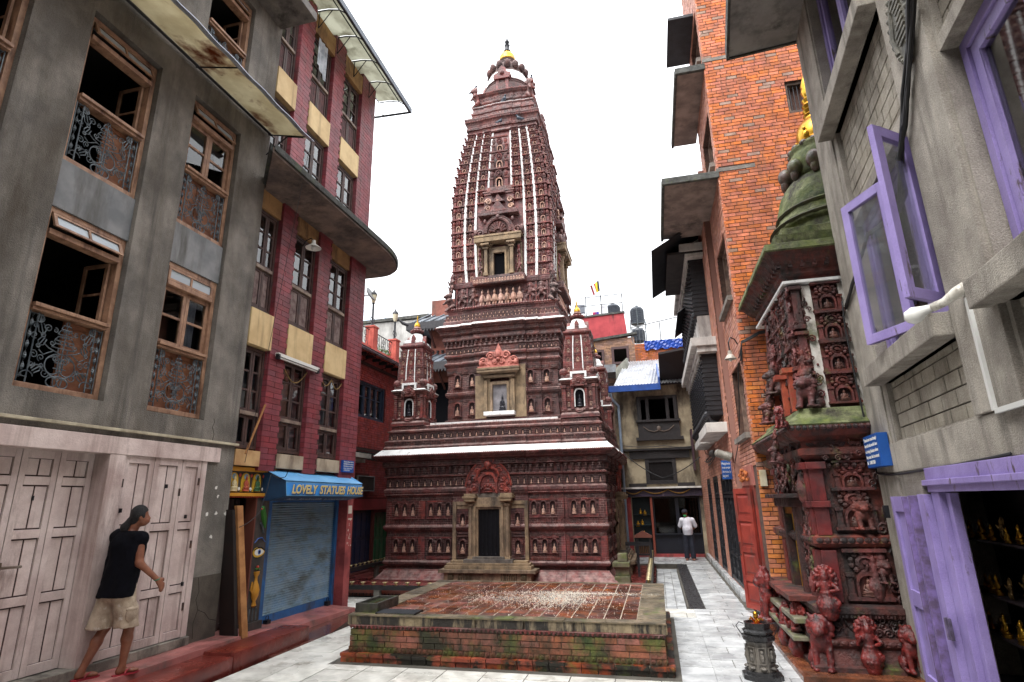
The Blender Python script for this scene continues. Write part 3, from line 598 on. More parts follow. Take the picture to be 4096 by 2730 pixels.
for s_ in (-1, 1): a, b_ = sorted((s_ * .5, s_ * .4)); fn.fb(FU, a, b_, 0, .85, 0, .1)
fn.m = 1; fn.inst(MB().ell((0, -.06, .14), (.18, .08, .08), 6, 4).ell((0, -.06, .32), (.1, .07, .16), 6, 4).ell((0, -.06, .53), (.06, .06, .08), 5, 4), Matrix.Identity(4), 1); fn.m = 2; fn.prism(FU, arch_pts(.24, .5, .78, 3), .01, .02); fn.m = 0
lf = MB(); arch_band(lf, FU, .2, .3, .75, .16, 0, .3, 3); lf.prism(FU, [(-.12, .05), (.12, .05), (.08, .4), (0, .55), (-.08, .4)], 0, .22)   # arched leaf
sc_u = MB()                                                                       # scalloped garland relief
for k in range(3): sc_u.tube([FU.p(.42 * (1 - k * .3) * math.cos(t), .75 - (.62 * (1 - k * .3)) * math.sin(t), .1) for t in [math.pi * i / 6 for i in range(7)]], .055, 4)
den = MB().fb(FU, -.3, .3, .1, 1, 0, .7).ell((0, -.7, .62), (.28, .3, .3), 6, 4).fb(FU, -.45, .45, .9, 1.0, 0, .9)      # carved joist end
bead = MB().ell((0, 0, 0), 1, 6, 4)
def row(mb, unit, fr, a, b_, v, w_, pitch, sz, sv, sw):
    n = max(1, round((b_ - a) / pitch)); p = (b_ - a) / n
    for i in range(n): mb.inst(unit, fr.at(a + (i + .5) * p, v, w_, p * sz, sw, sv))
def bay_w(h, u, bays): return h + max([e for b_, e in bays if u < b_] or [0])
def row_b(mb, unit, fr, h, v, pitch, sz, sv, sw, bays, inner=0.):
    """a row of pieces following the stepped wall plane; inner = half width left free at the middle"""
    cuts = [h] + [b_ for b_, e in bays] + [inner]
    for a, b_ in zip(cuts, cuts[1:]):
        if a - b_ < .05: continue
        w_ = bay_w(h, (a + b_) / 2, bays)
        if b_ == 0: row(mb, unit, fr, -a, a, v, w_, pitch, sz, sv, sw)
        else:
            for s_ in (-1, 1): row(mb, unit, fr, min(s_ * a, s_ * b_), max(s_ * a, s_ * b_), v, w_, pitch, sz, sv, sw)
fr_small, leaves, garl, joist, beads = MB(), MB(), MB(), MB(), MB()
rowdef = []
for fr in SIDE:
    near = fr in (FRONT, RIGHT)
    for v, h, inr in ((.52, 3.2, 1.15), (1.455, 3.23, 1.1)): row_b(leaves, lf, fr, h, v, .145, 1, .15, .09, BAYS, inr)
    row_b(leaves, lf, fr, 3.3, 3.615, .11, 1, .09, .06, BAYS, 0); row_b(leaves, lf, fr, 3.18, 4.2, .13, 1, .11, .06, BAYS, 0); row_b(leaves, lf, fr, 3.32, 3.72, .11, 1, .1, .06, BAYS, 0)
    row_b(fr_small, fn, fr, 3.25, 2.5, .215, .92, .25, .16, BAYS, .55); row_b(fr_small, fn, fr, 3.24, 3.9, .2, .95, .2, .14, BAYS, 0)
    row_b(garl, sc_u, fr, 3.36, 3.1, .29, 1, .15, .14, BAYS, .25); row_b(garl, sc_u, fr, 3.23, 2.1, .29, 1, .15, .1, BAYS, 1.15); row_b(garl, sc_u, fr, 3.2, 1.1, .29, 1, .13, .1, BAYS, 1.15)
    row_b(joist, den, fr, 3.24, 2.85, .2, .6, .2, .14, BAYS, .5); row_b(joist, den, fr, 1.92, 7.1, .17, .6, .14, .1, B2, 0)
    row_b(beads, bead, fr, 3.58, 3.4, .055, .45, .03, .03, BAYS, 0); row_b(beads, bead, fr, 3.31, 2.8, .06, .5, .026, .02, BAYS, .4); row_b(beads, bead, fr, 3.29, 2.28, .06, .5, .02, .02, BAYS, 1.1); row_b(beads, bead, fr, 3.24, 1.43, .07, .5, .026, .03, BAYS, 1.1); row_b(beads, bead, fr, 3.22, .487, .05, .5, .022, .02, BAYS, 1.2)
    row_b(beads, bead, fr, 2.215, 7.7, .055, .45, .026, .02, B2, 0); row_b(beads, bead, fr, 1.96, 6.46, .06, .5, .025, .02, B2, 0); row_b(beads, bead, fr, 1.96, 6.74, .06, .5, .025, .02, B2, 0)
    row_b(fr_small, fn, fr, 1.92, 6.83, .16, .95, .17, .12, B2, .62); row_b(garl, sc_u, fr, 2.08, 7.45, .25, 1, .13, .1, B2, 0); row_b(garl, sc_u, fr, 1.89, 6.14, .25, 1, .15, .1, B2, .8); row_b(garl, sc_u, fr, 1.84, 5.18, .25, 1, .13, .08, B2, .9)
    row_b(leaves, lf, fr, 1.92, 4.47, .12, 1, .12, .08, B2, 0); row_b(leaves, lf, fr, 1.86, 5.53, .13, 1, .11, .08, B2, .85)
    row_b(fr_small, fn, fr, 1.95, 7.97, .13, .95, .12, .1, B2, 0); row_b(fr_small, fn, fr, 1.93, 8.08, .14, .95, .13, .1, B2, 0); row_b(leaves, lf, fr, 1.97, 7.86, .11, 1, .09, .06, B2, 0)
    row_b(beads, bead, fr, 1.93, 8.41, .09, .5, .05, .05, [(1.32, .03), (.88, .06)], 0)
    row_b(leaves, lf, fr, 1.39, 15.84, .11, 1, .1, .06, [(.75, .03), (.4, .06)], 0); row_b(beads, bead, fr, 1.44, 16.2, .07, .5, .03, .03, [(.75, .03), (.4, .06)], 0); row_b(leaves, lf, fr, 1.0, 17.34, .11, 1, .16, .06, [(.75, .03), (.4, .06)], 0); row_b(beads, bead, fr, 1.1, 17.69, .07, .5, .03, .02, [(.75, .03), (.4, .06)], 0); row_b(leaves, lf, fr, 1.23, 16.45, .11, 1, .14, .06, [(.75, .03), (.4, .06)], 0)
fr_small.build("niche_frieze", [TERRAD, TERRAP, NICHE_SHADE], temple, kind="stuff"); leaves.build("leaf_frieze", TERRA, temple, kind="stuff"); garl.build("garland_frieze", TERRAD, temple, kind="stuff")
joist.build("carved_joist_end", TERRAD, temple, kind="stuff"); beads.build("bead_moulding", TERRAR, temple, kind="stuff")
# ---- buddha niches on base and middle block
for fr in SIDE:
    near = fr in (FRONT, RIGHT); pts = []
    for v in (.66, 1.66):
        pts += [(s_ * u, v, bay_w(3.2 if v < 1 else 3.23, u, BAYS) - .005, .25, .27) for s_ in (-1, 1) for u in (1.26, 1.53, 1.79, 2.37, 2.63, 2.89)]
    pts += [(s_ * .8, v, bay_w(3.2, .8, BAYS) + .02, .27, .27) for s_ in (-1, 1) for v in (.64, 1.36)]
    pts += [(s_ * u, v, bay_w(1.84, u, B2) - .005, .33, .32) for s_ in (-1, 1) for u in (.98, 1.5) for v in (4.72, 5.66)]
    if near:
        for u, v, w_, sx, sz in pts: inst(NICHE, "buddha_niche", temple, fr.at(u, v, w_, sx, sx, sz))
    else:
        mb = MB()
        for u, v, w_, sx, sz in pts: mb.inst(niche, fr.at(u, v, w_, sx, sx, sz))
        mb.build("buddha_niche", [TERRA, TERRAP, NICHE_SHADE], temple, kind="stuff")
    # plain red pilasters between the niche groups, brick courses in the panels
    mb = MB()
    for v0, v1, h in ((.5, 1.1, 3.2), (1.6, 2.1, 3.23)):
        for s_ in (-1, 1):
            for a, b_ in ((3.05, 3.2), (2.11, 2.2), (1.98, 2.1)): mb.fb(fr, min(s_ * a, s_ * b_), max(s_ * a, s_ * b_), v0, v1, h - .02, bay_w(h, (a + b_) / 2, BAYS) + .03)
            for a, b_ in ((1.13, 1.92), (2.22, 3.04)):
                w_ = bay_w(h, (a + b_) / 2, BAYS); mb.fb(fr, min(s_ * a, s_ * b_), max(s_ * a, s_ * b_), v0 + .0, v0 + .09, h, w_ + .045); mb.fb(fr, min(s_ * a, s_ * b_), max(s_ * a, s_ * b_), v1 - .04, v1, h, w_ + .03)
    mb.build("pilaster", TERRAR, temple)
# ---- tower cells
rows_z = [9.42, 9.87, 10.36, 10.84, 11.34, 11.87, 12.39, 12.9, 13.36, 13.8, 14.22, 14.61, 14.97, 15.3, 15.62]
for fr in SIDE:
    near = fr in (FRONT, RIGHT); mb = MB()
    for z0, z1 in zip(rows_z, rows_z[1:]):
        h0, h1 = hw(z0), hw(z1); tilt = math.atan2(h1 - h0, z1 - z0); hm = (h0 + h1) / 2
        for s_ in (-1, 1):
            for f0, f1, e in ((.745, .985, 0), (.525, .7, 0), (.275, .48, .02)):
                if f0 < .3 and z0 < 12.2: continue
                if f0 < .6 and z0 < 12.2 and .62 * hm < .95 and f0 < .5: continue
                u = s_ * hm * (f0 + f1) / 2; M = Matrix.Translation(fr.p(u, z0, h0 - .035 + (.01 if abs(u) < .88 else 0) + e)) @ fr.mat().to_4x4() @ Matrix.Rotation(-tilt, 4, 'X') @ Matrix.Diagonal((hm * (f1 - f0), hm * .26, (z1 - z0), 1))
                if near: inst(TCELL, "tower_niche", temple, M)
                else: mb.inst(tn, M)
    if mb.v: mb.build("tower_niche", [TERRAR, TERRAP, NICHE_SHADE], temple, kind="stuff")
    # white stripes running up the tower
    for s_ in (-1, 1):
        for f, z_lo, wd in ((.723, 9.44, .042), (.503, 9.44, .038), (.255, 12.95, .036)):
            ls = []
            for z in [z_lo] + [z for z in rows_z if z > z_lo]:
                h = hw(z); u = s_ * f * h; q = wd * h / 1.7; ls.append([fr.p(u - q, z, h - .06), fr.p(u + q, z, h - .06), fr.p(u + q, z, h + .035), fr.p(u - q, z, h + .035)])
            MB().loops(ls).build("white_stripe", WHITE, temple)
# ---- relief helpers
def spiral(fr, u, v, r, w_, turns=1.6, s_=1, n=18): return [fr.p(u + s_ * r * (1 - i / n * .8) * math.cos(turns * 2 * math.pi * i / n), v + r * (1 - i / n * .8) * math.sin(turns * 2 * math.pi * i / n), w_) for i in range(n + 1)]
def tympanum(fr, u0, v0, hw_, ht, w_, name, m, edge):
    """pointed carved arch field: guardian face at the top, sea beasts and scrolls at the sides, a deity below"""
    out = [(u0 + hw_ * a, v0 + ht * b_) for a, b_ in ((-1, 0), (-1.02, .2), (-.97, .4), (-.82, .6), (-.58, .78), (-.3, .92), (-.08, .985), (0, 1), (.08, .985), (.3, .92), (.58, .78), (.82, .6), (.97, .4), (1.02, .2), (1, 0))]
    root = MB().prism(fr, out, w_, w_ + .09).build(name, m, temple); mb = MB()
    for k in range(1, len(out) - 2): mb.tube([fr.p(*out[k], w_ + .09), fr.p(*out[k + 1], w_ + .09)], .03, 5)
    for s_ in (-1, 1):
        for (a, b_, r) in ((.62, .16, .16), (.66, .4, .17), (.46, .6, .14), (.24, .72, .1), (.84, .28, .1), (.38, .36, .1), (.8, .08, .1)):
            mb.tube(spiral(fr, u0 + s_ * a * hw_, v0 + b_ * ht, r * hw_, w_ + .1, 1.5, s_), .028 * hw_ * 1.6, 5); mb.ell(fr.p(u0 + s_ * a * hw_, v0 + b_ * ht, w_ + .11), .06 * hw_, 6, 4)
        mb.ell(fr.p(u0 + s_ * .12 * hw_, v0 + .8 * ht, w_ + .13), .07 * hw_, 6, 4); mb.tube([fr.p(u0 + s_ * .1 * hw_, v0 + .88 * ht, w_ + .1), fr.p(u0 + s_ * .3 * hw_, v0 + .95 * ht, w_ + .14), fr.p(u0 + s_ * .22 * hw_, v0 + .84 * ht, w_ + .13)], .03 * hw_, 5)
        mb.tube([fr.p(u0 + s_ * .15 * hw_, v0 + .7 * ht, w_ + .12), fr.p(u0 + s_ * .42 * hw_, v0 + .62 * ht, w_ + .15), fr.p(u0 + s_ * .5 * hw_, v0 + .45 * ht, w_ + .12)], [.07 * hw_, .05 * hw_, .06 * hw_], 5)
    mb.ell(fr.p(u0, v0 + .78 * ht, w_ + .12), (.2 * hw_, .2 * hw_, .12 * ht), 8, 6); mb.ell(fr.p(u0, v0 + .68 * ht, w_ + .16), .08 * hw_, 6, 4)
    arch_band(mb, Fr(fr.p(u0, v0, 0), (fr.u.x, fr.u.y), (fr.n.x, fr.n.y)), .34 * hw_, .22 * ht, .5 * ht, .06, w_ + .06, w_ + .15)
    mb.inst(BUD, fr.at(u0, v0 + .03 * ht, w_ + .06, .5 * hw_, .45 * hw_, .42 * ht))
    for i in range(7): t_ = math.pi * (i + .5) / 7; mb.ell(fr.p(u0 + .3 * hw_ * math.cos(t_), v0 + .1 * ht + .1 * ht * math.sin(t_), w_ + .13), .05 * hw_, 5, 4)
    mb.build("relief_carving", edge, root, smooth=50); return root
BLACKDOOR = mat("black_door_paint", S(15, 16, 23), S(11, 12, 17), 6, .5, bump=.1, spec=.25)
def doorway(fr):
    h = 3.3
    st = MB()
    for a, d, v0, v1 in ((1.22, .42, -.1, .2), (1.36, .52, .2, .29), (1.22, .4, .29, .38), (1.18, .36, .38, .44), (1.1, .24, .44, .5)): st.fb(fr, -a, a, v0, v1, 2.9, h + d)
    s0 = st.build("door_step", SAND, temple, bevel=.012)
    mb = MB()
    for s_ in (-1, 1):
        for i in range(8): u = s_ * (.42 + i * .055); mb.tube([fr.p(u, .0, h + .43), fr.p(u + U(-.03, .03), .1, h + .45), fr.p(u + U(-.03, .03), .19, h + .43)], .014, 4)
        mb.inst(flower, fr.at(s_ * 1.02, .1, h + .42, .16, .1, .16))
    mb.build("relief_carving", mat("step_carving", S(96, 84, 64), rough=.8), s0)
    MB().fb(fr, -.7, .7, .44, .535, h, h + .32).fb(fr, -.45, .45, .535, .6, h, h + .28).build("threshold", mat("grey_threshold_stone", S(120, 112, 104), S(84, 78, 74), 5, .6, grime=S(50, 46, 44)), temple, bevel=.008)
    dr = thing_part = MB().fb(fr, -.31, .31, .6, 1.84, h + .02, h + .13).build("door", BLACKDOOR, temple)
    mb = MB()
    for i in range(4): u = -.18 + i * .12; mb.tube([fr.p(u, .64, h + .145), fr.p(u, 1.8, h + .145)], .008, 5); mb.ell(fr.p(u, .66, h + .145), .018, 6, 4)
    mb.build("bar", IRON, dr)
    jm = MB()
    for s_ in (-1, 1):
        for a, b_, w1 in ((.31, .37, .2), (.37, .43, .24), (.43, .47, .2)): jm.fb(fr, min(s_ * a, s_ * b_), max(s_ * a, s_ * b_), .535, 1.93, h - .05, h + w1)
    jm.fb(fr, -.37, .37, 1.84, 1.9, h - .05, h + .202).fb(fr, -.43, .43, 1.9, 1.96, h - .05, h + .242).fb(fr, -.47, .47, 1.96, 2.06, h - .05, h + .21).fb(fr, -.36, .36, 2.06, 2.16, h - .05, h + .2)
    jm.build("door_frame", SAND, temple, bevel=.006)
    for s_ in (-1, 1):
        u = s_ * .53; pl = MB()
        pl.fb(fr, u - .075, u + .075, .5, .6, h, h + .24).fb(fr, u - .06, u + .06, .6, 1.93, h, h + .2).fb(fr, u - .03, u + .03, .62, 1.9, h, h + .23)
        pl.fb(fr, u - .08, u + .08, 1.93, 2.0, h, h + .24); pl.fbt(fr, (u - .13, u + .13, 1.99, 2.14, h + .05), (u - .16, u + .16, 2.06, 2.14, h + .34)); pl.fb(fr, u - .2, u + .2, 2.141, 2.2, h, h + .36); pl.fb(fr, u - .17, u + .17, 2.2, 2.27, h, h + .3)
        pl.build("door_pillar", SAND, temple, bevel=.006)
        a, b_ = sorted((s_ * 1.0, s_ * 1.1)); q = MB().fb(fr, a, b_, .5, 2.06, h - .1, h + .1); a, b_ = sorted((s_ * .6, s_ * 1.1)); q.fb(fr, a, b_, 1.96, 2.06, h - .1, h + .062); a, b_ = sorted((s_ * .6, s_ * .995)); q.fb(fr, a, b_, 1.86, 1.955, h - .1, h + .04)
        q.build("jamb_post", SAND, temple, bevel=.006)
        q = MB(); a, b_ = sorted((s_ * .6, s_ * .99))
        for v in (.52, .58, 1.1, 1.18, 1.27): q.fb(fr, a, b_, v, v + .05, h - .05, h + U(.03, .06))
        q.build("string_course", TERRAD, temple)
    MB().fb(fr, -.36, .36, 2.16, 2.3, h - .05, h + .12).build("lintel_stone", mat("grey_lintel", S(128, 116, 106), S(92, 84, 78), 5, .7, bump=.4), temple, bevel=.01)
    tympanum(fr, -.03, 2.27, .66, 1.02, h + .03, "carved_tympanum", TERRAR, mat("tympanum_carving", S(166, 74, 62), S(104, 54, 50), 9, .5, bump=.3, grime=S(50, 40, 42), gsc=5))
doorway(FRONT); doorway(RIGHT)
def window_shrine(fr):
    h = 2.03; mb = MB()
    for s_ in (-1, 1):
        a, b_ = sorted((s_ * .24, s_ * .32)); mb.fb(fr, a, b_, 4.8, 5.75, h - .05, h + .14); a, b_ = sorted((s_ * .32, s_ * .46)); mb.fb(fr, a, b_, 4.78, 5.88, h - .05, h + .1); a, b_ = sorted((s_ * .46, s_ * .84)); mb.fb(fr, a, b_, 4.6, 6.3 if s_ > 0 else 6.0, h - .05, h + .03)
        a, b_ = sorted((s_ * .4, s_ * .5)); mb.fb(fr, a, b_, 4.8, 5.8, h, h + .17)
    mb.fb(fr, -.24, .24, 5.66, 5.76, h - .05, h + .13).fb(fr, -.52, .52, 5.88, 5.96, h - .05, h + .2); mb.fbt(fr, (-.5, .5, 5.96, 6.12, h), (-.7, .7, 6.04, 6.12, h + .34)); mb.fb(fr, -.7, .7, 6.121, 6.18, h - .05, h + .36)
    mb.build("window_frame", SAND, temple, bevel=.006)
    MB().fb(fr, -.5, .5, 4.66, 4.78, h - .05, h + .26).build("window_sill", WHITE, temple, bevel=.01)
    MB().fb(fr, -.24, .24, 4.78, 5.68, h + .01, h + .035).build("window_back", mat("pale_niche_plaster", S(150, 146, 150), S(120, 116, 120), 4, .9), temple)
    MB().inst(BUD, fr.at(.07, 4.79, h + .04, .3, .16, .62)).build("idol", mat("black_idol_stone", S(38, 38, 46), rough=.3), temple, smooth=40)
    o = [(-.62, 0), (-.66, .2), (-.5, .34), (-.4, .3), (-.3, .52), (-.12, .5), (0, .78), (.12, .5), (.3, .52), (.4, .3), (.5, .34), (.66, .2), (.62, 0)]
    r_ = MB().prism(fr, [(u, 6.22 + v) for u, v in o], h + .1, h + .22).fb(fr, -.68, .68, 6.18, 6.24, h, h + .3).build("gable_carving", mat("pink_clay", S(206, 132, 118), S(172, 100, 90), 8, .7, bump=.4, grime=S(96, 66, 60), gsc=4), temple)
    mb = MB()
    for s_ in (-1, 1):
        for a, v, rr in ((.26, 6.58, .13), (.5, 6.42, .12), (.12, 6.36, .08), (.36, 6.3, .07)): mb.tube(spiral(fr, s_ * a, v, rr, h + .24, 1.4, s_), .028, 5)
        mb.ell(fr.p(s_ * .1, 6.56, h + .24), .035, 6, 4); mb.ell(fr.p(s_ * .58, 6.34, h + .25), (.07, .07, .1), 6, 5)
    mb.ell(fr.p(0, 6.62, h + .23), (.1, .1, .15), 7, 5); mb.ell(fr.p(0, 6.46, h + .26), (.07, .08, .06), 6, 4); mb.build("relief_carving", MATS["pink_clay"], r_, smooth=50)
window_shrine(FRONT); window_shrine(RIGHT)
# ---- sculpted figures
def prims_lion(s=1.):
    """rearing lion facing -y, about 1 high"""
    P = lambda *a: tuple(x * s for x in a)
    return [('c', P(0, .1, .3), P(0, -.05, .62), .15 * s, .17 * s), ('e', P(0, -.1, .86), P(.16, .15, .17)), ('e', P(0, -.24, .8), P(.09, .1, .08)), ('c', P(-.1, -.06, .98), P(-.13, -.04, 1.06), .04 * s, .02 * s), ('c', P(.1, -.06, .98), P(.13, -.04, 1.06), .04 * s, .02 * s),
        ('c', P(-.13, -.1, .6), P(-.15, -.26, .42), .07 * s, .05 * s), ('c', P(.13, -.1, .6), P(.15, -.28, .46), .07 * s, .05 * s), ('c', P(-.13, .08, .26), P(-.15, -.1, .12), .11 * s, .07 * s), ('c', P(.13, .08, .26), P(.15, -.1, .12), .11 * s, .07 * s), ('c', P(-.15, -.1, .12), P(-.15, -.16, .03), .06 * s, .055 * s), ('c', P(.15, -.1, .12), P(.15, -.16, .03), .06 * s, .055 * s),
        ('c', P(0, .22, .2), P(0, .3, .55), .05 * s, .04 * s), ('e', P(0, .28, .65), P(.07, .06, .1)), ('e', P(-.08, -.22, .9), P(.03, .03, .03)), ('e', P(.08, -.22, .9), P(.03, .03, .03))] + [('e', P(.17 * math.cos(a), -.03, .86 + .17 * math.sin(a)), P(.055, .07, .055)) for a in [i * math.pi / 5 - .3 for i in range(8)]]
def prims_figure(s=1.):
    """crowned deity standing in a wide stance, facing -y, about 1 high"""
    P = lambda *a: tuple(x * s for x in a)
    return [('c', P(0, 0, .48), P(0, 0, .7), .12 * s, .13 * s), ('e', P(0, -.03, .85), P(.09, .1, .11)), ('c', P(0, 0, .94), P(0, 0, 1.06), .08 * s, .03 * s), ('c', P(-.08, 0, .45), P(-.2, -.06, .25), .09 * s, .07 * s), ('c', P(-.2, -.06, .25), P(-.15, 0, .04), .065 * s, .045 * s), ('c', P(.08, 0, .45), P(.22, -.08, .28), .09 * s, .07 * s), ('c', P(.22, -.08, .28), P(.12, 0, .04), .065 * s, .045 * s),
        ('c', P(-.14, 0, .7), P(-.28, -.06, .55), .05 * s, .045 * s), ('c', P(-.28, -.06, .55), P(-.22, -.16, .72), .045 * s, .04 * s), ('c', P(.14, 0, .7), P(.28, -.06, .58), .05 * s, .045 * s), ('c', P(.28, -.06, .58), P(.1, -.18, .56), .045 * s, .04 * s), ('e', P(0, -.02, .5), P(.16, .13, .08)), ('e', P(0, .05, .88), P(.2, .05, .2))] + [('e', P(.17 * math.cos(a), .03, .88 + .19 * math.sin(a)), P(.045, .05, .045)) for a in [i * math.pi / 6 for i in range(7)]] + [('e', P(.1 * math.cos(a), -.1, .68 - .08 * math.sin(a)), P(.022, .022, .022)) for a in [i * math.pi / 4 for i in range(5)]]
LION = sdf(prims_lion(), .042, .04); FIG = sdf(prims_figure(), .036, .03)
rider = MB(); rider.inst(LION, Matrix.Diagonal((1, 1, .62, 1))); rider.inst(FIG, Matrix.Translation((0, .04, .55)) @ Matrix.Scale(.55, 4))
garuda = sdf([('c', (0, 0, .15), (0, -.06, .45), .16, .17), ('e', (0, -.12, .3), (.17, .17, .2)), ('e', (0, -.1, .72), (.1, .11, .12)), ('c', (0, -.18, .7), (0, -.3, .62), .06, .02), ('e', (0, -.04, .86), (.06, .06, .06)), ('c', (-.16, 0, .5), (-.24, -.1, .2), .06, .04), ('c', (.16, 0, .5), (.24, -.1, .2), .06, .04), ('c', (-.1, -.05, .12), (-.13, -.16, .02), .08, .06), ('c', (.1, -.05, .12), (.13, -.16, .02), .08, .06)], .04, .03)
LIONM, RIDERM, FIGM, GARM = LION.mesh("lion", TERRAR, True), rider.mesh("lion_rider", TERRAD, True), FIG.mesh("deity", TERRA, True), garuda.mesh("bird_bearer", TERRAP, True)
for fr in (FRONT, RIGHT):
    for i in range(7): inst(GARM, "bird_bearer", temple, fr.at(-.66 + i * .22, 8.5, 1.8, .42, .42, .64))
    for s_ in (-1, 1):
        for u in (1.0, 1.4): inst(FIGM, "relief_deity", temple, fr.at(s_ * u, 8.5, 1.76, .6, .5, .64))
        q = MB()
        for u in (.98, 1.2, 1.58): q.fb(fr, min(s_ * u, s_ * (u + .04)) , max(s_ * u, s_ * (u + .04)), 8.5, 9.2, 1.6, 1.78)
        q.build("panel_post", TERRAR, temple)
for sx, sy in ((1, 1), (-1, 1), (1, -1), (-1, -1)):
    a = math.atan2(sx, sy)
    for z, d, s_, me in ((8.4, 1.82, .8, RIDERM), (9.05, 1.78, .55, FIGM), (17.05, 1.1, .7, LIONM)):
        inst(me, "corner_lion" if me is not FIGM else "corner_deity", temple, Matrix.Translation(TC + Vector((sx * d, -sy * d, z))) @ Matrix.Rotation(a, 4, 'Z') @ Matrix.Diagonal((s_, s_, s_ * 1.25, 1)))
# ---- upper aedicule on the tower face
def aedicule(fr):
    h = 1.79; mb = MB()
    mb.fb(fr, -.95, .9, 9.2, 9.44, 1.5, h + .26).fb(fr, -.88, .83, 9.44, 9.5, 1.5, h + .22)
    mb.build("aedicule_base", TERRA, temple, bevel=.01); bs = MB(); row(bs, lf, fr, -.92, .87, 9.24, h + .26, .1, 1, .14, .05); bs.build("leaf_frieze", TERRAP, temple, kind="stuff")
    MB().fb(fr, -.2, .16, 9.52, 10.36, h + .01, h + .03).build("niche_dark_panel", DARK, temple)
    q = MB()
    for s_ in (-1, 1):
        for a, b_, w1, v1 in ((.2, .27, .14, 10.42), (.27, .36, .1, 10.5)): a, b_ = sorted((s_ * a - .02, s_ * b_ - .02)); q.fb(fr, a, b_, 9.5, v1, h - .2, h + w1)
        u = s_ * .46 - .02; q.fb(fr, u - .075, u + .075, 9.5, 9.62, h, h + .26).fb(fr, u - .055, u + .055, 9.62, 10.5, h, h + .22).fb(fr, u - .09, u + .09, 10.5, 10.57, h, h + .26).fbt(fr, (u - .12, u + .12, 10.571, 10.68, h), (u - .15, u + .15, 10.62, 10.68, h + .34))
    q.fb(fr, -.29, .25, 10.36, 10.46, h - .1, h + .13).fb(fr, -.38, .34, 10.46, 10.58, h - .1, h + .11); q.prism(fr, [(-.34, 10.6), (-.2, 10.72), (-.02, 10.8), (.16, 10.72), (.3, 10.6), (.3, 10.85), (-.34, 10.85)], h - .1, h + .2)
    q.fbt(fr, (-.78, .74, 10.69, 10.9, h), (-.86, .82, 10.72, 10.9, h + .36)); q.fb(fr, -.86, .82, 10.901, 10.97, h - .2, h + .38)
    for s_ in (-1, 1): a, b_ = sorted((s_ * .62 - .02, s_ * .8 - .02)); q.fb(fr, a, b_, 9.5, 10.69, h - .2, h + .05)
    q.build("aedicule_frame", SAND, temple, bevel=.006)
    for s_ in (-1, 1): inst(FIGM, "guardian_figure", temple, fr.at(s_ * .7 - .02, 9.52, h + .08, .3, .3, .55)); inst(LIONM, "guardian_figure", temple, fr.at(s_ * .7 - .02, 10.08, h + .08, .28, .3, .5))
    pd = MB().prism(fr, [(-.9, 10.97), (-.92, 11.2), (-.6, 11.26), (-.46, 11.52), (-.22, 11.72), (-.02, 11.8), (.18, 11.72), (.42, 11.52), (.56, 11.26), (.88, 11.2), (.86, 10.97)], h - .1, h + .2).build("shell_pediment", TERRAD, temple); q = MB()
    for i in range(9): t_ = math.pi * (i + .5) / 9; q.tube([fr.p(-.02 + .1 * math.cos(t_), 11.1 + .1 * math.sin(t_), h + .24), fr.p(-.02 + .32 * math.cos(t_), 11.1 + .36 * math.sin(t_), h + .26)], [.03, .05], 5)
    q.tube([fr.p(-.02 + .44 * math.cos(t_), 11.08 + .52 * math.sin(t_), h + .24) for t_ in [math.pi * i / 12 for i in range(13)]], .05, 5)
    for s_ in (-1, 1): q.tube(spiral(fr, s_ * .66, 11.1, .14, h + .24, 1.4, s_), .035, 5); q.ell(fr.p(s_ * .84, 11.14, h + .2), (.08, .1, .16), 6, 5); q.ell(fr.p(s_ * .5, 11.55, h + .2), (.06, .06, .1), 6, 5)
    q.ell(fr.p(-.02, 11.66, h + .24), (.08, .08, .1), 7, 5); q.build("relief_carving", TERRA, pd, smooth=50)
    q = MB(); q.fb(fr, -.74, .7, 11.78, 11.88, 1.5, h + .26).fb(fr, -.68, .64, 11.88, 12.0, 1.5, h + .18).fb(fr, -.56, .52, 12.0, 12.66, 1.4, h + .06); q.prism(fr, [(-.34, 11.9), (-.2, 12.1), (-.02, 12.34), (.16, 12.1), (.3, 11.9)], h + .05, h + .26).prism(fr, [(-.26, 12.3), (-.12, 12.45), (-.02, 12.62), (.08, 12.45), (.22, 12.3)], h + .05, h + .2)
    q.fb(fr, -.56, .52, 12.66, 12.74, 1.4, h + .1).fb(fr, -.28, .24, 12.62, 12.7, 1.4, h + .26).fb(fr, -.6, .56, 12.74, 12.8, 1.3, h + .12).fb(fr, -.52, .48, 12.8, 12.98, 1.3, h + .06)
    q.build("upper_gable", TERRA, temple); q = MB()
    for s_ in (-1, 1): q.tube(spiral(fr, s_ * .4, 12.38, .12, h + .1, 1.4, s_), .035, 5); q.tube(spiral(fr, s_ * .42, 12.12, .1, h + .1, 1.4, s_), .03, 5)
    q.ell(fr.p(-.02, 12.3, h + .22), .06, 6, 4); q.build("relief_carving", TERRAP, temple, smooth=50)
    # stacked medallion niches between the innermost stripes
    for z0, z1, dark in ((12.98, 13.75, 1), (13.75, 14.5, 0), (14.5, 15.2, 0)):
        h0, h1 = hw(z0), hw(z1); hm = (h0 + h1) / 2; tl_ = math.atan2(h1 - h0, z1 - z0)
        M = Matrix.Translation(fr.p(-.02, z0, h0 - .02)) @ fr.mat().to_4x4() @ Matrix.Rotation(-tl_, 4, 'X') @ Matrix.Diagonal((hm * .42, hm * .3, z1 - z0, 1))
        inst(TCELL, "medallion_niche", temple, M)
    M2 = MB().prism(fr, [(u - .02, 13.06 + v) for u, v in arch_pts(.12, .3, .46, 4)], hw(13.2) - .0, hw(13.2) + .05).build("niche_dark_panel", DARK, temple)
aedicule(FRONT); aedicule(RIGHT)
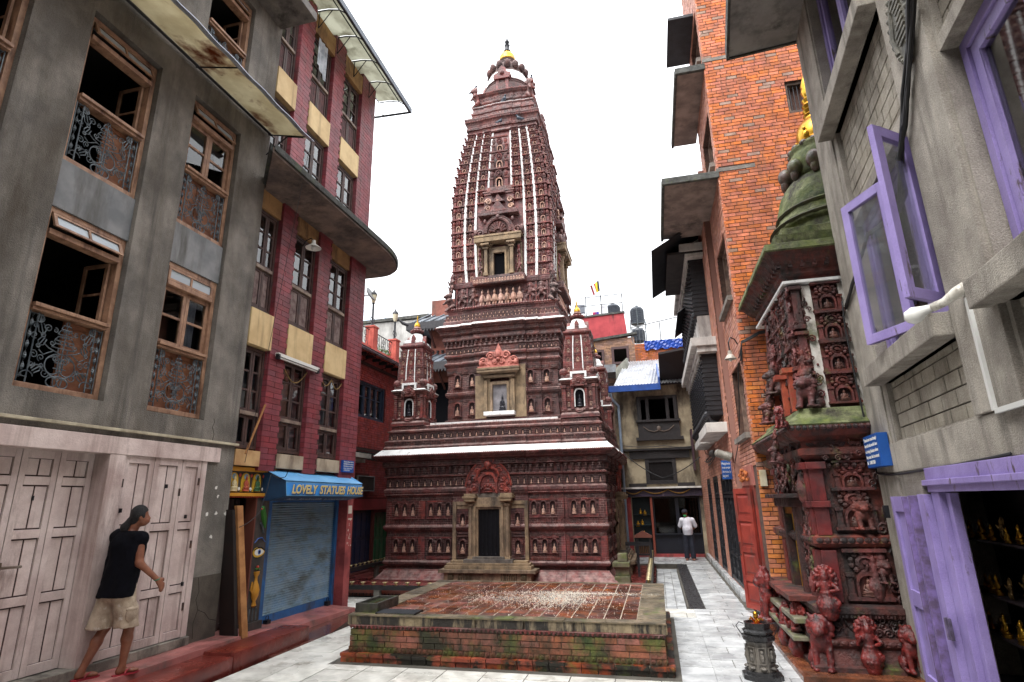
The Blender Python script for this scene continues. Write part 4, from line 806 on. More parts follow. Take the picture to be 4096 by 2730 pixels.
# porch shafts that stand out from the right face
# ---- crowning dome
def crown(c, s, parent, lobes=14, hi=1.):
    """dome, petal ring and gilt finial; s = dome radius"""
    b = MB().lathe([(1.12 * s, -.9 * s * hi), (1.12 * s, -.1 * s), (1.08 * s, 0), (1.1 * s, .06 * s), (1.02 * s, .1 * s)], c, 24); b.build("dome_drum", TERRAD, parent, smooth=35)
    MB().lathe([(1.0 * s, .1 * s), (1.0 * s, .2 * s), (1.03 * s, .22 * s), (1.02 * s, .26 * s), (.97 * s, .27 * s)], c, 28).build("dome_ring", TERRAD, parent, smooth=30)
    MB().lathe([(.98 * s, .265 * s), (.97 * s, .42 * s), (.93 * s, .62 * s), (.82 * s, .86 * s), (.66 * s, 1.02 * s)], c, 28).build("white_dome", WHITE, parent, smooth=50)
    b = MB().lathe([(.8 * s, .8 * s), (.84 * s, .84 * s), (.78 * s, 1.0 * s), (.74 * s, 1.3 * s), (.56 * s, 1.5 * s), (.46 * s, 1.58 * s), (.48 * s, 1.66 * s), (.4 * s, 1.74 * s), (.44 * s, 1.84 * s), (.32 * s, 1.9 * s)], c, 20)
    for i in range(lobes): a = 2 * math.pi * i / lobes; b.ell((c[0] + .82 * s * math.cos(a), c[1] + .82 * s * math.sin(a), c[2] + 1.16 * s), (.15 * s, .15 * s, .22 * s), 8, 6)
    for i in range(lobes): a = 2 * math.pi * (i + .5) / lobes; b.ell((c[0] + .44 * s * math.cos(a), c[1] + .44 * s * math.sin(a), c[2] + 1.62 * s), (.09 * s, .09 * s, .08 * s), 6, 4)
    b.build("petal_ring", TERRAD, parent, smooth=50)
    MB().lathe([(.38 * s, 1.9 * s), (.4 * s, 1.94 * s), (.36 * s, 2.0 * s), (.37 * s, 2.14 * s), (.3 * s, 2.3 * s), (.16 * s, 2.42 * s), (.16 * s, 2.48 * s)], c, 20).build("gilt_dome", GOLD, parent, smooth=40)
    b = MB().lathe([(.2 * s, 2.48 * s), (.13 * s, 2.6 * s), (.1 * s, 2.8 * s), (.13 * s, 2.86 * s), (.06 * s, 2.92 * s), (.11 * s, 3.05 * s), (.05 * s, 3.18 * s), (.02 * s, 3.35 * s)], c, 10)
    for i in range(4): a = i * math.pi / 2 + .4; b.tube([(c[0] + .08 * s * math.cos(a), c[1] + .08 * s * math.sin(a), c[2] + 2.86 * s), (c[0] + .2 * s * math.cos(a), c[1] + .2 * s * math.sin(a), c[2] + 2.98 * s), (c[0] + .1 * s * math.cos(a), c[1] + .1 * s * math.sin(a), c[2] + 3.1 * s)], .015 * s, 4)
    b.build("finial", IRON if hi > 1 else GOLD, parent, smooth=40)
crown((TC.x - .05, TC.y, 18.18), .93, temple, 14, 1.3)
for fr in SIDE:
    q = MB(); q.fb(fr, -.34, .26, 17.72, 17.8, .8, 1.06).fb(fr, -.3, -.17, 17.8, 18.3, .8, 1.02).fb(fr, .09, .22, 17.8, 18.3, .8, 1.02).fb(fr, -.36, .28, 18.3, 18.4, .7, 1.08).prism(fr, [(-.4, 18.4), (.32, 18.4), (.3, 18.55), (.14, 18.62), (.1, 18.8), (-.04, 18.95), (-.18, 18.8), (-.22, 18.62), (-.38, 18.55)], .6, 1.04).ell(fr.p(-.04, 18.58, 1.04), .1)
    q.build("dormer_niche", TERRAR, temple); MB().fb(fr, -.169, .089, 17.801, 18.299, .8, .94).build("niche_dark_panel", DARK, temple)
# ---- four corner turrets on the terrace
def turret(cx_, cy_):
    c = Vector((cx_, cy_, 4.33)); r = MB().slab([(cx_ - .56, cy_ - .56), (cx_ + .56, cy_ - .56), (cx_ + .56, cy_ + .56), (cx_ - .56, cy_ + .56)], 4.33, 4.42).build("corner_turret", TERRAR, temple)
    fs = [Fr((cx_, cy_, 0), (1, 0), (0, -1)), Fr((cx_, cy_, 0), (0, 1), (1, 0)), Fr((cx_, cy_, 0), (-1, 0), (0, 1)), Fr((cx_, cy_, 0), (0, -1), (-1, 0))]
    def lp(h, z): return [(cx_ - h, cy_ - h, z), (cx_ + h, cy_ - h, z), (cx_ + h, cy_ + h, z), (cx_ - h, cy_ + h, z)]
    b = MB().loops([lp(h, z) for h, z in ((.56, 4.42), (.52, 4.48), (.54, 4.54), (.47, 4.58), (.45, 4.62), (.45, 5.28), (.5, 5.32), (.56, 5.4), (.56, 5.43))]); b.loops([lp(h, z) for h, z in ((.5, 5.48), (.5, 5.6), (.46, 5.62))])
    b.build("turret_body", TERRA, r)
    MB().loops([lp(h, z) for h, z in ((.57, 5.432), (.575, 5.445), (.48, 5.5))]).build("white_eave", WHITE, r)
    b = MB()
    for fr in fs: b.fb(fr, -.2, .2, 5.61, 5.68, .3, .53); b.fb(fr, -.24, -.18, 5.5, 5.68, .3, .535); b.fb(fr, .18, .24, 5.5, 5.68, .3, .535)
    b.build("white_sill", WHITE, r)
    b = MB().loops([lp(h, z) for h, z in ((.43, 5.62), (.44, 5.9), (.42, 6.3), (.385, 6.6), (.35, 6.82), (.38, 6.85), (.42, 6.9), (.42, 6.95), (.34, 6.98), (.33, 7.04))]); b.build("turret_tower", TERRAR, r)
    cells, wh, low, drk = MB(), MB(), MB(), MB()
    for fr in fs:
        zz = [5.66, 5.97, 6.27, 6.55, 6.81]; hh = [.435, .435, .422, .39, .355]
        for k in range(4):
            for f in (-.66, 0, .66):
                if f == 0 and k == 0: continue
                tl_ = math.atan2(hh[k + 1] - hh[k], .3); hm = (hh[k] + hh[k + 1]) / 2
                cells.inst(tn, Matrix.Translation(fr.p(f * hm, zz[k], hh[k] - .005)) @ fr.mat().to_4x4() @ Matrix.Rotation(-tl_, 4, 'X') @ Matrix.Diagonal((hm * .52, .1, zz[k + 1] - zz[k], 1)))
        for s_ in (-1, 1): wh.loops([[fr.p(s_ * .33 * h - .014, z, h - .03), fr.p(s_ * .33 * h + .014, z, h - .03), fr.p(s_ * .33 * h + .014, z, h + .025), fr.p(s_ * .33 * h - .014, z, h + .025)] for z, h in zip(zz, hh)])
        for s_ in (-1, 1):
            for u in (.2, .43): low.fb(fr, s_ * u - .035, s_ * u + .035, 4.6, 5.24, .4, .52); low.fb(fr, s_ * u - .05, s_ * u + .05, 5.2, 5.28, .4, .55); low.fb(fr, s_ * u - .05, s_ * u + .05, 4.56, 4.64, .4, .55)
            low.inst(tn, fr.at(s_ * .32, 4.64, .45, .16, .1, .28)); low.inst(tn, fr.at(s_ * .32, 4.94, .45, .16, .1, .28))
        low.prism(fr, [(-.24, 5.24), (.24, 5.24), (.22, 5.42), (.1, 5.52), (0, 5.6), (-.1, 5.52), (-.22, 5.42)], .45, .58); low.tube(spiral(fr, 0, 5.4, .09, .59), .02, 5)
        for s_ in (-1, 1): low.tube(spiral(fr, s_ * .15, 5.34, .06, .59, 1.4, s_), .018, 5); low.ell(fr.p(s_ * .42, 5.68, .48), (.1, .08, .12), 6, 5)
        low.prism(fr, [(-.16, 5.62), (.16, 5.62), (.14, 5.76), (0, 5.92), (-.14, 5.76)], .4, .5); low.tube([fr.p(.12 * math.cos(t_), 4.56 - .08 * math.sin(t_), .55) for t_ in [math.pi * i / 8 for i in range(9)]], .02, 5)
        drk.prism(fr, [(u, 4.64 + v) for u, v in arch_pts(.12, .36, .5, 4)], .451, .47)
        wf = MB(); arch_band(wf, Fr(fr.p(0, 4.64, 0), (fr.u.x, fr.u.y), (fr.n.x, fr.n.y)), .125, .36, .5, .03, .45, .49); wh.inst(wf, Matrix.Identity(4))
    cells.build("tower_niche", [TERRAR, TERRAP, NICHE_SHADE], r, kind="stuff"); wh.build("white_stripe", WHITE, r); low.build("niche_carving", [TERRAR, TERRAP, NICHE_SHADE], r, kind="stuff"); drk.build("niche_dark_panel", DARK, r)
    ido = MB()
    for fr in fs: ido.inst(BUD, fr.at(0, 4.65, .475, .2, .1, .4))
    ido.build("idol", MATS["black_idol_stone"], r, smooth=40, kind="stuff")
    b = MB().loops([lp(h, z) for h, z in ((.3, 7.04), (.3, 7.12), (.24, 7.16))]); b.lathe([(.24, 7.14), (.235, 7.26), (.18, 7.38), (.1, 7.42)], (cx_, cy_, 0), 16); b.build("white_dome", WHITE, r, smooth=40)
    b = MB().lathe([(.1, 7.4), (.11, 7.46), (.2, 7.48), (.21, 7.53), (.12, 7.57), (.14, 7.6), (.09, 7.66)], (cx_, cy_, 0), 14)
    for i in range(12): a = i * math.pi / 6; b.ell((cx_ + .19 * math.cos(a), cy_ + .19 * math.sin(a), 7.5), (.045, .045, .04), 6, 4)
    for fr in fs: b.prism(fr, [(-.06, 7.05), (.06, 7.05), (.06, 7.22), (0, 7.33), (-.06, 7.22)], .2, .33)
    b.build("petal_ring", TERRAR, r, smooth=50)
    MB().lathe([(.1, 7.66), (.1, 7.72), (.08, 7.78), (.035, 7.82), (.035, 7.84), (.02, 7.9), (.026, 7.93), (.005, 8.06)], (cx_, cy_, 0), 12).build("gilt_finial", GOLD, r, smooth=40)
for sx in (-1, 1):
    for sy in (-1, 1): turret(TC.x + sx * 2.66, TC.y + sy * 2.66)

# pigeons on the ledges
PIG = sdf([('c', (0, .06, .1), (0, -.06, .13), .055, .06), ('c', (0, -.08, .15), (0, -.1, .21), .035, .03), ('e', (0, -.11, .225), (.032, .038, .032)), ('c', (0, -.14, .222), (0, -.165, .215), .01, .004), ('c', (0, .08, .1), (0, .2, .06), .04, .02), ('c', (.02, -.02, .07), (.02, -.03, .0), .012, .01), ('c', (-.02, -.02, .07), (-.02, -.03, .0), .012, .01)], .012, .02).mesh("pigeon", mat("slate_feather", S(70, 78, 92), S(44, 48, 58), 14, .5), True)
for i, (u, v, w_, a_, l) in enumerate(((.05, 17.0, 1.2, .8, "slate grey pigeon perched mid ledge under the temple dome"), (-.1, 15.88, 1.4, 1.4, "slate grey pigeon on the tower cornice above the middle medallion"), (.75, 15.88, 1.38, -1.2, "slate grey pigeon on the tower cornice toward its right corner"), (-1.2, 17.8, 1.1, 1.2, "slate grey pigeon perched on the top left corner lion"), (1.12, 17.78, 1.08, .6, "slate grey pigeon perched on the top right corner lion"))):
    inst(PIG, "pigeon", None, FRONT.at(u, v, w_, 1.2, 1.2, 1.2) @ Matrix.Rotation(a_, 4, 'Z'), **tag(l, "pigeon", "pigeons on the temple tower"))
# ------------------------------------------------------------------ grey rendered house (left)
GREYR = mat("grey_cement_render", c1=S(146, 139, 130), c2=S(108, 103, 97), scale=1.6, rough=.9, speck=.3, drip=S(74, 70, 66), bump=.9, bscale=55, grime=S(84, 76, 66), gsc=1.1, glo=.46, ghi=.7, stretch=.3)
GREYP = mat("smooth_grey_panel", S(140, 140, 140), S(112, 114, 116), 2.2, .7, grime=S(90, 88, 84), gsc=2, stretch=.2)
PINKW = mat("pink_painted_wood", S(224, 205, 198), S(198, 176, 170), 2.6, .6, drip=S(150, 124, 116), var=.06, speck=.08, bump=.25, bscale=30, grime=S(132, 104, 98), gsc=2.6, glo=.56, ghi=.74, stretch=.25)
GROOVE = mat("brown_groove", S(70, 48, 44), rough=.9)
TANW = mat("tan_varnished_wood", S(180, 140, 112), S(146, 110, 88), 7, .5, bump=.2, bscale=60, grime=S(92, 60, 44), gsc=6, stretch=.2)
STEEL = mat("painted_steel", S(104, 112, 116), S(70, 78, 84), 10, .4, metal=.2)
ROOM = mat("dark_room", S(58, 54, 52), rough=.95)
GLASS = glass("window_glass"); GLASSD = glass("dusty_glass", (.5, .55, .6, 1), 1.2)
CURT = mat("pale_curtain", S(196, 198, 202), S(150, 154, 160), 5, .9)
FG = FX(-6.4)
grey = thing("grey_house", "grey cement rendered house with tan wooden windows and pink wooden doors", "house", (-6.4, 5, 0))
WIN = [(4.375, 5.405, 6.03, 8.12), (6.035, 7.035, 6.06, 8.16), (4.375, 5.405, 3.31, 5.42), (6.035, 7.035, 3.3, 5.44), (6.05, 7.02, 8.9, 10.8), (2.75, 3.72, 6.03, 8.1), (2.75, 3.72, 3.3, 5.42)]
DOORH = [(-1, 5.61, .3, 2.7), (5.81, 7.18, .34, 2.7)]
b = MB(); b.wall(FG, -11, 7.75, .0, 12.2, [(4.37, 5.41, 3.3, 8.14), (6.03, 7.04, 3.28, 8.18), WIN[4], (2.7, 3.72, 3.3, 8.14)] + DOORH, -.32, 0)  # stretch behind the viewpoint is unseen, lengthened to block sky light
for lo_, hi_ in ((5.42, 6.03), (3.0, 3.02)): pass
b.build("wall", GREYR, grey)
b = MB(); b.add([(-6.72, 7.75, 0), (-10, 7.75, 0), (-10, 7.75, 12.2), (-6.72, 7.75, 12.2)], [(0, 1, 2, 3)]); b.add([(-10, -3, 12.19), (-6.4, -3, 12.19), (-6.4, 7.75, 12.19), (-10, 7.75, 12.19)], [(0, 1, 2, 3)])
b.add([(-9.9, -3, 0), (-9.9, 7.74, 0), (-9.9, 7.74, 12.1), (-9.9, -3, 12.1)], [(0, 1, 2, 3)]); b.add([(-9.9, -3, 0), (-6.5, -3, 0), (-6.5, -3, 12.1), (-9.9, -3, 12.1)], [(0, 1, 2, 3)])
for z in (3.05, 5.75, 8.6, 11): b.box(-9.9, -6.73, -3, 7.74, z - .08, z + .06)
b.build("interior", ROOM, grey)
# recessed smooth panels and sunk window strips
for a, b_, v0, v1 in ((4.372, 5.408, 5.421, 6.028), (6.032, 7.038, 5.441, 6.058), (2.702, 3.718, 5.421, 6.028)): MB().fb(FG, a, b_, v0, v1, -.25, -.06).build("spandrel_panel", GREYP, grey, bevel=.006)
MB().fb(FG, 7.2, 7.752, .02, 1.1, -.1, .012).build("plinth_render", mat("dark_cement_plinth", S(98, 90, 80), S(70, 64, 58), 2.5, .85, bump=.5, grime=S(50, 46, 42)), grey)
MB().fb(FG, -11, 7.78, 2.965, 3.0, -.05, .05).build("ledge", mat("pale_ledge", S(206, 194, 168), S(160, 148, 126), 4, .7), grey, bevel=.005)
MB().fb(FG, -3, 7.42, 2.69, 2.9, -.2, .035).build("door_beam", PINKW, grey, bevel=.006)
MB().fb(FG, -3, 7.22, .25, .36, -.3, .05).build("threshold", mat("pale_threshold", S(158, 150, 138), S(112, 106, 98), 4, .8, bump=.5, grime=S(60, 56, 50), gsc=4), grey, bevel=.008)
MB().fb(FG, 5.6, 5.82, .36, 2.69, -.28, .03).build("door_post", PINKW, grey, bevel=.006)
MB().fb(FG, 7.1, 7.2, .36, 2.69, -.28, .012).build("door_post", PINKW, grey, bevel=.006)
def plank_leaf(fr, u0, u1, v0, v1, w_, cols, name="door_leaf", splits=(0, .24, .58, 1)):
    """a door leaf of stiles, rails and sunk boards"""
    r = MB().fb(fr, u0, u1, v0, v1, w_ - .04, w_ - .012).build(name, GROOVE, grey); wd = (u1 - u0); st_ = wd * .16; q = MB()
    q.fb(fr, u0 + .002, u0 + st_, v0, v1, w_ - .03, w_ + .012).fb(fr, u1 - st_, u1 - .002, v0, v1, w_ - .03, w_ + .012)
    rails = [v0 + (v1 - v0) * s_ for s_ in splits]
    for i, v in enumerate(rails):
        a = v - .05 if 0 < i < len(rails) - 1 else (v if i == 0 else v - .09); q.fb(fr, u0 + st_ + .001, u1 - st_ - .001, a, a + (.1 if i in (0, ) else .09), w_ - .03, w_ + .012)
    q.build("rail", PINKW, r, bevel=.003)
    for i in range(len(rails) - 1):
        a, b_ = rails[i] + (.1 if i == 0 else .05), rails[i + 1] - (.09 if i == len(rails) - 2 else .06); p = (u1 - u0 - 2 * st_) / cols
        for k in range(cols): MB().fb(fr, u0 + st_ + k * p + .009, u0 + st_ + (k + 1) * p - .009, a + .006, b_ - .006, w_ - .03, w_ - .008).build("door_board", PINKW, r)
    return r
x = 5.598 - .42 * 9
for i in range(9):
    u = x + i * .42
    plank_leaf(FG, u, u + .415, .37, 2.69, -.2, 2, splits=(0, .33, .62, .86, 1))
FD = FG
for u0, u1 in ((5.83, 6.28), (6.285, 6.75), (6.755, 7.1)): plank_leaf(FD, u0, u1, .37, 2.69, -.01, 2 if u1 - u0 > .4 else 1, splits=(0, .27, .62, 1))
b = MB().fb(FG, 3.9, 4.72, 1.43, 1.47, -.185, -.15); b.tube([FG.p(4.2, 1.5, -.15), FG.p(4.95, 1.48, -.15)], .014, 6)
for u in (4.3, 4.5, 4.7): b.fb(FG, u, u + .04, 1.46, 1.54, -.2, -.13)
b.fb(FG, 4.4, 4.5, 1.3, 1.44, -.18, -.12); b.build("door_bolt", mat("worn_steel", S(150, 140, 128), S(90, 70, 56), 8, .4, metal=.7), grey)
for u, v in ((4.95, 2.15), (5.86, 2.0), (6.9, 1.9), (5.9, .98), (7.0, 1.02), (6.2, .9), (6.5, 2.3)): MB().fb(FG, u, u + .018, v, v + .05, -.2 if u < 5.5 else 0, -.186 if u < 5.5 else .034).build("iron_staple", IRON, grey)
# wrought iron window grille (one pattern, shared)
gr = MB(); Wd, Ht, T = .84, .74, .0085
def gt(pts, r=T * .8): gr.tube([(x, 0, z) for x, z in pts], r, 5)
for x in (0, Wd): gt([(x, 0), (x, Ht)], .008)
for z in (.06, Ht - .02): gt([(0, z), (.1, z)], .006); gt([(Wd - .1, z), (Wd, z)], .006)
for x in (.035, Wd - .035):
    L_ = [[(x + .016 * math.cos(a), .016 * math.sin(a), z), (x - .016 * math.cos(a), -.016 * math.sin(a), z)] for a, z in [(i * .6, .06 + i * (Ht - .08) / 30) for i in range(31)]]
    for p, q in zip(L_, L_[1:]): gr.add([p[0], p[1], q[1], q[0]], [(0, 1, 2, 3)])
for x in (.09, Wd - .09): gt([(x, 0), (x, Ht)], .009)
cx_ = Wd / 2
def arc(x, z, rx, rz, a0, a1, n=10): return [(x + rx * math.cos(a0 + (a1 - a0) * i / n), z + rz * math.sin(a0 + (a1 - a0) * i / n)) for i in range(n + 1)]
for s_ in (-1, 1):
    gt(arc(cx_, .23, .17, .13, math.pi / 2, math.pi / 2 + s_ * math.pi * .98)); gt(arc(cx_ + s_ * .08, .23, .09, .1, 0, 2 * math.pi, 14)); gt(arc(cx_, .05, .12, .07, -math.pi / 2, -math.pi / 2 + s_ * math.pi)); gt(arc(cx_ + s_ * .06, .05, .06, .05, 0, 6.28, 10)); gt([(cx_ + s_ * .1, .12), (cx_ + s_ * .05, .1), (cx_ + s_ * .04, .02)])
    gt([(cx_ + s_ * .03, .36), (cx_ + s_ * .16, .4), (cx_ + s_ * .22, .44)]); gt([(cx_ + s_ * .1, .38), (cx_ + s_ * .2, .32), (cx_ + s_ * .26, .36)]); gt([(cx_ + s_ * .14, .3), (cx_ + s_ * .03, .34)])
    for x, z, k, rot in ((.24, .52, 1, .4), (.27, .4, .9, -.5), (.2, .2, .9, 2.3), (.29, .66, .6, .2)):
        X = cx_ + s_ * x; a = math.pi / 2 - s_ * rot
        for e in (-.5, 0, .5): gt([(X, z), (X + k * .06 * math.cos(a + e * 1.5), z + k * .06 * math.sin(a + e * 1.5)), (X + k * .12 * math.cos(a + e * .5), z + k * .12 * math.sin(a + e * .5))])
        gt(arc(X, z, .022 * k, .022 * k, 0, 6.28, 8))
    gt(arc(cx_ + s_ * .25, .14, .08, .06, .2, 3.4)); gt(arc(cx_ + s_ * .33, .06, .07, .06, .2, 3.4)); gt(arc(cx_ + s_ * .3, .68, .04, .04, 0, 6.28, 10))
for k, (z, wd) in enumerate(((.42, .13), (.5, .11), (.57, .09), (.63, .06))):
    gt([(cx_ - wd, z), (cx_ - wd * .7, z + .045), (cx_ + wd * .7, z + .045), (cx_ + wd, z), (cx_ - wd, z)]); gt([(cx_ - wd * .4, z), (cx_ - wd * .4, z - .04)]); gt([(cx_ + wd * .4, z), (cx_ + wd * .4, z - .04)])
for s_ in (-1, 1):
    for x, z, rr, a0 in ((.2, .6, .045, 0), (.13, .46, .035, 2), (.3, .3, .045, 1), (.15, .13, .05, 3), (.33, .5, .04, 4), (.22, .28, .04, 5), (.3, .2, .035, 2.5), (.12, .6, .03, 1.2), (.34, .6, .035, .6), (.07, .3, .03, 3)):
        gt([(cx_ + s_ * (x + rr * (1 - i / 16) * math.cos(a0 + i * .62)), z + rr * (1 - i / 16) * math.sin(a0 + i * .62)) for i in range(14)], T * .65)
gt(arc(cx_, .7, .018, .025, 0, 6.28, 8)); gt([(cx_, .68), (cx_, .1)])
for z in (.2, .26): gt([(cx_ - .07, z), (cx_ + .07, z)])
for x in (-.03, .03): gt([(cx_ + x, .16), (cx_ + x, .3)])
GRILLE = gr.mesh("window_grille", STEEL)
def tan_window(u0, u1, v0, v1, closed, open_transom=True):
    fr = FG; t = .065; r = MB().frame(fr, u0, u1, v0, v1, t, -.2, -.085, True).build("window", TANW, grey, bevel=.005)
    vm, vt = v0 + (v1 - v0) * .425, v0 + (v1 - v0) * .86; MB().fb(fr, u0 + t, u1 - t, vm - .035, vm, -.2, -.05).build("rail", TANW, r, bevel=.004); MB().fb(fr, u0 + t, u1 - t, vm + .004, vm + .045, -.2, -.02).build("sill_rail", TANW, r, bevel=.004); MB().fb(fr, u0 + t, u1 - t, vt - .045, vt + .02, -.2, -.055).build("transom_rail", TANW, r, bevel=.004)
    q = MB(); a = .4 if open_transom else .0                      # hopper light, tilted out at the bottom
    n = Vector((math.sin(a), 0, math.cos(a))); A = vt + .03; B = v1 - t - .01
    def hp(u, s_, w_): d = (B - A); return fr.p(u, B - d * (1 - s_) * math.cos(a), -.1 + d * (1 - s_) * math.sin(a) + w_)
    def hb(ua, ub, s0, s1): q.add([hp(ua, s0, 0), hp(ub, s0, 0), hp(ub, s1, 0), hp(ua, s1, 0), hp(ua, s0, .03), hp(ub, s0, .03), hp(ub, s1, .03), hp(ua, s1, .03)], BOXF)
    um = (u0 + u1) / 2
    hb(u0 + t + .01, u1 - t - .01, 0, .16); hb(u0 + t + .01, u1 - t - .01, .84, 1); hb(u0 + t + .01, u0 + t + .05, .17, .83); hb(u1 - t - .05, u1 - t - .01, .17, .83); hb(um - .015, um + .015, .17, .83)
    h_ = q.build("transom_sash", TANW, r); MB().add([hp(u0 + t + .05, .16, .012), hp(u1 - t - .05, .16, .012), hp(u1 - t - .05, .84, .012), hp(u0 + t + .05, .84, .012)], [(0, 1, 2, 3)]).build("pane", mat("frosted_glass", S(176, 184, 190), rough=.25), h_)
    # lower boarded shutters behind the grille
    for k, (a, b_) in enumerate(((u0 + t, um - .003), (um + .003, u1 - t))):
        if not closed and k == 0: continue
        s_ = MB().frame(fr, a, b_, v0 + t + .01, vm - .04, .06, -.19, -.155).fb(fr, a + .06, b_ - .06, v0 + t + .07, vm - .1, -.185, -.17).build("shutter_board", mat("brown_shutter_wood", S(156, 104, 74), S(124, 78, 56), 5, .6, bump=.2), r)
    if closed:
        for k, (a, b_) in enumerate(((u0 + t, um - .003), (um + .003, u1 - t))):
            s_ = MB().frame(fr, a, b_, vm + .05, vt - .05, .055, -.17, -.125).fb(fr, a + .055, b_ - .055, (vm + vt) / 2 - .018, (vm + vt) / 2 + .018, -.165, -.13).build("sash", TANW, r, bevel=.003)
            MB().add([fr.p(a + .05, vm + .1, -.147), fr.p(b_ - .05, vm + .1, -.147), fr.p(b_ - .05, vt - .1, -.147), fr.p(a + .05, vt - .1, -.147)], [(0, 1, 2, 3)]).build("pane", GLASS, s_)
        q = MB()
        for k in range(10): q.add([fr.p(um + .02 + k * .03, vm + .1, -.24 + .02 * (k % 2)), fr.p(um + .05 + k * .03, vm + .1, -.24 + .02 * ((k + 1) % 2)), fr.p(um + .05 + k * .03, vt - .1, -.24 + .02 * ((k + 1) % 2)), fr.p(um + .02 + k * .03, vt - .1, -.24 + .02 * (k % 2))], [(0, 1, 2, 3)])
        if closed == 2: q.build("curtain", CURT, r)
    else:
        for ue in (u1 - t - .03, u0 + t + .03):
            fs_ = Fr(fr.p(ue, 0, -.17), (-1, 0), (0, -1)); s_ = MB().frame(fs_, 0, .4, vm + .05, vt - .05, .05, -.015, .015).fb(fs_, .05, .35, (vm + vt) / 2 - .015, (vm + vt) / 2 + .015, -.01, .01).build("sash", TANW, r, bevel=.003); MB().fb(fs_, .045, .355, vm + .095, vt - .095, -.003, .003).build("pane", GLASSD, s_)
    inst(GRILLE, "window_grille", r, fr.at(u1 - t - .02 - .0, v0 + t + .0, -.1, (u1 - u0 - 2 * t - .04) / Wd, 1, (vm - .04 - v0 - t) / Ht) if fr.flip else fr.at(u0 + t + .02, v0 + t, -.1, (u1 - u0 - 2 * t - .04) / Wd, 1, (vm - .04 - v0 - t) / Ht))
    return r
for i, w_ in enumerate(WIN): tan_window(*w_, closed=(0, 1, 0, 2, 0, 0, 0)[i], open_transom=i != 3)
CRK = mat("dark_crack", S(44, 40, 37), rough=.95)
for pts in ([(7.25, 2.99), (7.27, 3.1), (7.22, 3.2), (7.25, 3.27), (7.23, 3.33)], [(7.3, 1.09), (7.34, .9), (7.3, .8), (7.36, .66), (7.5, .6), (7.6, .5), (7.74, .46)], [(7.36, .66), (7.3, .5), (7.32, .3)]):
    MB().tube([FG.p(u, v, .012 if v < 1.1 else .0) for u, v in pts], .004, 4).build("crack", CRK, grey)
for u, v in ((7.08, 2.35), (7.08, 1.5), (7.08, .7), (5.84, 2.3), (5.84, .8), (6.75, 2.2)): MB().fb(FG, u - .012, u + .012, v, v + .1, .0, .016).build("hinge", mat("rusty_hinge", S(96, 66, 54), S(60, 46, 42), 12, .7), grey)
# rusty tin awning with bracket rods
TIN = mat("rusty_tin_sheet", S(228, 220, 196), S(208, 198, 172), 2.5, .6, transl=.55, bump=.2, grime=S(112, 58, 26), gsc=1.3, glo=.5, ghi=.66, stretch=1, detail=8)
aw = MB(); N = 60
for k, (dz, mi) in enumerate(((0, 0),)):
    ls = [[(-6.36, y, 8.66), (-5.62, y, 8.44 + .008 * math.sin(y * 9)), (-5.62, y, 8.447 + .008 * math.sin(y * 9)), (-6.36, y, 8.667)] for y in [-.5 + i * 8.28 / N for i in range(N + 1)]]; aw.loops(ls)
a_ = aw.build("tin_awning", TIN, grey)
MB().loops([[(-5.63, y, 8.43 + .01 * math.sin(y * 9)), (-5.53, y, 8.4 + .012 * math.sin(y * 9)), (-5.53, y, 8.412 + .012 * math.sin(y * 9)), (-5.63, y, 8.455 + .01 * math.sin(y * 9))] for y in [-.5 + i * 8.35 / N for i in range(N + 1)]]).build("edge_strip", mat("zinc_edge", S(190, 196, 206), S(164, 170, 182), 4, .4, metal=.3), a_)
b = MB(); b.tube([(-6.34, -.5, 8.6), (-6.34, 7.72, 8.6)], .022, 6)
for y in (2.3, 4.4, 5.95, 7.7): b.tube([(-6.4, y, 8.62), (-5.62, y, 8.43)], .012, 5); b.tube([(-6.4, y, 8.2), (-6.0, y, 8.5), (-5.66, y, 8.42)] if y > 7 else [(-6.4, y, 8.62), (-6.0, y, 8.52)], .011, 5)
b.build("awning_bracket", IRON, a_)
MB().slab([(-6.42, 4), (-5.62, 4), (-5.62, 7.72), (-6.42, 7.72)], 11.02, 11.2).build("roof_slab", mat("stained_concrete", S(132, 126, 120), S(92, 88, 86), 2, .9, bump=.5, bscale=25, grime=S(54, 52, 50), gsc=2.5, moss=.2), grey, bevel=.01)
b = MB(); random.seed(5)
for i in range(90):
    c = Vector((-5.8 + U(-.16, .2), 7.3 + U(-.35, .35), 11.22 + U(0, .3))); d = Vector((U(-1, 1), U(-1, 1), U(-.2, 1))).normalized() * .06; e = Vector((U(-1, 1), U(-1, 1), U(-1, 1))).normalized() * .025; b.add([c, c + d * .5 + e, c + d, c + d * .5 - e], [(0, 1, 2, 3)])
b.build("weed_plant", mat("weed_leaf", S(96, 130, 40), S(70, 104, 30), 9, .7), loc=(-5.8, 7.3, 11.2), **tag("green weeds growing on the grey house roof slab edge", "weeds"))
for i, (u, v) in enumerate(((7.45, 2.32), (7.5, 2.2), (7.32, 1.95), (7.5, 1.95), (7.7, 1.95), (7.46, 1.62))): MB().prism(FG, [(u + U(-.01, .01) + .035 * math.cos(a) * U(.5, 1.2), v + .03 * math.sin(a) * U(.4, 1.3)) for a in [k * .9 for k in range(7)]], 0, .003).build("paper_scrap", mat("torn_paper", S(226, 222, 214), rough=.8), grey)

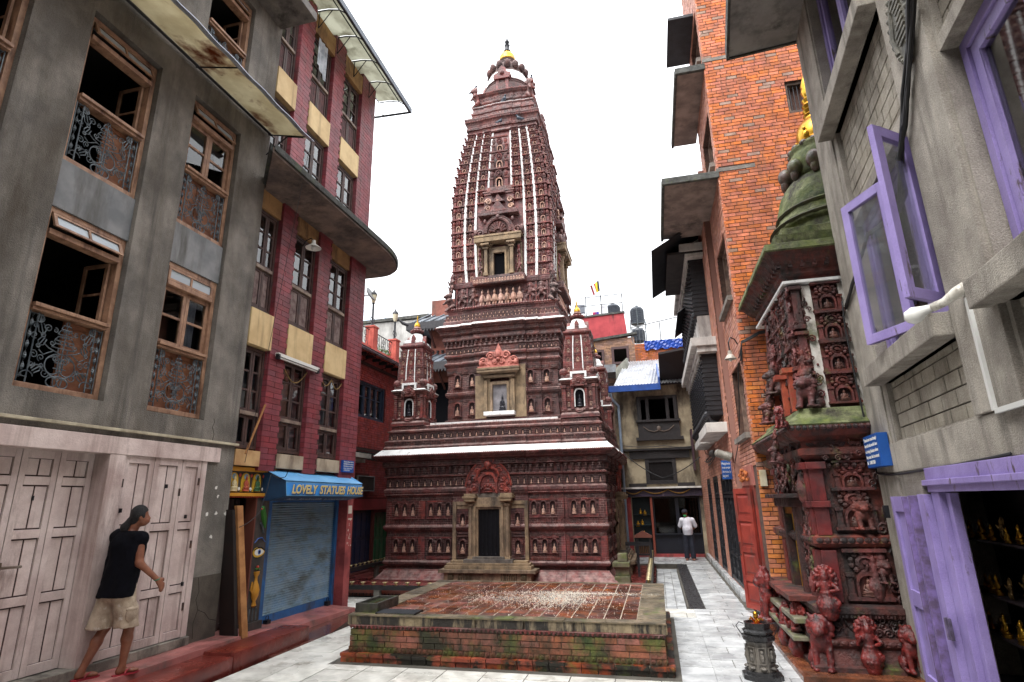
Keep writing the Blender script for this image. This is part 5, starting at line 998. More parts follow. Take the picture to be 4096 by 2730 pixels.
# ------------------------------------------------------------------ red tiled shop house
REDT = mat("red_facing_tile", S(142, 60, 68), S(112, 48, 56), 3.2, .5, var=.14, bump=.25, bscale=25, grime=S(106, 66, 64), gsc=2.6, glo=.52, ghi=.72, stretch=.25)
REDJ = mat("dark_tile_joint", S(70, 38, 38), rough=.9)
CREAM = mat("cream_painted_panel", S(224, 196, 146), S(204, 174, 126), 2.4, .7, drip=S(150, 120, 84), grime=S(140, 104, 66), gsc=3, glo=.6, ghi=.8, stretch=.2)
OCHRE = mat("weathered_ochre_panel", S(180, 140, 92), S(150, 112, 74), 3, .8, grime=S(96, 72, 52), gsc=3, stretch=.3)
CONC = mat("stained_canopy_concrete", S(136, 116, 104), S(96, 84, 80), 1.8, .9, bump=.5, bscale=18, grime=S(58, 54, 52), gsc=1.6, glo=.44, ghi=.66, stretch=1)
BROWNW = mat("dark_brown_window_wood", S(82, 58, 52), S(58, 42, 40), 6, .55, bump=.3, bscale=50, grime=S(112, 92, 82), gsc=7, glo=.58, ghi=.75)
KR = 1.032                                          # house module: one drawing metre is 1.032 m
FRD = Fr((-6.4, 0, -.0656), (0, 1), (1, 0), KR)
def RH(x, y, z): return (x * KR, y * KR, z * KR - .0656)
def QS(mb): mb.v = [RH(*p) for p in mb.v]; return mb
XW = -.1                                       # pilaster face; windows sit .24 behind
red = thing("red_tiled_house", "tall red tiled house with dark wooden windows, cream panels and a curved concrete canopy", "house", (-6.4, 9.7, 0))
PIL = [(8.1, 8.53), (9.3, 9.75), (10.55, 11.2)]; BAY = [(7.53, 8.1), (8.53, 9.3), (9.75, 10.55)]
b = MB().wall(FRD, 7.53, 11.2, 2.6, 12.4, [(a + .02, c - .02, v0, v1) for a, c in BAY for v0, v1 in ((2.92, 4.58), (5.22, 7.05), (7.55, 9.38), (9.97, 11.7))], -.5, -.13); b.build("wall", mat("house_wall", S(120, 70, 64), S(90, 56, 52), 3, .9), red)
b = MB(); b.add([(-9.9, 7.53, 0), (-9.9, 11.2, 0), (-9.9, 11.2, 12.4), (-9.9, 7.53, 12.4)], [(0, 1, 2, 3)]); b.box(-9.9, -6.22, 11.1, 11.19, 0.08, 12.4)
for z in (2.62, 4.9, 7.3, 9.7, 12.35): b.box(-9.9, -6.72, 7.56, 11.1, z - .05, z + .05)
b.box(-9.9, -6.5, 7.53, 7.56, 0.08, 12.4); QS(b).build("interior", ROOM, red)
tiles = []
for a, c in PIL:
    z_lo = 2.6 if a < 10 else 2.55
    MB().fb(FRD, a, c, z_lo, 12.4, -.5, -.014).build("pilaster", REDJ, red)
    tiles += courses(FRD, a, c, z_lo, 12.38, .4 if c - a < .5 else .33, .093, -.02, 0, .007, bond=.5)
    sd = Fr((-6.4, a * KR, -.0656), (-1, 0), (0, -1), KR); tiles += courses(sd, .004, .13, z_lo, 12.38, .2, .093, -.01, .006, .007, bond=.5)
lay("facing_tile", tiles, REDT, red, 300, jit=.0015)
for a, c in BAY:
    MB().fb(FRD, a, c, 4.59, 5.2, -.4, .012).build("panel", CREAM, red, bevel=.004); MB().fb(FRD, a, c, 9.4, 9.96, -.4, .012).build("panel", CREAM, red, bevel=.004)
    MB().fb(FRD, a, c, 11.72, 12.2, -.4, -.01).build("panel", OCHRE, red); MB().fb(FRD, a, c, 7.06, 7.5, -.4, -.05).build("panel", OCHRE, red)
    MB().fb(FRD, a, c, 2.66, 2.9, -.4, .004).build("panel", mat("stained_pale_panel", S(190, 172, 146), S(160, 140, 116), 3, .8, grime=S(110, 92, 76), gsc=4, stretch=.2) if a > 8 else mat("yellow_pale_panel", S(208, 170, 120), S(180, 136, 90), 3, .8), red)
def brown_window(a, c, v0, v1, kind, seed):
    fr = FRD; r = MB().frame(fr, a + .01, c - .01, v0, v1, .05, -.28, -.085).build("window", BROWNW, red, bevel=.004); um = (a + c) / 2; rr = random.Random(seed); lower = kind in ("board", "board2")
    vm = v0 + (v1 - v0) * (.42 if lower else .34)
    MB().fb(fr, a + .07, c - .07, vm - .03, vm + .03, -.28, -.06).build("rail", mat("pale_worn_rail", S(150, 132, 116), S(104, 84, 76), 6, .6), r, bevel=.004)
    def leaf_(u0, u1, z0, z1, panes, w_, board=False):
        s_ = MB().frame(fr, u0, u1, z0, z1, .045, w_ - .04, w_).build("sash", BROWNW, r, bevel=.003)
        if board:
            q = MB(); n = 1 if kind == "board" else 3
            for k in range(n): p = (u1 - u0 - .09) / n; q.fb(fr, u0 + .045 + k * p + .003, u0 + .045 + (k + 1) * p - .003, z0 + .045, z1 - .045, w_ - .03, w_ - .015)
            q.build("panel", mat("grey_worn_board", S(136, 118, 112), S(96, 74, 72), 8, .8, bump=.6, bscale=40) if kind == "board" else mat("red_worn_board", S(96, 58, 56), S(70, 44, 44), 8, .7, bump=.6, bscale=40), s_); return
        p = (z1 - z0 - .09 - .03 * (panes - 1)) / panes; q = MB()
        for k in range(panes):
            za = z0 + .045 + k * (p + .03)
            if k: q.fb(fr, u0 + .045, u1 - .045, za - .03, za, w_ - .035, w_ - .005)
            MB().add([fr.p(u0 + .045, za, w_ - .02), fr.p(u1 - .045, za, w_ - .02), fr.p(u1 - .045, za + p, w_ - .02), fr.p(u0 + .045, za + p, w_ - .02)], [(0, 1, 2, 3)]).build("pane", GLASSD if rr.random() < .6 else GLASS, s_)
        if q.v: q.build("glazing_bar", BROWNW, s_)
    for u0, u1 in ((a + .065, um - .004), (um + .004, c - .065)):
        leaf_(u0, u1, vm + .035, v1 - .055, 3, -.1); leaf_(u0, u1, v0 + .055, vm - .035, 1, -.1, lower)
    if kind == "curtain":
        q = MB(); n = 22; top = v1 - U(.05, .3)
        for k in range(n):
            f = lambda i: fr.p(a + .08 + (c - a - .16) * i / n, 0, -.2 + .02 * math.sin(i * 2.1))
            p0, p1 = f(k), f(k + 1); q.add([p0 + Vector((0, 0, v0 + .05)), p1 + Vector((0, 0, v0 + .05)), p1 + Vector((0, 0, top - .05 * math.sin(k / 3))), p0 + Vector((0, 0, top - .05 * math.sin((k - 1) / 3)))], [(0, 1, 2, 3)])
        q.build("curtain", CURT, r)
for i, (a, c) in enumerate(BAY):
    brown_window(a, c, 2.93, 4.57, "curtain", i); brown_window(a, c, 5.23, 7.04, "board", 9 + i); brown_window(a, c, 7.56, 9.37, "curtain", 5 + i); brown_window(a, c, 9.98, 11.69, "board2", 20 + i)
q = MB()
for k in range(7):
    f = lambda i: -6.17 + .02 * math.sin(i * 1.9)
    q.add([(f(k), 8.62 + .045 * k, 10.95 - .03 * k), (f(k + 1), 8.665 + .045 * k, 10.92 - .03 * k), (f(k + 1), 8.665 + .045 * k, 11.6), (f(k), 8.62 + .045 * k, 11.62)], [(0, 1, 2, 3)])
QS(q).build("blown_curtain", CURT, red, smooth=True)
# curved concrete canopy
out = [(-6.46, 7.53), (-6.19, 7.53), (-5.42, 6.66), (-5.4, 8.2), (-5.36, 10.2)] + [(-6.2 + .84 * math.cos(t_) ** .8, 10.5 + 1.36 * math.sin(t_)) for t_ in [i * math.pi / 2 / 10 for i in range(0, 11)]] + [(-6.7, 11.85), (-6.7, 11.2), (-6.46, 11.2)]
cn = QS(MB().slab(out, 7.4, 7.5)).build("concrete_canopy", CONC, red, bevel=.008)
QS(MB().slab([(x - .0 if x < -6.3 else x + .035, y + (.03 if y > 10.4 else 0)) for x, y in out[1:-3]] + [(x - .05, y - (.05 if y > 10.4 else 0)) for x, y in reversed(out[1:-3])], 7.44, 7.56)).build("canopy_lip", mat("mossy_black_concrete", S(74, 74, 70), S(50, 50, 48), 7, .9, bump=.9, bscale=22, moss=.3), cn, bevel=.015)
# translucent roof awning on bent steel frames
YS = [7.53 + .0, 7.75, 8.6, 9.35, 10.1, 10.85, 11.6]
PLAST = mat("yellowed_plastic_sheet", S(206, 206, 194), S(178, 177, 164), 2.2, .5, grime=S(98, 92, 72), gsc=1.6, stretch=1, glo=.52, ghi=.75, transl=.6)
b = MB(); prof = [(-6.32, 12.33), (-6.0, 12.3), (-5.72, 12.22), (-5.55, 12.08), (-5.46, 11.93)]
for y0, y1 in zip(YS, YS[1:]): b.loops([[(x, y, z) for x, z in prof] + [(x, y, z + .012) for x, z in reversed(prof)] for y in (y0 + .01, y1 - .01)])
ra = QS(b).build("roof_awning", PLAST, red); b = MB()
for y in YS: b.tube([(-6.3, y, 12.3)] + [(x, y, z - .02) for x, z in prof[1:]], .014, 5); b.tube([(-6.2, y, 11.85), (-5.9, y, 12.24)], .01, 5); b.tube([(-6.2, y, 11.85), (-6.2, y, 12.3)], .01, 5)
for x, z in (prof[0], prof[2]): b.tube([(x, YS[0], z - .03), (x, YS[-1], z - .03)], .014, 5)
b.tube([(-5.46, YS[0], 11.9), (-5.46, YS[-1] + .1, 11.9)], .03, 6); b.tube([(-5.46, YS[-1] + .1, 11.9), (-6.5, YS[-1] + .1, 11.95)], .03, 6)
QS(b).build("awning_frame", IRON, ra)
QS(MB().loops([[(-5.44, YS[0], 11.86), (-5.41, YS[0], 11.86), (-5.41, YS[0], 12.0), (-5.44, YS[0], 12.0)], [(-5.44, YS[-1] + .1, 11.86), (-5.41, YS[-1] + .1, 11.86), (-5.41, YS[-1] + .1, 12.0), (-5.44, YS[-1] + .1, 12.0)]])).build("gutter", mat("blue_grey_gutter", S(96, 104, 116), S(70, 76, 86), 5, .5), ra)
# ground floor: shutter, side panel, frieze, doorway
BLUE = mat("blue_shutter_paint", S(152, 186, 214), S(178, 196, 210), 5, .34, metal=.0, var=.12, grime=S(112, 114, 112), gsc=1.4, glo=.5, ghi=.66, stretch=2.2)
BLUEF = mat("blue_frame_paint", S(50, 110, 170), S(42, 92, 146), 4, .45, grime=S(60, 64, 70), gsc=3)
MB().fb(FRD, 11.0, 11.2, .02, 2.55, -.3, -.02).fb(FRD, 10.98, 11.21, .02, 2.2, -.3, .0).build("corner_pier", mat("flaking_red_plaster", S(176, 84, 82), S(126, 54, 56), 3, .7, bump=.6, bscale=25, grime=S(214, 196, 180), gsc=3.6, glo=.66, ghi=.72, stretch=.4), red)
sh = thing_sh = MB().fb(FRD, 8.66, 8.82, .14, 2.2, -.36, -.2).fb(FRD, 10.9, 10.99, .14, 2.2, -.36, -.2).fb(FRD, 8.82, 10.9, 2.1, 2.2, -.36, -.25).build("shutter_frame", BLUEF, red, bevel=.008)
sl_ = MB(); pr = [(0, 0), (.036, .005), (.05, .015), (.028, .031), (0, .04)]
sl_.loops([[(u, -a, z) for a, z in pr] + [(u, .008, .036), (u, .008, .002)] for u in (0, 1)]); SLAT = sl_.mesh("shutter_slat", BLUE, 30)
for i in range(45): inst(SLAT, "shutter_slat", red, FRD.at(8.83, .3 + i * .04, -.3, 2.065, 1, 1))
MB().fb(FRD, 8.8, 10.92, .16, .3, -.32, -.24).build("shutter_bottom_rail", BLUEF, red, bevel=.006)
for u in (8.95, 10.78): b = MB().fb(FRD, u - .05, u + .05, .14, .24, -.24, -.16); b.tube([FRD.p(u - .03, .24, -.2), FRD.p(u - .03, .3, -.2), FRD.p(u + .03, .3, -.2), FRD.p(u + .03, .24, -.2)], .008, 5); b.build("padlock", IRON, loc=FRD.p(u, .2, -.2), **tag("black padlock at the foot of the blue shutter, %s" % ("near the painted eye pilaster" if u < 10 else "near the flaking red pier"), "padlock", "padlocks on the blue shutter"))
PAINTD = mat("dark_painted_pilaster", S(72, 66, 64), S(54, 50, 48), 4, .7, grime=S(96, 84, 74), gsc=4)
pp = MB().fb(FRD, 8.3, 8.62, .3, 2.2, -.35, -.12).fb(FRD, 8.24, 8.66, .14, .3, -.35, -.08).build("painted_pilaster", PAINTD, red)
YEL, WHT, GRN, RDP, BLP, GLD = [mat(n, c, rough=.5) for n, c in (("yellow_paint", S(226, 180, 60)), ("white_paint", S(236, 234, 226)), ("green_paint", S(56, 112, 44)), ("red_paint", S(190, 70, 52)), ("blue_paint", S(60, 96, 170)), ("ochre_paint", S(206, 144, 48)))]
b = MB().fb(FRD, 8.27, 8.3, .3, 2.2, -.3, -.11); b.build("red_edge", mat("dull_red_edge", S(112, 60, 46), rough=.7), pp)
b = MB(); o = lambda u, v, w_=-.1: FRD.p(u, v, w_)     # parrot
b.m = 0; b.ell(o(8.45, 2.0), (.03, .045, .055), 8, 6); b.tube([o(8.45, 1.98), o(8.49, 1.86), o(8.54, 1.7)], [.045, .05, .015], 7); b.m = 1; b.ell(o(8.41, 2.0), (.02, .018, .014), 6, 4); b.m = 2; b.tube([o(8.42, 1.78), o(8.48, 1.72), o(8.52, 1.62)], .016, 5)
b.build("parrot_relief", [GRN, RDP, STEEL], pp, smooth=50)
b = MB(); eye = [(8.46 + .14 * math.cos(t_), 1.33 + .075 * math.sin(t_) * (1 - .2 * math.cos(t_))) for t_ in [i * .35 for i in range(18)]]
b.m = 0; b.prism(FRD, eye, -.12, -.108); b.m = 1; b.prism(FRD, [(8.46 + (u - 8.46) * .8, 1.335 + (v - 1.335) * .66) for u, v in eye], -.12, -.104); b.m = 2; b.prism(FRD, [(8.46 + .035 * math.cos(a), 1.335 + .04 * math.sin(a)) for a in [i * .63 for i in range(10)]], -.12, -.1); b.m = 3; b.prism(FRD, [(8.46 + .016 * math.cos(a), 1.335 + .018 * math.sin(a)) for a in [i * .63 for i in range(10)]], -.12, -.096)
b.tube([o(8.33, 1.37, -.105), o(8.42, 1.4, -.105), o(8.5, 1.4, -.105), o(8.59, 1.35, -.105)], .008, 4); b.m = 2; b.tube([o(8.33, 1.48, -.108), o(8.4, 1.54, -.108), o(8.5, 1.55, -.108), o(8.59, 1.48, -.108)], .009, 4)
b.build("painted_eye", [YEL, WHT, BLP, DARK], pp)
b = MB(); vz = [(.02, .52), (.05, .54), (.03, .6), (.075, .68), (.085, .76), (.06, .84), (.03, .9), (.028, .96), (.055, 1.0), (.06, 1.04)]
b.m = 0; b.loops([[FRD.p(8.45 + r_ * math.cos(a), v, -.11 + r_ * .7 * math.sin(a)) for a in [i * math.pi / 6 for i in range(12)]] for r_, v in vz]); b.tube([o(8.38, .72), o(8.33, .78), o(8.36, .9)], .012, 5); b.m = 1
for u, v in ((8.42, 1.08), (8.48, 1.08)): b.ell(o(u, v), (.02, .03, .02), 6, 4)
b.m = 2; b.ell(o(8.45, 1.11), .025, 6, 4); b.m = 3
for k in range(3): b.tube([o(8.37 + k * .08, .5, -.115), o(8.36 + k * .085, .32, -.112)], .014, 4)
b.build("vase_relief", [GLD, GRN, RDP, STEEL], pp, smooth=50)
fz = MB().fb(FRD, 7.53, 8.6, 2.24, 2.6, -.35, -.14).build("painted_frieze", PAINTD, red)
b = MB(); b.fb(FRD, 7.53, 8.64, 2.58, 2.64, -.3, -.06).fb(FRD, 7.53, 8.64, 2.2, 2.25, -.3, -.07); b.build("frieze_moulding", GLD, fz)
b = MB()
for i in range(24): b.fb(FRD, 7.6 + i * .042, 7.625 + i * .042, 2.18, 2.2, -.2, -.09)
b.build("frieze_dentil", RDP, fz, kind="stuff")
for i, (u, mm) in enumerate(((7.72, "cream"), (7.99, "red"), (8.26, "green"))):
    q = MB().prism(FRD, [(u + .1 * a, 2.27 + v) for a, v in arch_pts(1, .17, .29, 4)], -.14, -.128).build("buddha_panel", YEL, fz)
    MB().inst(buddha(1, 10, 7), FRD.at(u, 2.275, -.13, .2, .16, .28)).build("buddha_figure", mat("painted_" + mm, dict(cream=S(226, 206, 160), red=S(180, 84, 56), green=S(70, 110, 70))[mm], rough=.5), q, smooth=50)
    MB().prism(FRD, [(u + .045 * math.cos(a), 2.5 + .045 * math.sin(a)) for a in [k * .52 for k in range(12)]], -.13, -.124).build("halo", mat("pale_blue_paint", S(150, 186, 210), rough=.6), q)
for i, u in enumerate((7.58, 7.855, 8.125, 8.42)):
    for v in (2.52, 2.31): MB().ell(FRD.p(u, v, -.13), (.012, .03, .03), 8, 5).build("rosette", WHT if v < 2.4 else RDP, fz)
dk = MB().fb(FRD, 7.53, 8.28, .25, 2.16, -.5, -.42).build("door", mat("dark_maroon_door", S(44, 30, 32), S(32, 24, 26), 5, .5, grime=S(70, 58, 54), gsc=5), red)
b = MB()
for u in (7.72, 7.98, 8.14): b.fb(FRD, u, u + .05, .25, 2.16, -.42, -.38)
for v in (.3, .8, 1.3, 1.8): b.fb(FRD, 7.53, 8.28, v, v + .05, -.42, -.385)
b.build("door_rail", MATS["dark_maroon_door"], dk); MB().fb(FRD, 7.94, 8.02, 1.05, 1.12, -.38, -.34).build("handle", STEEL, dk)
MB().fb(FRD, 7.53, 8.3, .14, .25, -.5, -.1).build("door_sill", mat("worn_pink_sill", S(160, 104, 98), S(120, 80, 74), 5, .6), red, bevel=.01)
# blue shop sign box
sg = thing("shop_sign", "pale blue tin sign box lettered LOVELY STATUES HOUSE above the shutter", "shop sign", (-6.1, 9.6, 2.2))
SGB = mat("sky_blue_sheet", S(120, 184, 232), S(100, 168, 222), 3, .45, grime=S(84, 116, 150), gsc=4, glo=.62, ghi=.8)
y0, y1, w0 = 8.42, 10.98, .3
b = MB(); pts = [(-.26, 2.7), (.02, 2.56), (.3, 2.44), (.33, 2.2), (-.02, 2.13), (-.26, 2.13)]
b.m = 0; b.loops([[FRD.p(u, v, w_) for w_, v in pts] for u in (y0, y1)]); b.build("sign_box", [SGB], sg)
MB().add([FRD.p(y0 - .05, 2.715, -.26), FRD.p(y1 + .1, 2.66, -.26), FRD.p(y1 + .1, 2.6, .0), FRD.p(y1 + .01, 2.445, .315), FRD.p(y0 - .02, 2.445, .315), FRD.p(y0 - .05, 2.64, -.1)], [(0, 1, 2, 3, 4, 5)]).build("sheet_cover", SGB, sg)
MB().add([FRD.p(y0 + .01, 2.41, .307), FRD.p(y1 - .01, 2.41, .307), FRD.p(y1 - .01, 2.215, .333), FRD.p(y0 + .01, 2.215, .333)], [(0, 1, 2, 3)]).build("sign_face", mat("mid_blue_sign_face", S(64, 150, 226), S(52, 134, 214), 3, .5), sg)
sn = (FRD.p(0, 2.44, .3) - FRD.p(0, 2.2, .33)); tl_ = math.atan2(-.03, .24)
MB().add([FRD.p(y0, 2.196, .332), FRD.p(y1, 2.196, .332), FRD.p(y1, 2.126, -.02), FRD.p(y0, 2.126, -.02)], [(0, 1, 2, 3)]).build("sign_underside", mat("navy_sign_underside", S(34, 70, 104), S(28, 56, 86), 3, .6), sg)
MB().add([FRD.p(y0 - .003, v, w_) for w_, v in pts], [(0, 1, 2, 3, 4, 5)]).build("sign_end", MATS["navy_sign_underside"], sg)
LETY = mat("cream_yellow_letter", S(240, 214, 120), rough=.5); LETW = mat("pale_letter_edge", S(238, 236, 240), rough=.5); LETS = mat("letter_shadow_paint", S(36, 60, 96), rough=.6)
def sign_words(txt, u, v, size, w_, m, bold, narrow, par, tilt=0., name="lettering", depth=.004, shear=0., du=0, dv=0):
    t_ = text_mb(txt, size, depth, bold, narrow, shear)
    M = Matrix.Translation(FRD.p(u + du, v + dv, w_)) @ FRD.mat().to_4x4() @ Matrix.Rotation(tilt, 4, 'X')
    MB().inst(t_, M).build(name, m, par); return t_.w
tl_ = math.atan(.03 / .24)
u = y0 + .12
for word in ("LOVELY", "STATUES", "HOUSE"):
    probe = text_mb(word, .2, .004, .004, .98).w; want = {"LOVELY": .72, "STATUES": .86, "HOUSE": .6}[word]; nw = .98 * want / probe
    sign_words(word, u, 2.238, .2, .343, LETS, .012, nw, sg, tl_, "letter_shadow", .002, du=.012, dv=-.006); sign_words(word, u, 2.24, .2, .347, LETW, .0085, nw, sg, tl_, "letter_outline", .002); sign_words(word, u, 2.24, .2, .351, LETY, .002, nw, sg, tl_)
    lw = MB().inst(text_mb(word, .2, .002, .002, nw), Matrix.Translation(FRD.p(u, 2.24, .3525)) @ FRD.mat().to_4x4() @ Matrix.Rotation(tl_, 4, 'X')); lw.v = [p for p in lw.v]
    u += want + .1
tu = math.atan2(.07, .352); und = text_mb("Patan Mahabouddha", .11, .002, .002, .95, .25); q = MB()
M = Matrix.Translation(FRD.p(y0 + .35, 2.136, .05)) @ FRD.mat().to_4x4() @ Matrix.Rotation(-(math.pi / 2 - tu), 4, 'X')
def under(txt, uu, s_):
    t_ = text_mb(txt, s_, .002, .001, 1, .25)
    for x, y, z in t_.v: pass
    q_ = MB(); k = .26 / .352
    q_.add([FRD.p(uu + x, 2.1262 + .07 * (.1 + z) / .352 * 1.0 - .004, -.02 + .1 + z) for x, y, z in t_.v], t_.f, True); q_.build("lettering", LETW, sg); return t_.w
uu = y0 + .3; uu += under("Patan", uu, .13) + .08; uu += under("Mahabouddha", uu, .13) + .1; under("Ph: 5-534614, 98-41782770", uu, .075)
# small things fixed to the house
def lamp_tube():
    t = thing("tube_light", "white fluorescent batten light hung under the middle cream panel", "tube light", (-6.1, 8.85, 4.55))
    MB().fb(FRD, 8.2, 9.46, 4.52, 4.58, .03, .1).build("housing", mat("white_batten", S(224, 222, 216), rough=.5), t, bevel=.006); MB().tube([FRD.p(8.24, 4.5, .07), FRD.p(9.42, 4.5, .07)], .014, 8).build("tube", WHT, t)
    b = MB(); b.fb(FRD, 8.2, 8.25, 4.47, 4.56, .04, .1).fb(FRD, 9.41, 9.46, 4.47, 4.56, .04, .1); b.build("end_holder", IRON, t)
lamp_tube()
def gooseneck(name, base, out, drop, r, label, m=None):
    base = Vector(base); out = Vector(out); t = thing(name, label, "wall lamp", base)
    MB().tube([base, base + out * .3 + Vector((0, 0, .1)), base + out * .75 + Vector((0, 0, .12)), base + out + Vector((0, 0, .02)), base + out - Vector((0, 0, drop))], .012, 6).build("arm", IRON, t)
    c = base + out - Vector((0, 0, drop)); MB().lathe([(.035, .07), (.04, 0), (.06, -.02), (r, -.09), (r, -.095), (.05, -.03)], c, 18).build("shade", m or WHT, t, smooth=40); MB().ell(c - Vector((0, 0, .09)), (.04, .04, .05), 10, 7).build("bulb", mat("lamp_bulb", S(238, 238, 232), rough=.15), t, smooth=True)
gooseneck("gooseneck_lamp", RH(-6.24, 8.78, 6.85), (.3, -.08, 0), .02, .15, "white gooseneck dish lamp under the curved concrete canopy")
def quote_sign(fr, u0, u1, v0, v1, w0, w1, lines, label, loc):
    t = thing("quote_sign", label, "sign", loc); MB().fb(fr, u0, u1, v0, v1, w0, w1).build("board", mat("royal_blue_board", S(30, 88, 168), S(26, 78, 152), 3, .45), t, bevel=.004)
    n = len(lines); hgt = (v1 - v0) / (n + .6); b = MB()
    for i, l in enumerate(lines):
        tm = text_mb(l, hgt * .9, .002, .0); k = min(1.4, ((u1 - u0) * (.88 if i < n - 1 else .55)) / tm.w); x = u1 - .05 * (u1 - u0) if fr.flip else u0 + .05 * (u1 - u0)
        M = fr.at(x, v1 - hgt * (i + 1.0), w1 + .0015); M = M @ Matrix.Diagonal((k, 1, 1, 1)); b.inst(tm, M)
    b.build("lettering", WHT, t)
quote_sign(FRD, 10.62, 11.06, 2.68, 2.92, .0, .05, ["Victory over millions on battlefield", "Good indeed make you victorious", "one who wins ourselves is", "most victorious.\"", "-LOVELY SIGN"], "small blue quote sign on the red corner pilaster above the shop sign", (-6.2, 10.84, 2.8))
b = MB(); b.tube([(-6.12, 7.5, .25), (-6.12, 7.48, 2.05)], .001, 4)
pk = thing("leaning_plank", "long pale timber plank leaning in the doorway beside the grey house", "plank", (-6.05, 7.85, .2))
MB().loops([[(-5.99, 7.84, .2), (-5.96, 7.93, .2), (-6.03, 7.955, .2), (-6.06, 7.865, .2)], [(-6.2, 7.7, 2.06), (-6.17, 7.79, 2.06), (-6.24, 7.815, 2.06), (-6.27, 7.725, 2.06)]]).build("timber", mat("raw_timber", S(182, 128, 78), S(150, 100, 58), 6, .7, bump=.2), pk)
bd = thing("doorway_shade_sheet", "dark sheet added for the shade of the doorway behind the pale plank", "board", (-6.2, 7.86, .2))
MB().loops([[(-6.08, 7.8, .2), (-6.05, 7.83, .2), (-6.2, 7.86, .2), (-6.36, 7.82, .2)], [(-6.28, 7.7, 2.0), (-6.25, 7.73, 2.0), (-6.39, 7.765, 2.0), (-6.5, 7.72, 2.0)]]).build("board", mat("painted_doorway_shade", S(34, 20, 18), S(24, 16, 15), 5, .6), bd)  # dark sheet added for the plain shade of the doorway
MB().tube([(-6.3, 7.88, 2.85), (-6.24, 8.16, 3.68)], .018, 6).build("bamboo_stick", MATS["raw_timber"], loc=(-6.3, 7.88, 2.85), **tag("thin bamboo stick leaning on the first red pilaster above the frieze", "stick"))
b = MB(); random.seed(7)
for i in range(14): u = 10.99 + U(.02, .19); v = U(1.2, 1.75); b.fb(FRD, u, u + U(.01, .03), v, v + U(.01, .05), .0, .004)
b.fb(FRD, 11.02, 11.16, 1.86, 2.02, 0, .005).fb(FRD, 11.03, 11.18, 1.74, 1.77, 0, .005); b.build("paper_notice", mat("peeling_paper", S(222, 212, 196), rough=.8), loc=(-6.2, 11.1, 1.6), **tag("torn white paper notice on the flaking red corner pier", "notice"))
def wire(name, pts, r, label, m=None, n=6, sag=0., cat="cable", group=None):
    P = [Vector(p) for p in pts]; out_ = []
    for a, c in zip(P, P[1:]):
        for k in range(n): t_ = k / n; out_.append(a.lerp(c, t_) - Vector((0, 0, sag * 4 * t_ * (1 - t_))))
    out_.append(P[-1]); return MB().tube(out_, r, 5).build(name, m or mat("black_cable", S(34, 34, 36), rough=.5), loc=P[0], smooth=True, **tag(label, cat, group))
wire("thin_wire", [(-5.5, 7.72, 8.4), (-5.9, 7.9, 6.2), (-6.12, 7.75, 3.2), (-6.15, 7.7, 2.7)], .004, "thin wire hanging from the tin awning past the red house", n=8)
wire("power_cable", [(-6.05, 7.6, 1.75), (-6.1, 8.1, 1.95), (-6.14, 8.35, 2.55), (-6.0, 8.5, 2.5), (-5.9, 8.45, 2.6)], .006, "dark cable looping from the doorway frieze to the shop sign", n=6, sag=.03)
for (a, c), nm in ((BAY[1], "middle"), (BAY[2], "right")):
    q = [FRD.p(a + (c - a) * k / 16, 4.5 - .16 * math.sin(math.pi * ((k % 8) / 8)) if nm == "right" else 4.48 - .28 * math.sin(math.pi * k / 16), -.06) for k in range(17)]
    MB().tube(q, .012, 5).build("garland", mat("dried_garland", S(150, 120, 70), S(110, 84, 50), 30, .8), loc=q[0], **tag("dried garland strung across the top of the %s first floor window" % nm, "garland", "garlands on the red house windows"))

# ------------------------------------------------------------------ red brick house with roof terrace, behind the shop house
RB = mat("red_painted_brick", S(172, 66, 62), S(140, 50, 50), 4, .7, var=.16, bump=.5, bscale=30, grime=S(112, 60, 56), gsc=3)
RBJ = mat("dark_red_mortar", S(106, 52, 48), rough=.9)
FH = FX(-9.2); house = thing("red_brick_house", "red painted brick house with blue shuttered window and roof terrace", "house", (-9.2, 17, 0))
HW = [(16.62, 18.5, 4.78, 6.02), (16.7, 18.05, .0, 1.86), (18.12, 19.3, .0, 1.76)]
MB().wall(FH, 13.2, 20.4, -.06, 7.0, HW, -.3, -.01).build("wall", RBJ, house); MB().box(-13, -9.5, 13.2, 20.4, -.06, .0).box(-13, -9.5, 13.2, 13.3, 0, 7).box(-13, -9.5, 20.3, 20.4, 0, 7).box(-13.1, -13, 13.2, 20.4, 0, 7).box(-13, -9.5, 13.3, 20.3, 6.9, 7).build("interior", ROOM, house)
lay("brick", courses(FH, 13.2, 20.4, 2.25, 6.98, .23, .075, -.03, 0, .012, holes=HW + [(15.9, 20.4, 6.55, 6.66), (15.9, 20.4, 3.72, 3.8), (16.5, 17.6, 2.5, 3.0)], ragged=.1), RB, house, 300, jit=.006)
b = MB(); b.fb(FH, 13.2, 20.4, 6.56, 6.65, -.1, .04).fb(FH, 13.2, 20.4, 3.72, 3.8, -.1, .05); b.build("string_course", mat("dark_string_course", S(64, 40, 38), rough=.8), house)
NAVY = mat("navy_painted_wood", S(52, 66, 88), S(40, 50, 70), 5, .5)
r = MB().frame(FH, 16.62, 18.5, 4.78, 6.02, .07, -.25, -.04).build("window", NAVY, house)
for k in range(4):
    a = 16.7 + k * .43; s_ = MB().frame(FH, a, a + .42, 4.86, 5.95, .05, -.2, -.1).fb(FH, a + .05, a + .37, 5.5, 5.53, -.18, -.12).build("sash", NAVY, r); MB().fb(FH, a + .05, a + .37, 4.9, 5.9, -.16, -.15).build("pane", GLASSD, s_)
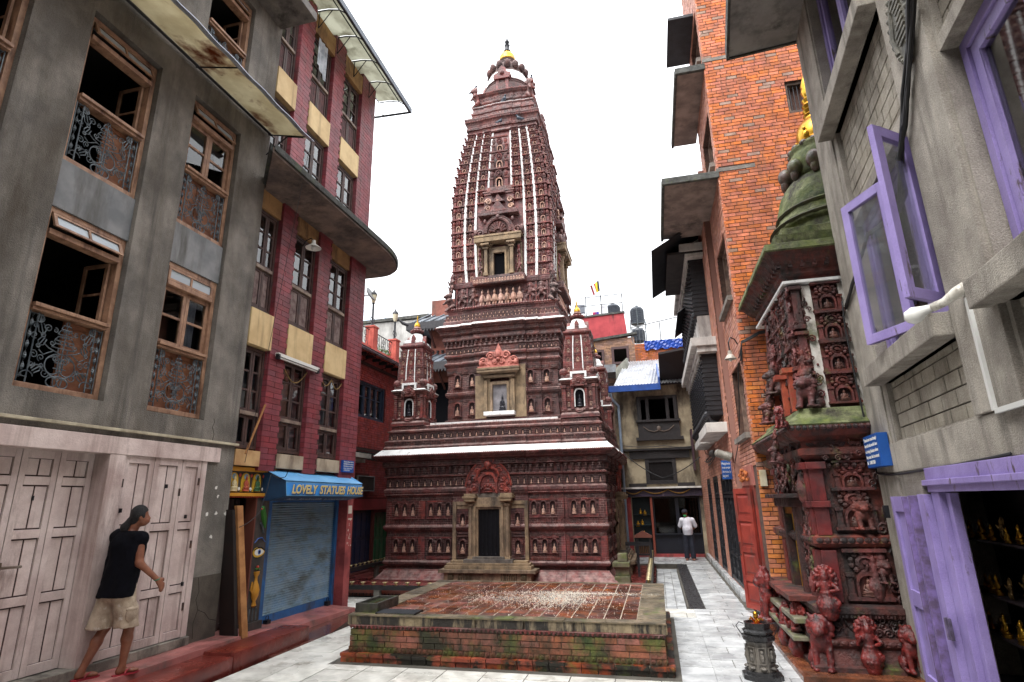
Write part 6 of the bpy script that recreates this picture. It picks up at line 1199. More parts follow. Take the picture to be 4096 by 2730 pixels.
for nm, u0, u1, v1, m in (("blue_door", 16.7, 18.05, 1.86, mat("deep_blue_door", S(34, 50, 84), S(26, 38, 66), 4, .45)), ("green_door", 18.12, 19.3, 1.76, mat("green_tin_door", S(24, 112, 72), S(20, 92, 60), 3, .5))):
    d = MB().fb(FH, u0, u1, .02, v1, -.25, -.12).build("door", m, house, label="%s door of the brick house" % nm.split("_")[0]); q = MB()
    for k in range(4): u = u0 + (u1 - u0) * k / 4; q.fb(FH, u + .04, u + (u1 - u0) / 4 - .04, .2, v1 * .5, -.12, -.1).fb(FH, u + .04, u + (u1 - u0) / 4 - .04, v1 * .55, v1 - .1, -.12, -.1)
    q.build("door_panel", m, d)
b = MB().fb(FH, 15, 20.4, 1.86, 2.2, -.2, .03); b.build("red_fascia", mat("red_gloss_fascia", S(150, 44, 50), S(126, 36, 42), 3, .5), house)
t = MB().fb(FH, 16.6, 17.7, 2.46, 2.9, -.02, .12).build("small_signboard", mat("dark_worn_board", S(60, 48, 44), S(44, 36, 34), 5, .7), house); MB().frame(FH, 16.58, 17.72, 2.44, 2.92, .03, .1, .14).build("frame", GREYP, t)
MB().fb(FH, 15.2, 16.7, 3.42, 3.56, -.1, .5).fb(FH, 15.2, 16.7, 3.3, 3.41, -.1, .3).build("door_hood", mat("grey_hood", S(170, 164, 156), S(130, 124, 116), 4, .8), house)
b = MB(); row(b, den, FH, 15.5, 20.2, 3.42, 0, .3, .5, .24, .22); b.build("carved_joist_end", mat("black_joist", S(50, 44, 44), rough=.8), house, kind="stuff")
# terrace: white sheet awning, parapet, posts, rails
b = MB()
for k in range(14): b.box(-9.2, -8.92, 13.4 + k * .5, 13.46 + k * .5, 6.78, 6.88)
b.build("rafter_end", mat("black_rafter", S(44, 38, 38), rough=.7), house, kind="stuff")
MB().loops([[(-9.3, y, 7.12), (-8.55, y, 6.8), (-8.55, y, 6.825), (-9.3, y, 7.145)] for y in (13, 20.5)]).build("awning_sheet", mat("pale_lilac_sheet", S(214, 206, 218), S(190, 184, 200), 2, .5, grime=S(130, 124, 126), gsc=2), house)
b = MB(); b.tube([(-8.55, 13, 6.84), (-8.55, 20.5, 6.84)], .025, 5)
for y in (16.6, 18.0, 19.4, 20.4):
    for k in range(3): b.tube([(-9.1 + .2 * k, y, 6.85 + .09 * math.cos(a)) if False else (-9.08 + .18 * k + .07 * math.cos(a), y, 6.86 - .05 * k + .07 * math.sin(a)) for a in [i * .7 for i in range(10)]], .012, 4)
    b.tube([(-9.2, y, 6.6), (-8.56, y, 6.82)], .014, 4)
b.build("scroll_bracket", IRON, house)
b = MB().box(-9.4, -9.2, 13.2, 20.6, 7.0, 7.3); b.build("parapet", mat("pink_red_parapet", S(206, 98, 82), S(178, 80, 68), 3, .7), house)
PB = MATS["pink_red_parapet"]
for y in (15.4, 17.4, 19.2, 20.5): MB().box(-9.42, -9.12, y - .16, y + .16, 7.0, 8.0).box(-9.45, -9.09, y - .19, y + .19, 8.0, 8.06).build("terrace_post", PB, house, bevel=.01)
b = MB()
for y0_, y1_ in ((15.58, 17.22), (17.6, 19.02)):
    for z in (7.32, 7.9): b.tube([(-9.27, y0_, z), (-9.27, y1_, z)], .018, 5)
    for k in range(9):
        y = y0_ + (y1_ - y0_) * (k + .5) / 9; b.tube([(-9.27, y, 7.3), (-9.27, y, 7.9)], .01, 4)
        if k % 3 == 1:
            for z in (7.5, 7.72): b.tube([(-9.27, y + .1 * math.cos(a), z + .09 * math.sin(a)) for a in [i * math.pi / 4 for i in range(9)]], .01, 4)
b.build("terrace_railing", IRON, house)
def post_lamp(x, y, z, h, label):
    t = thing("post_lamp", label, "lamp post", (x, y, z), "post lamps on the roof terrace"); b = MB().lathe([(.09, 0), (.06, .06), (.04, .1), (.035, h - .3), (.06, h - .28), (.03, h - .25)], (x, y, z), 10); b.build("post", IRON, t, smooth=40)
    b = MB()
    for s_ in (-1, 1): b.tube([(x, y, z + .12), (x, y + s_ * .16, z + .2), (x, y + s_ * .12, z + .34), (x, y + s_ * .04, z + .3)], .012, 4)
    b.build("scroll", IRON, t); MB().lathe([(.05, h - .26), (.1, h - .1), (.115, h + .02), (.115, h + .03)], (x, y, z), 12).build("lamp_glass", mat("pale_lamp_glass", S(220, 210, 180), rough=.3), t, smooth=40); MB().lathe([(.13, h + .03), (.11, h + .1), (.05, h + .16), (.02, h + .22), (.01, h + .28)], (x, y, z), 12).build("lamp_cap", IRON, t, smooth=40)
post_lamp(-9.27, 17.4, 8.06, 1.15, "black post lamp on the taller red terrace post by the shop house"); post_lamp(-9.27, 19.2, 8.06, 1.0, "black post lamp on the terrace post beside the pagoda eave")
b = MB(); b.tube([(-9.5, 15.8, 7.2), (-9.5, 15.8, 9.9)], .03, 5); b.tube([(-9.5, 15.8, 9.9), (-9.5, 14.6, 10.4)], .03, 5); b.tube([(-9.5, 17.0, 7.2), (-9.5, 17.0, 9.45)], .035, 5); b.tube([(-9.5, 17.0, 9.45), (-9.5, 15.8, 9.9)], .03, 5); b.build("roof_frame", IRON, loc=(-9.5, 16, 7.2), **tag("black steel frame rising from the roof terrace of the brick house", "steel frame"))
b = MB(); b.lathe([(.03, 0), (.22, .06), (.26, .12)], (0, 0, 0), 14); d = MB().inst(b, Matrix.Translation((-9.4, 17.25, 9.2)) @ Matrix.Rotation(1.1, 4, 'Y')); d.tube([(-9.4, 17.25, 9.2), (-9.1, 17.3, 9.4)], .012, 4); d.tube([(-9.5, 17.0, 9.1), (-9.4, 17.25, 9.2)], .02, 4); d.build("satellite_dish", GREYP, loc=(-9.4, 17.2, 9.2), smooth=30, **tag("small grey satellite dish on the terrace steel frame", "satellite dish"))
b = MB(); random.seed(3)
for i in range(160):
    c = Vector((-9.3, U(17.7, 20.4), 7.34 + U(0, .16))); d = Vector((U(-1, 1), U(-1, 1), U(0, 1))).normalized() * .09; e = Vector((U(-1, 1), U(-1, 1), U(-1, 1))).normalized() * .03; b.add([c, c + d * .5 + e, c + d, c + d * .5 - e], [(0, 1, 2, 3)])
b.build("terrace_greenery", MATS["weed_leaf"], loc=(-9.3, 19, 7.3), **tag("low green plants along the terrace parapet behind the railing", "plants"))
# ------------------------------------------------------------------ orange brick tower house (right)
OB = mat("orange_brick", S(204, 112, 60), S(164, 86, 52), 5, .75, drip=S(132, 84, 62), var=.2, bump=.5, bscale=35, grime=S(150, 96, 76), gsc=3, glo=.55, ghi=.75, stretch=1)
OBY = mat("ochre_brick", S(204, 126, 72), S(174, 100, 62), 5, .75, var=.2, bump=.5, bscale=35)
OBG = mat("grey_smeared_brick", S(164, 134, 118), S(140, 108, 92), 6, .8, var=.15, bump=.5)
OBJ = mat("dark_brown_mortar", S(104, 78, 66), S(76, 58, 52), 8, .95, bump=.6)  # dark brown joint colour between the bricks
CEM = mat("raw_cement", S(142, 134, 126), S(110, 104, 98), 4, .9, bump=.7, bscale=30)
FT_ = FY(11.1); tow = thing("orange_brick_tower_house", "tall narrow orange brick house with concrete sunshades over the alley", "house", (1.76, 11.1, 0))
TWIN = [(3.3, 3.86, 9.68, 10.42)]
MB().wall(FT_, 1.79, 6, -.1, 16, TWIN, -.3, -.012).build("wall", OBJ, tow)
br = courses(FT_, 1.765, 4.1, -.05, 15.6, .225, .077, -.03, 0, .014, holes=TWIN + [(1.765, 2.35, 11.27, 11.36), (1.765, 2.5, 8.53, 8.62)], ragged=.13)
br = [b_ + ((OBG if U(0, 1) < .05 else (OBY if b_[3] < 3.2 + U(-1.5, 1.5) else OB)),) for b_ in br]
FA = FX(1.765, -1)                                                # alley-side wall of the tower
AW = [(11.62, 13.0, 0, 2.25), (11.35, 12.75, 3.2, 4.62), (11.35, 12.75, 5.9, 7.3), (11.35, 12.75, 8.9, 10.2), (11.35, 12.75, 11.6, 12.9)]
MB().wall(FA, 11.125, 13.3, -.1, 16, AW, -.3, -.014).build("wall", OBJ, tow)
br2 = courses(FA, 11.103, 13.3, 2.6, 15.6, .225, .077, -.03, 0, .014, holes=AW[1:], ragged=.1)
PKB = mat("pale_pink_brick", S(206, 150, 128), S(184, 120, 100), 4, .6, var=.16, bump=.3, bscale=30)
lay("brick", br + [b_ + (PKB,) for b_ in br2], OB, tow, 300, jit=.004, tilt=.006)
b = MB().box(1.77, 6, 13.1, 13.3, -.1, 16); b.box(5.9, 6, 11.1, 13.3, -.1, 16)
for z in (2.7, 5.4, 8.4, 11.1): b.box(2.07, 5.9, 11.4, 13.1, z, z + .1)
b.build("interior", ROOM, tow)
for v, u1 in ((11.27, 2.35), (8.53, 2.5)): MB().fb(FT_, 1.75, u1, v, v + .085, -.05, .008).build("cement_band", CEM, tow)
r = MB().frame(FT_, 3.3, 3.86, 9.68, 10.42, .06, -.22, -.06).build("window", mat("old_grey_wood", S(112, 96, 84), S(74, 60, 54), 8, .8), tow); b = MB()
for k in range(6): b.tube([FT_.p(3.4 + k * .075, 9.72, -.1), FT_.p(3.4 + k * .075, 10.38, -.1)], .009, 5)
b.build("bar", IRON, r); MB().fb(FT_, 3.36, 3.8, 9.74, 10.36, -.25, -.2).build("shutter_board", mat("old_brown_board", S(84, 56, 46), rough=.8), r)
WORN = mat("worn_grey_window_wood", S(150, 124, 108), S(108, 86, 76), 7, .7, bump=.3)
for i, h in enumerate(AW[1:]):
    r = MB().frame(FA, h[0], h[1], h[2], h[3], .07, -.24, -.12).build("window", WORN, tow)
    for k in range(3):
        a = h[0] + .07 + k * .42; s_ = MB().frame(FA, a, a + .41, h[2] + .08, h[3] - .08, .05, -.22, -.17).build("sash", WORN, r)
        q = MB()
        for j in (1, 2): v = h[2] + .08 + (h[3] - h[2] - .16) * j / 3; q.fb(FA, a + .05, a + .36, v - .015, v + .015, -.21, -.18)
        q.build("glazing_bar", WORN, s_); MB().fb(FA, a + .05, a + .36, h[2] + .13, h[3] - .13, -.2, -.195).build("pane", GLASSD, s_)
    MB().fb(FA, h[0] - .05, h[1] + .05, h[2] - .1, h[2], -.1, .1).build("window_sill", CEM, tow)
SUNSH = mat("sunshade_concrete", S(168, 150, 140), S(128, 114, 108), 2.4, .85, bump=.4, bscale=18, grime=S(70, 64, 62), gsc=1.5, glo=.5, ghi=.72, stretch=1)
EDGEC = mat("mossy_sunshade_edge", S(92, 92, 88), S(60, 60, 58), 6, .9, bump=.8, bscale=24, moss=.2)
for x0, ya, yb, z in ((.66, 11.1, 13.85, 8.42), (1.17, 11.1, 13.9, 11.1), (1.18, 11.6, 13.2, 13.05)):
    s_ = MB().slab([(x0, ya), (1.78, ya), (1.78, yb), (x0, yb)], z, z + .07).build("concrete_sunshade" if z < 13 else "tin_sunshade", SUNSH if z < 13 else mat("black_tin_sheet", S(44, 46, 52), S(30, 31, 36), 4, .5, metal=.3, bump=.3), tow)
    if z < 13: MB().box(x0 - .02, 1.79, ya - .03, ya + .05, z - .02, z + .13).box(x0 - .03, x0 + .03, ya + .05, yb, z - .05, z + .12).build("sunshade_edge", EDGEC, s_, bevel=.012)
# red panelled door, door surround
RDW = mat("red_painted_door", S(150, 58, 46), S(122, 44, 38), 4, .5, bump=.15, grime=S(96, 60, 52), gsc=4)
MB().fb(FA, 11.55, 13.05, 2.25, 2.62, -.2, .02).build("door_lintel", mat("pinkish_lintel", S(184, 120, 104), S(160, 92, 84), 4, .7), tow)
b = MB(); b.frame(FA, 11.6, 13.02, .02, 2.25, .1, -.2, .03, False); b.build("door_frame", RDW, tow, bevel=.005)
MB().fb(FA, 11.6, 13.05, -.02, .1, -.3, .12).build("door_step", MARBLEG, tow); MB().fb(FA, 11.7, 12.9, .1, 2.2, -.7, -.6).build("dark_hall", mat("dark_hall", S(50, 36, 34), rough=.9), tow)
hinge = Vector((1.72, 11.66, 0)); a = math.radians(28); lf_ = Fr(hinge, (-math.sin(a), math.cos(a)), (-math.cos(a), -math.sin(a)))
for off, wd in ((0, .52),):
    d = MB().fb(lf_, 0, wd, .08, 2.2, 0, .03).build("door_leaf", RDW, tow); q = MB()
    q.fb(lf_, .001, .08, .081, 2.199, .03, .05).fb(lf_, wd - .08, wd - .001, .081, 2.199, .03, .05)
    for v in (.081, .55, 1.05, 1.6, 2.1): q.fb(lf_, .08, wd - .08, v, v + .1, .03, .048)
    q.build("door_rail", RDW, d, bevel=.004); q = MB()
    for v0, v1 in ((.22, .51), (.69, 1.01), (1.19, 1.56), (1.74, 2.06)): q.fbt(lf_, (.1, wd - .1, v0, v1, .03), (.13, wd - .13, v0 + .03, v1 - .03, .046))
    q.build("door_panel", RDW, d); b = MB().tube([lf_.p(wd - .04, 1.0, .05), lf_.p(wd - .04, 1.02, .08), lf_.p(wd - .04, 1.2, .08), lf_.p(wd - .04, 1.22, .05)], .01, 5); b.build("handle", IRON, d)
b = MB()
for i in range(46): a_ = U(0, 1); b.ell(FA.p(11.75 + a_ * 1.1, 2.44 + U(-.09, .12), .05 + U(0, .05)), (.025, .03, .035), 5, 4)
b.build("dried_flower_garland", mat("dried_marigold", S(196, 120, 60), S(150, 70, 40), 30, .8), loc=FA.p(12.3, 2.4, .04), **tag("bunch of dried orange flowers hung over the red door", "garland"))
MB().fb(FT_, 1.79, 1.9, 2.22, 2.5, 0, .07).build("meter_box", mat("cream_meter_box", S(214, 206, 180), S(190, 176, 140), 4, .5), loc=(1.84, 11.06, 2.3), bevel=.006, **tag("small cream electric meter box on the brick corner by the red door", "meter box"))
gooseneck("gooseneck_lamp", (1.74, 11.25, 4.87), (-.18, -.14, 0), .22, .11, "white enamel gooseneck lamp on the orange brick corner", mat("rusty_white_enamel", S(196, 188, 178), S(150, 136, 122), 9, .4))
for i in range(3): wire("power_cable", [(1.7 + .02 * i, 11.06, 4.55 - .06 * i), (1.78, 11.02, 4.83 + .02 * i), (2.1, 11.0, 4.98 + .02 * i), (2.6, 10.9, 5.02 + .03 * i), (3.4, 10.2, 5.1)], .012, "%s black cable running along the orange brick face" % ["lowest", "middle", "highest"][i], n=5, sag=.01, group="cables on the orange brick wall")
wire("down_cable", [(1.7, 11.2, 4.5), (1.72, 11.8, 3.9), (1.7, 12.2, 3.2), (1.66, 13.2, 2.7), (1.5, 14.5, 2.9)], .01, "black cable running down past the alley windows", n=6)

# ------------------------------------------------------------------ pink brick house with black carved windows
FP = FX(1.62, -1); pink = thing("pink_brick_house", "pink brick house with black carved lattice windows along the alley", "house", (1.62, 17, 0))
PW = [(13.6, 15.9, .14, 2.6), (16.6, 18.0, .14, 2.6), (18.9, 20.2, .14, 2.6)]
MB().wall(FP, 13.1, 22.6, -.1, 9.8, PW, -.3, -.012).build("wall", mat("rose_mortar", S(150, 110, 98), rough=.9), pink)
lay("brick", courses(FP, 13.1, 22.6, .14, 9.7, .23, .075, -.03, 0, .01, holes=PW, ragged=.05), PKB, pink, 240, jit=.002)
b = MB().box(5.5, 5.6, 13.35, 22.6, 0, 9.8).box(1.95, 5.6, 22.5, 22.6, 0, 9.8)
for z in (.0, 2.7, 5.6, 9.7): b.box(1.93, 5.5, 13.35, 22.5, z, z + .1)
b.build("interior", ROOM, pink); MB().fb(FP, 13.3, 22.6, -.1, .135, -.2, .09).build("marble_kerb", MARBLEG, pink, bevel=.006)
BLK = mat("black_carved_wood", S(36, 37, 42), S(24, 24, 28), 8, .4, bump=.3, bscale=60)
GLASSN = glass('dark_glass', (.4, .44, .5, 1), .45)
for h in PW:
    r = MB().frame(FP, h[0], h[1], h[2], h[3], .09, -.25, -.005, False).build("shopfront", BLK, pink, bevel=.005); n = 3 if h[1] - h[0] > 2 else 2
    for k in range(n):
        a = h[0] + .09 + k * (h[1] - h[0] - .18) / n; c = a + (h[1] - h[0] - .18) / n - .012; s_ = MB().frame(FP, a, c, .16, 2.1, .07, -.1, -.02).build("door_leaf", BLK, r); q = MB()
        q.fb(FP, a + .07, c - .07, .7, .78, -.1, -.03).fb(FP, a + .07, c - .07, .23, .7, -.1, -.05)
        for j in range(9): q.ell(FP.p(a + .035, .3 + j * .2, -.015), (.02, .025, .05), 6, 4); q.ell(FP.p(c - .035, .3 + j * .2, -.015), (.02, .025, .05), 6, 4)
        q.build("carved_rail", BLK, s_); MB().fb(FP, a + .07, c - .07, .78, 2.03, -.08, -.075).build("pane", GLASSN, s_)
        tz = MB().frame(FP, a, c, 2.12, 2.5, .05, -.1, -.02)
        for j in range(4): u = a + .1 + j * (c - a - .15) / 4; tz.fb(FP, u, u + .02, 2.17, 2.45, -.19, -.14)
        tz.build("transom_lattice", BLK, r)
CREAMW = mat("white_cement_trim", S(222, 218, 212), S(196, 190, 184), 2.5, .7, grime=S(150, 144, 140), gsc=3, stretch=.3)
def carved_window(u0, u1, z0, z1, top, bot):
    """projecting carved window: posts, lattice strips, white cornice above and white corbel blocks below"""
    d = .34; r = MB().fb(FP, u0, u1, z0, z1, -.1, d - .1).build("carved_window", BLK, pink); q = MB(); n = int((u1 - u0) / .3)
    for i in range(n + 1):
        u = u0 + (u1 - u0) * i / n; q.fb(FP, u - .05, u + .05, z0, z1, 0, d)
        for k in range(int((z1 - z0) / .11)): q.fb(FP, u - .065, u + .065, z0 + k * .11 + .02, z0 + k * .11 + .075, 0, d + .03)
    q.build("carved_post", BLK, r, kind="stuff"); q = MB()
    for i in range(n):
        for j in range(3):
            u = u0 + (u1 - u0) * (i + .3 + j * .2) / n; q.fb(FP, u - .012, u + .012, z0 + .1, z1 - .1, d - .1, d - .06)
        for k in range(int((z1 - z0) / .09)): u = u0 + (u1 - u0) * i / n; q.fb(FP, u + .06, u + .24, z0 + k * .09 + .1, z0 + k * .09 + .12, d - .1, d - .07)
    q.build("lattice", BLK, r, kind="stuff"); q = MB()
    for i in range(n + 1): u = u0 + (u1 - u0) * i / n; q.ell(FP.p(u, z0 + .02, d), (.09, .07, .1), 7, 5); q.tube([FP.p(u, z0 + .05, d), FP.p(u, z0 - .12, d - .06), FP.p(u, z0 - .2, .1)], [.06, .05, .03], 6)
    q.build("carved_bracket", BLK, r, kind="stuff")
    if top: MB().fb(FP, u0 - .35, u1 + .1, z1 + .0, z1 + .2, -.1, d + .22).fb(FP, u0 - .28, u1, z1 - .14, z1 - .001, -.1, d + .1).fb(FP, u0 + .4, u1 - .6, z1 + .2, z1 + .95, -.1, d - .04).build("white_cornice", CREAMW, r, bevel=.01)
    if top:
        q = MB()
        for i in range(2 * n): u = u0 + (u1 - u0) * (i + .5) / 2 / n; q.prism(FP, [(u - .07, z1 - .14), (u + .07, z1 - .14), (u + .05, z1 - .2), (u, z1 - .26), (u - .05, z1 - .2)], d - .05, d + .06)
        q.build("scalloped_valance", CREAMW, r, kind="stuff")
    if bot: MB().fb(FP, bot[0], bot[1], z0 - .42, z0 - .2, -.1, d + .1).fb(FP, bot[2], bot[3], z0 - .4, z0 - .2, -.1, d + .02).build("white_corbel", CREAMW, r, bevel=.01)
carved_window(13.75, 18.6, 3.85, 5.45, True, (13.3, 15.6, 16.3, 18.6)); carved_window(14.2, 19.2, 6.4, 8.05, True, None)
ROOFB = mat("black_corrugated_roof", S(40, 41, 46), S(28, 29, 33), 5, .5, bump=.3, bscale=15)
def corr(pts0, pts1, n, amp, up):
    """corrugated sheet between two edges"""
    a0, a1, b0, b1 = Vector(pts0[0]), Vector(pts0[1]), Vector(pts1[0]), Vector(pts1[1]); mb = MB(); up = Vector(up); N = n * 4
    A = [a0.lerp(a1, i / N) + up * amp * math.sin(i * math.pi / 2) for i in range(N + 1)]; B = [b0.lerp(b1, i / N) + up * amp * math.sin(i * math.pi / 2) for i in range(N + 1)]
    v = [p for ab in zip(A, B) for p in ab]; v += [p - up * .008 for p in v[:]]; m = 2 * (N + 1)
    return mb.add(v, [(2 * i, 2 * i + 2, 2 * i + 3, 2 * i + 1) for i in range(N)] + [(m + 2 * i, m + 2 * i + 1, m + 2 * i + 3, m + 2 * i + 2) for i in range(N)])
corr([(.36, 13.5, 8.0), (.36, 17.1, 8.0)], [(1.7, 13.5, 8.75), (1.7, 17.1, 8.75)], 22, .02, (0, 0, 1)).build("tin_eave", ROOFB, pink)
MB().slab([(.75, 13.9), (1.62, 13.9), (1.62, 17.0), (.75, 17.0)], 8.0, 8.06).build("eave_board", mat("dark_eave_board", S(58, 52, 50), S(40, 36, 36), 4, .8), pink)
corr([(1.02, 16.6, 7.3), (1.02, 19.4, 7.3)], [(1.62, 16.6, 7.7), (1.62, 19.4, 7.7)], 16, .02, (0, 0, 1)).build("tin_eave", ROOFB, pink)
b = MB().lathe([(.1, 0), (.1, .1), (.085, .14), (.085, .3), (.04, .34)], (0, 0, 0), 12); q = MB().inst(b, Matrix.Translation((1.6, 13.1, 2.86)) @ Matrix.Rotation(-1.2, 4, 'Y')); q.build("bulkhead_lamp", mat("dusty_bulkhead", S(150, 146, 136), S(110, 106, 98), 8, .4), loc=(1.5, 13.1, 2.9), smooth=30, **tag("grey cylindrical bulkhead lamp on the pink brick beside the alley door", "wall lamp"))
quote_sign(Fr((0, 13.45, 0), (1, 0), (0, -1)), 1.42, 1.62, 2.42, 2.82, -.03, .02, ["Happiness", "never", "decreases by", "being shared"], "small blue sign standing out from the alley wall by the red door", (1.5, 13.45, 2.6))
b = MB(); random.seed(4)
for i in range(7):
    p0 = Vector((1.58, 16 + U(-.6, .6), 3.2 + U(-.1, .1))); p1 = p0 + Vector((U(-.15, 0), U(1.5, 3.2), U(-.2, .3))); b.tube([p0, p0.lerp(p1, .3) + Vector((-.08, 0, -.14)), p0.lerp(p1, .7) + Vector((-.06, 0, -.1)), p1], .012, 4)
b.ell((1.5, 15.9, 3.15), (.09, .12, .1), 8, 6); b.build("cable_tangle", mat("grey_cable", S(84, 80, 76), rough=.6), loc=(1.55, 16, 3.2), **tag("tangle of grey cables and a junction box on the pink brick wall", "cables"))

# ------------------------------------------------------------------ small terracotta shrine (right)
SC_ = Vector((2.95, 9.35, 0))
shr = thing("terracotta_shrine", "mossy carved terracotta shrine tower with green dome wedged beside the grey wall", "shrine", SC_)
MT = mat("mossy_red_terracotta", S(112, 52, 47), S(68, 40, 38), 5, .5, rough2=.75, var=.2, bump=.6, bscale=32, grime=S(46, 38, 36), gsc=3, glo=.46, ghi=.62, moss=.18)
MTD = mat("dark_wet_terracotta", S(84, 44, 41), S(52, 36, 35), 6, .4, rough2=.7, var=.25, bump=.7, bscale=36, grime=S(40, 34, 34), gsc=3.5, glo=.46, ghi=.6, moss=.15)
WETFIG = mat("wet_red_glaze", S(128, 42, 38), S(76, 32, 32), 8, .22, rough2=.45, bump=.6, bscale=45, grime=S(44, 30, 30), gsc=7, glo=.52, ghi=.64)
MGREEN = mat("mossy_green_plaster", S(128, 132, 92), S(84, 92, 54), 4, .75, bump=1., bscale=18, grime=S(52, 48, 38), gsc=2.2, glo=.47, ghi=.6, moss=.5, stretch=.6, speck=.2)
DC = (3.2, 9.6, 0)
def shp(h, z): return [(SC_.x - h, SC_.y - h, z), (SC_.x + .5 + h, SC_.y - h, z), (SC_.x + .5 + h, SC_.y + .5 + h, z), (SC_.x - h, SC_.y + .5 + h, z)]
SF = [Fr(SC_, (1, 0), (0, -1)), Fr(SC_, (0, -1), (-1, 0)), Fr(SC_, (0, 1), (1, 0))]; NEAR, LEFT = SF[0], SF[1]
def shsweep(name, prof, m): return MB().loops([shp(h, z) for h, z in prof]).build(name, m, shr)
shsweep("base_step", [(1.5, -.1), (1.5, .06), (1.47, .07)], mat("wet_brown_step", S(128, 74, 48), S(92, 54, 38), 4, .12, rough2=.4, bump=.3, bscale=20, grime=S(54, 44, 34), gsc=3, stretch=1))
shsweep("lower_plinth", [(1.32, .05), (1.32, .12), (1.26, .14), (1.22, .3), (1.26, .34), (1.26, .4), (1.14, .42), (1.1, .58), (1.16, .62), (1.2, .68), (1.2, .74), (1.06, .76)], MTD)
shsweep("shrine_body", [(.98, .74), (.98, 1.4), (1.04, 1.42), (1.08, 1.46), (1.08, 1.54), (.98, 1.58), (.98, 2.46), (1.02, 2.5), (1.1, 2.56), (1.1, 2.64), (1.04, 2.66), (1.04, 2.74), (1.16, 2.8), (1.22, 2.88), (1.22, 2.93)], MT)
shsweep("mossy_ledge", [(1.22, 2.931), (1.23, 2.95), (1.0, 3.12), (.98, 3.18), (.86, 3.2)], MGREEN)
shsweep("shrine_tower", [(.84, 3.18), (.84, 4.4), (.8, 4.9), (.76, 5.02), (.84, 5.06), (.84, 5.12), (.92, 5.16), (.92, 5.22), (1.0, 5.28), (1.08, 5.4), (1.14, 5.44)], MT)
shsweep("mossy_eave", [(1.14, 5.441), (1.16, 5.46), (1.14, 5.56), (.98, 5.6), (.92, 5.66), (.94, 5.78), (.8, 5.8), (.8, 5.94), (.74, 5.95)], MGREEN)
shsweep("white_band", [(.9, 5.0), (.93, 5.01), (.93, 5.05), (.9, 5.055)], WHITE)
DP = [(.98, 5.9), (.98, 6.02), (.88, 6.06), (.86, 6.2), (.93, 6.24), (.92, 6.36), (.84, 6.4), (.8, 6.5), (.79, 6.62), (.75, 6.82), (.68, 7.0), (.56, 7.16), (.5, 7.2), (.53, 7.24), (.55, 7.45), (.5, 7.62), (.46, 7.7), (.49, 7.78), (.4, 7.86), (.34, 7.9)]
DP = [(a[0] + (c[0] - a[0]) * k / 4, a[1] + (c[1] - a[1]) * k / 4) for a, c in zip(DP, DP[1:]) for k in range(4)] + [DP[-1]]
folds(MB().lathe(DP, DC, 72).build("mossy_dome", MGREEN, shr, smooth=True), .022, 7)
MB().lathe([(1.0, 5.96), (1.03, 5.98), (1.0, 6.0)], DC, 30).lathe([(.94, 6.27), (.97, 6.3), (.94, 6.33)], DC, 30).lathe([(.82, 6.52), (.845, 6.55), (.82, 6.58)], DC, 30).build("dome_ring", mat("dark_mossy_ring", S(70, 66, 44), S(44, 44, 34), 6, .7, bump=.6, moss=.5), shr, smooth=35)
PETM = mat("wet_brown_stone", S(96, 74, 68), S(62, 58, 46), 6, .35, bump=.4, bscale=18, moss=.35)
for i in range(11): a_ = i * math.pi * 2 / 11 + .25; MB().ell((DC[0] + .58 * math.cos(a_), DC[1] + .58 * math.sin(a_), 7.36), (.125, .125, .16), 12, 8).ell((DC[0] + .6 * math.cos(a_), DC[1] + .6 * math.sin(a_), 7.26), (.075, .075, .16), 10, 7).build("stone_petal", PETM, shr, smooth=True)
for i in range(16): a_ = i * math.pi / 8; MB().ell((DC[0] + .43 * math.cos(a_), DC[1] + .43 * math.sin(a_), 7.8), (.07, .07, .065), 8, 6).build("ring_petal", PETM, shr, smooth=True)
MB().lathe([(.33, 7.88), (.345, 7.93), (.3, 7.97), (.31, 8.1), (.28, 8.24), (.2, 8.36), (.13, 8.42), (.12, 8.46), (.14, 8.5), (.11, 8.54), (.135, 8.6), (.1, 8.64), (.13, 8.7), (.1, 8.75), (.12, 8.82), (.07, 8.88), (.11, 9.0), (.09, 9.06), (.1, 9.12), (.01, 9.4)], DC, 20).build("gilt_finial", GOLD, shr, smooth=40)
for i in range(4): a_ = i * math.pi / 2 + .8; MB().ell((DC[0] + .31 * math.cos(a_), DC[1] + .31 * math.sin(a_), 8.02), (.05, .05, .08), 8, 6).ell((DC[0] + .34 * math.cos(a_), DC[1] + .34 * math.sin(a_), 8.12), (.03, .03, .035), 8, 6).build("gilt_figure", GOLD, shr, smooth=True)
SHP = mat("wet_pale_terracotta", S(124, 84, 72), S(92, 62, 56), 8, .45, bump=.4, grime=S(50, 42, 40), gsc=5)
stn = MB(); stn.fb(FU, -.54, .54, .93, 1.0, 0, .3); stn.fb(FU, -.56, .56, .0, .07, 0, .26)      # shrine cell: wreathed rosette over a deep niche
for s_ in (-1, 1):
    a, b_ = sorted((s_ * .5, s_ * .36)); stn.fb(FU, a, b_, .07, .5, 0, .2); stn.fb(FU, a - .03, b_ + .03, .46, .53, 0, .26); stn.fb(FU, a - .02, b_ + .02, .07, .13, 0, .25)
for i in range(11): a = i * math.pi * 2 / 11; stn.ell((.34 * math.cos(a), -.12, .73 + .19 * math.sin(a)), (.1, .09, .06), 5, 4)
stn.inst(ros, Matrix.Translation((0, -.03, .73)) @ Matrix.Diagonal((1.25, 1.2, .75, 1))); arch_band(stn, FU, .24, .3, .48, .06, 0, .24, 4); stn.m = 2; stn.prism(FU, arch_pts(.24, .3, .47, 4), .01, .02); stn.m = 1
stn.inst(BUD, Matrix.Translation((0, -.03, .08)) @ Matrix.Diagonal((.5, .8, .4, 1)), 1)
SCELL = stn.mesh("shrine_niche", [MT, SHP, NICHE_SHADE])
cells = MB()
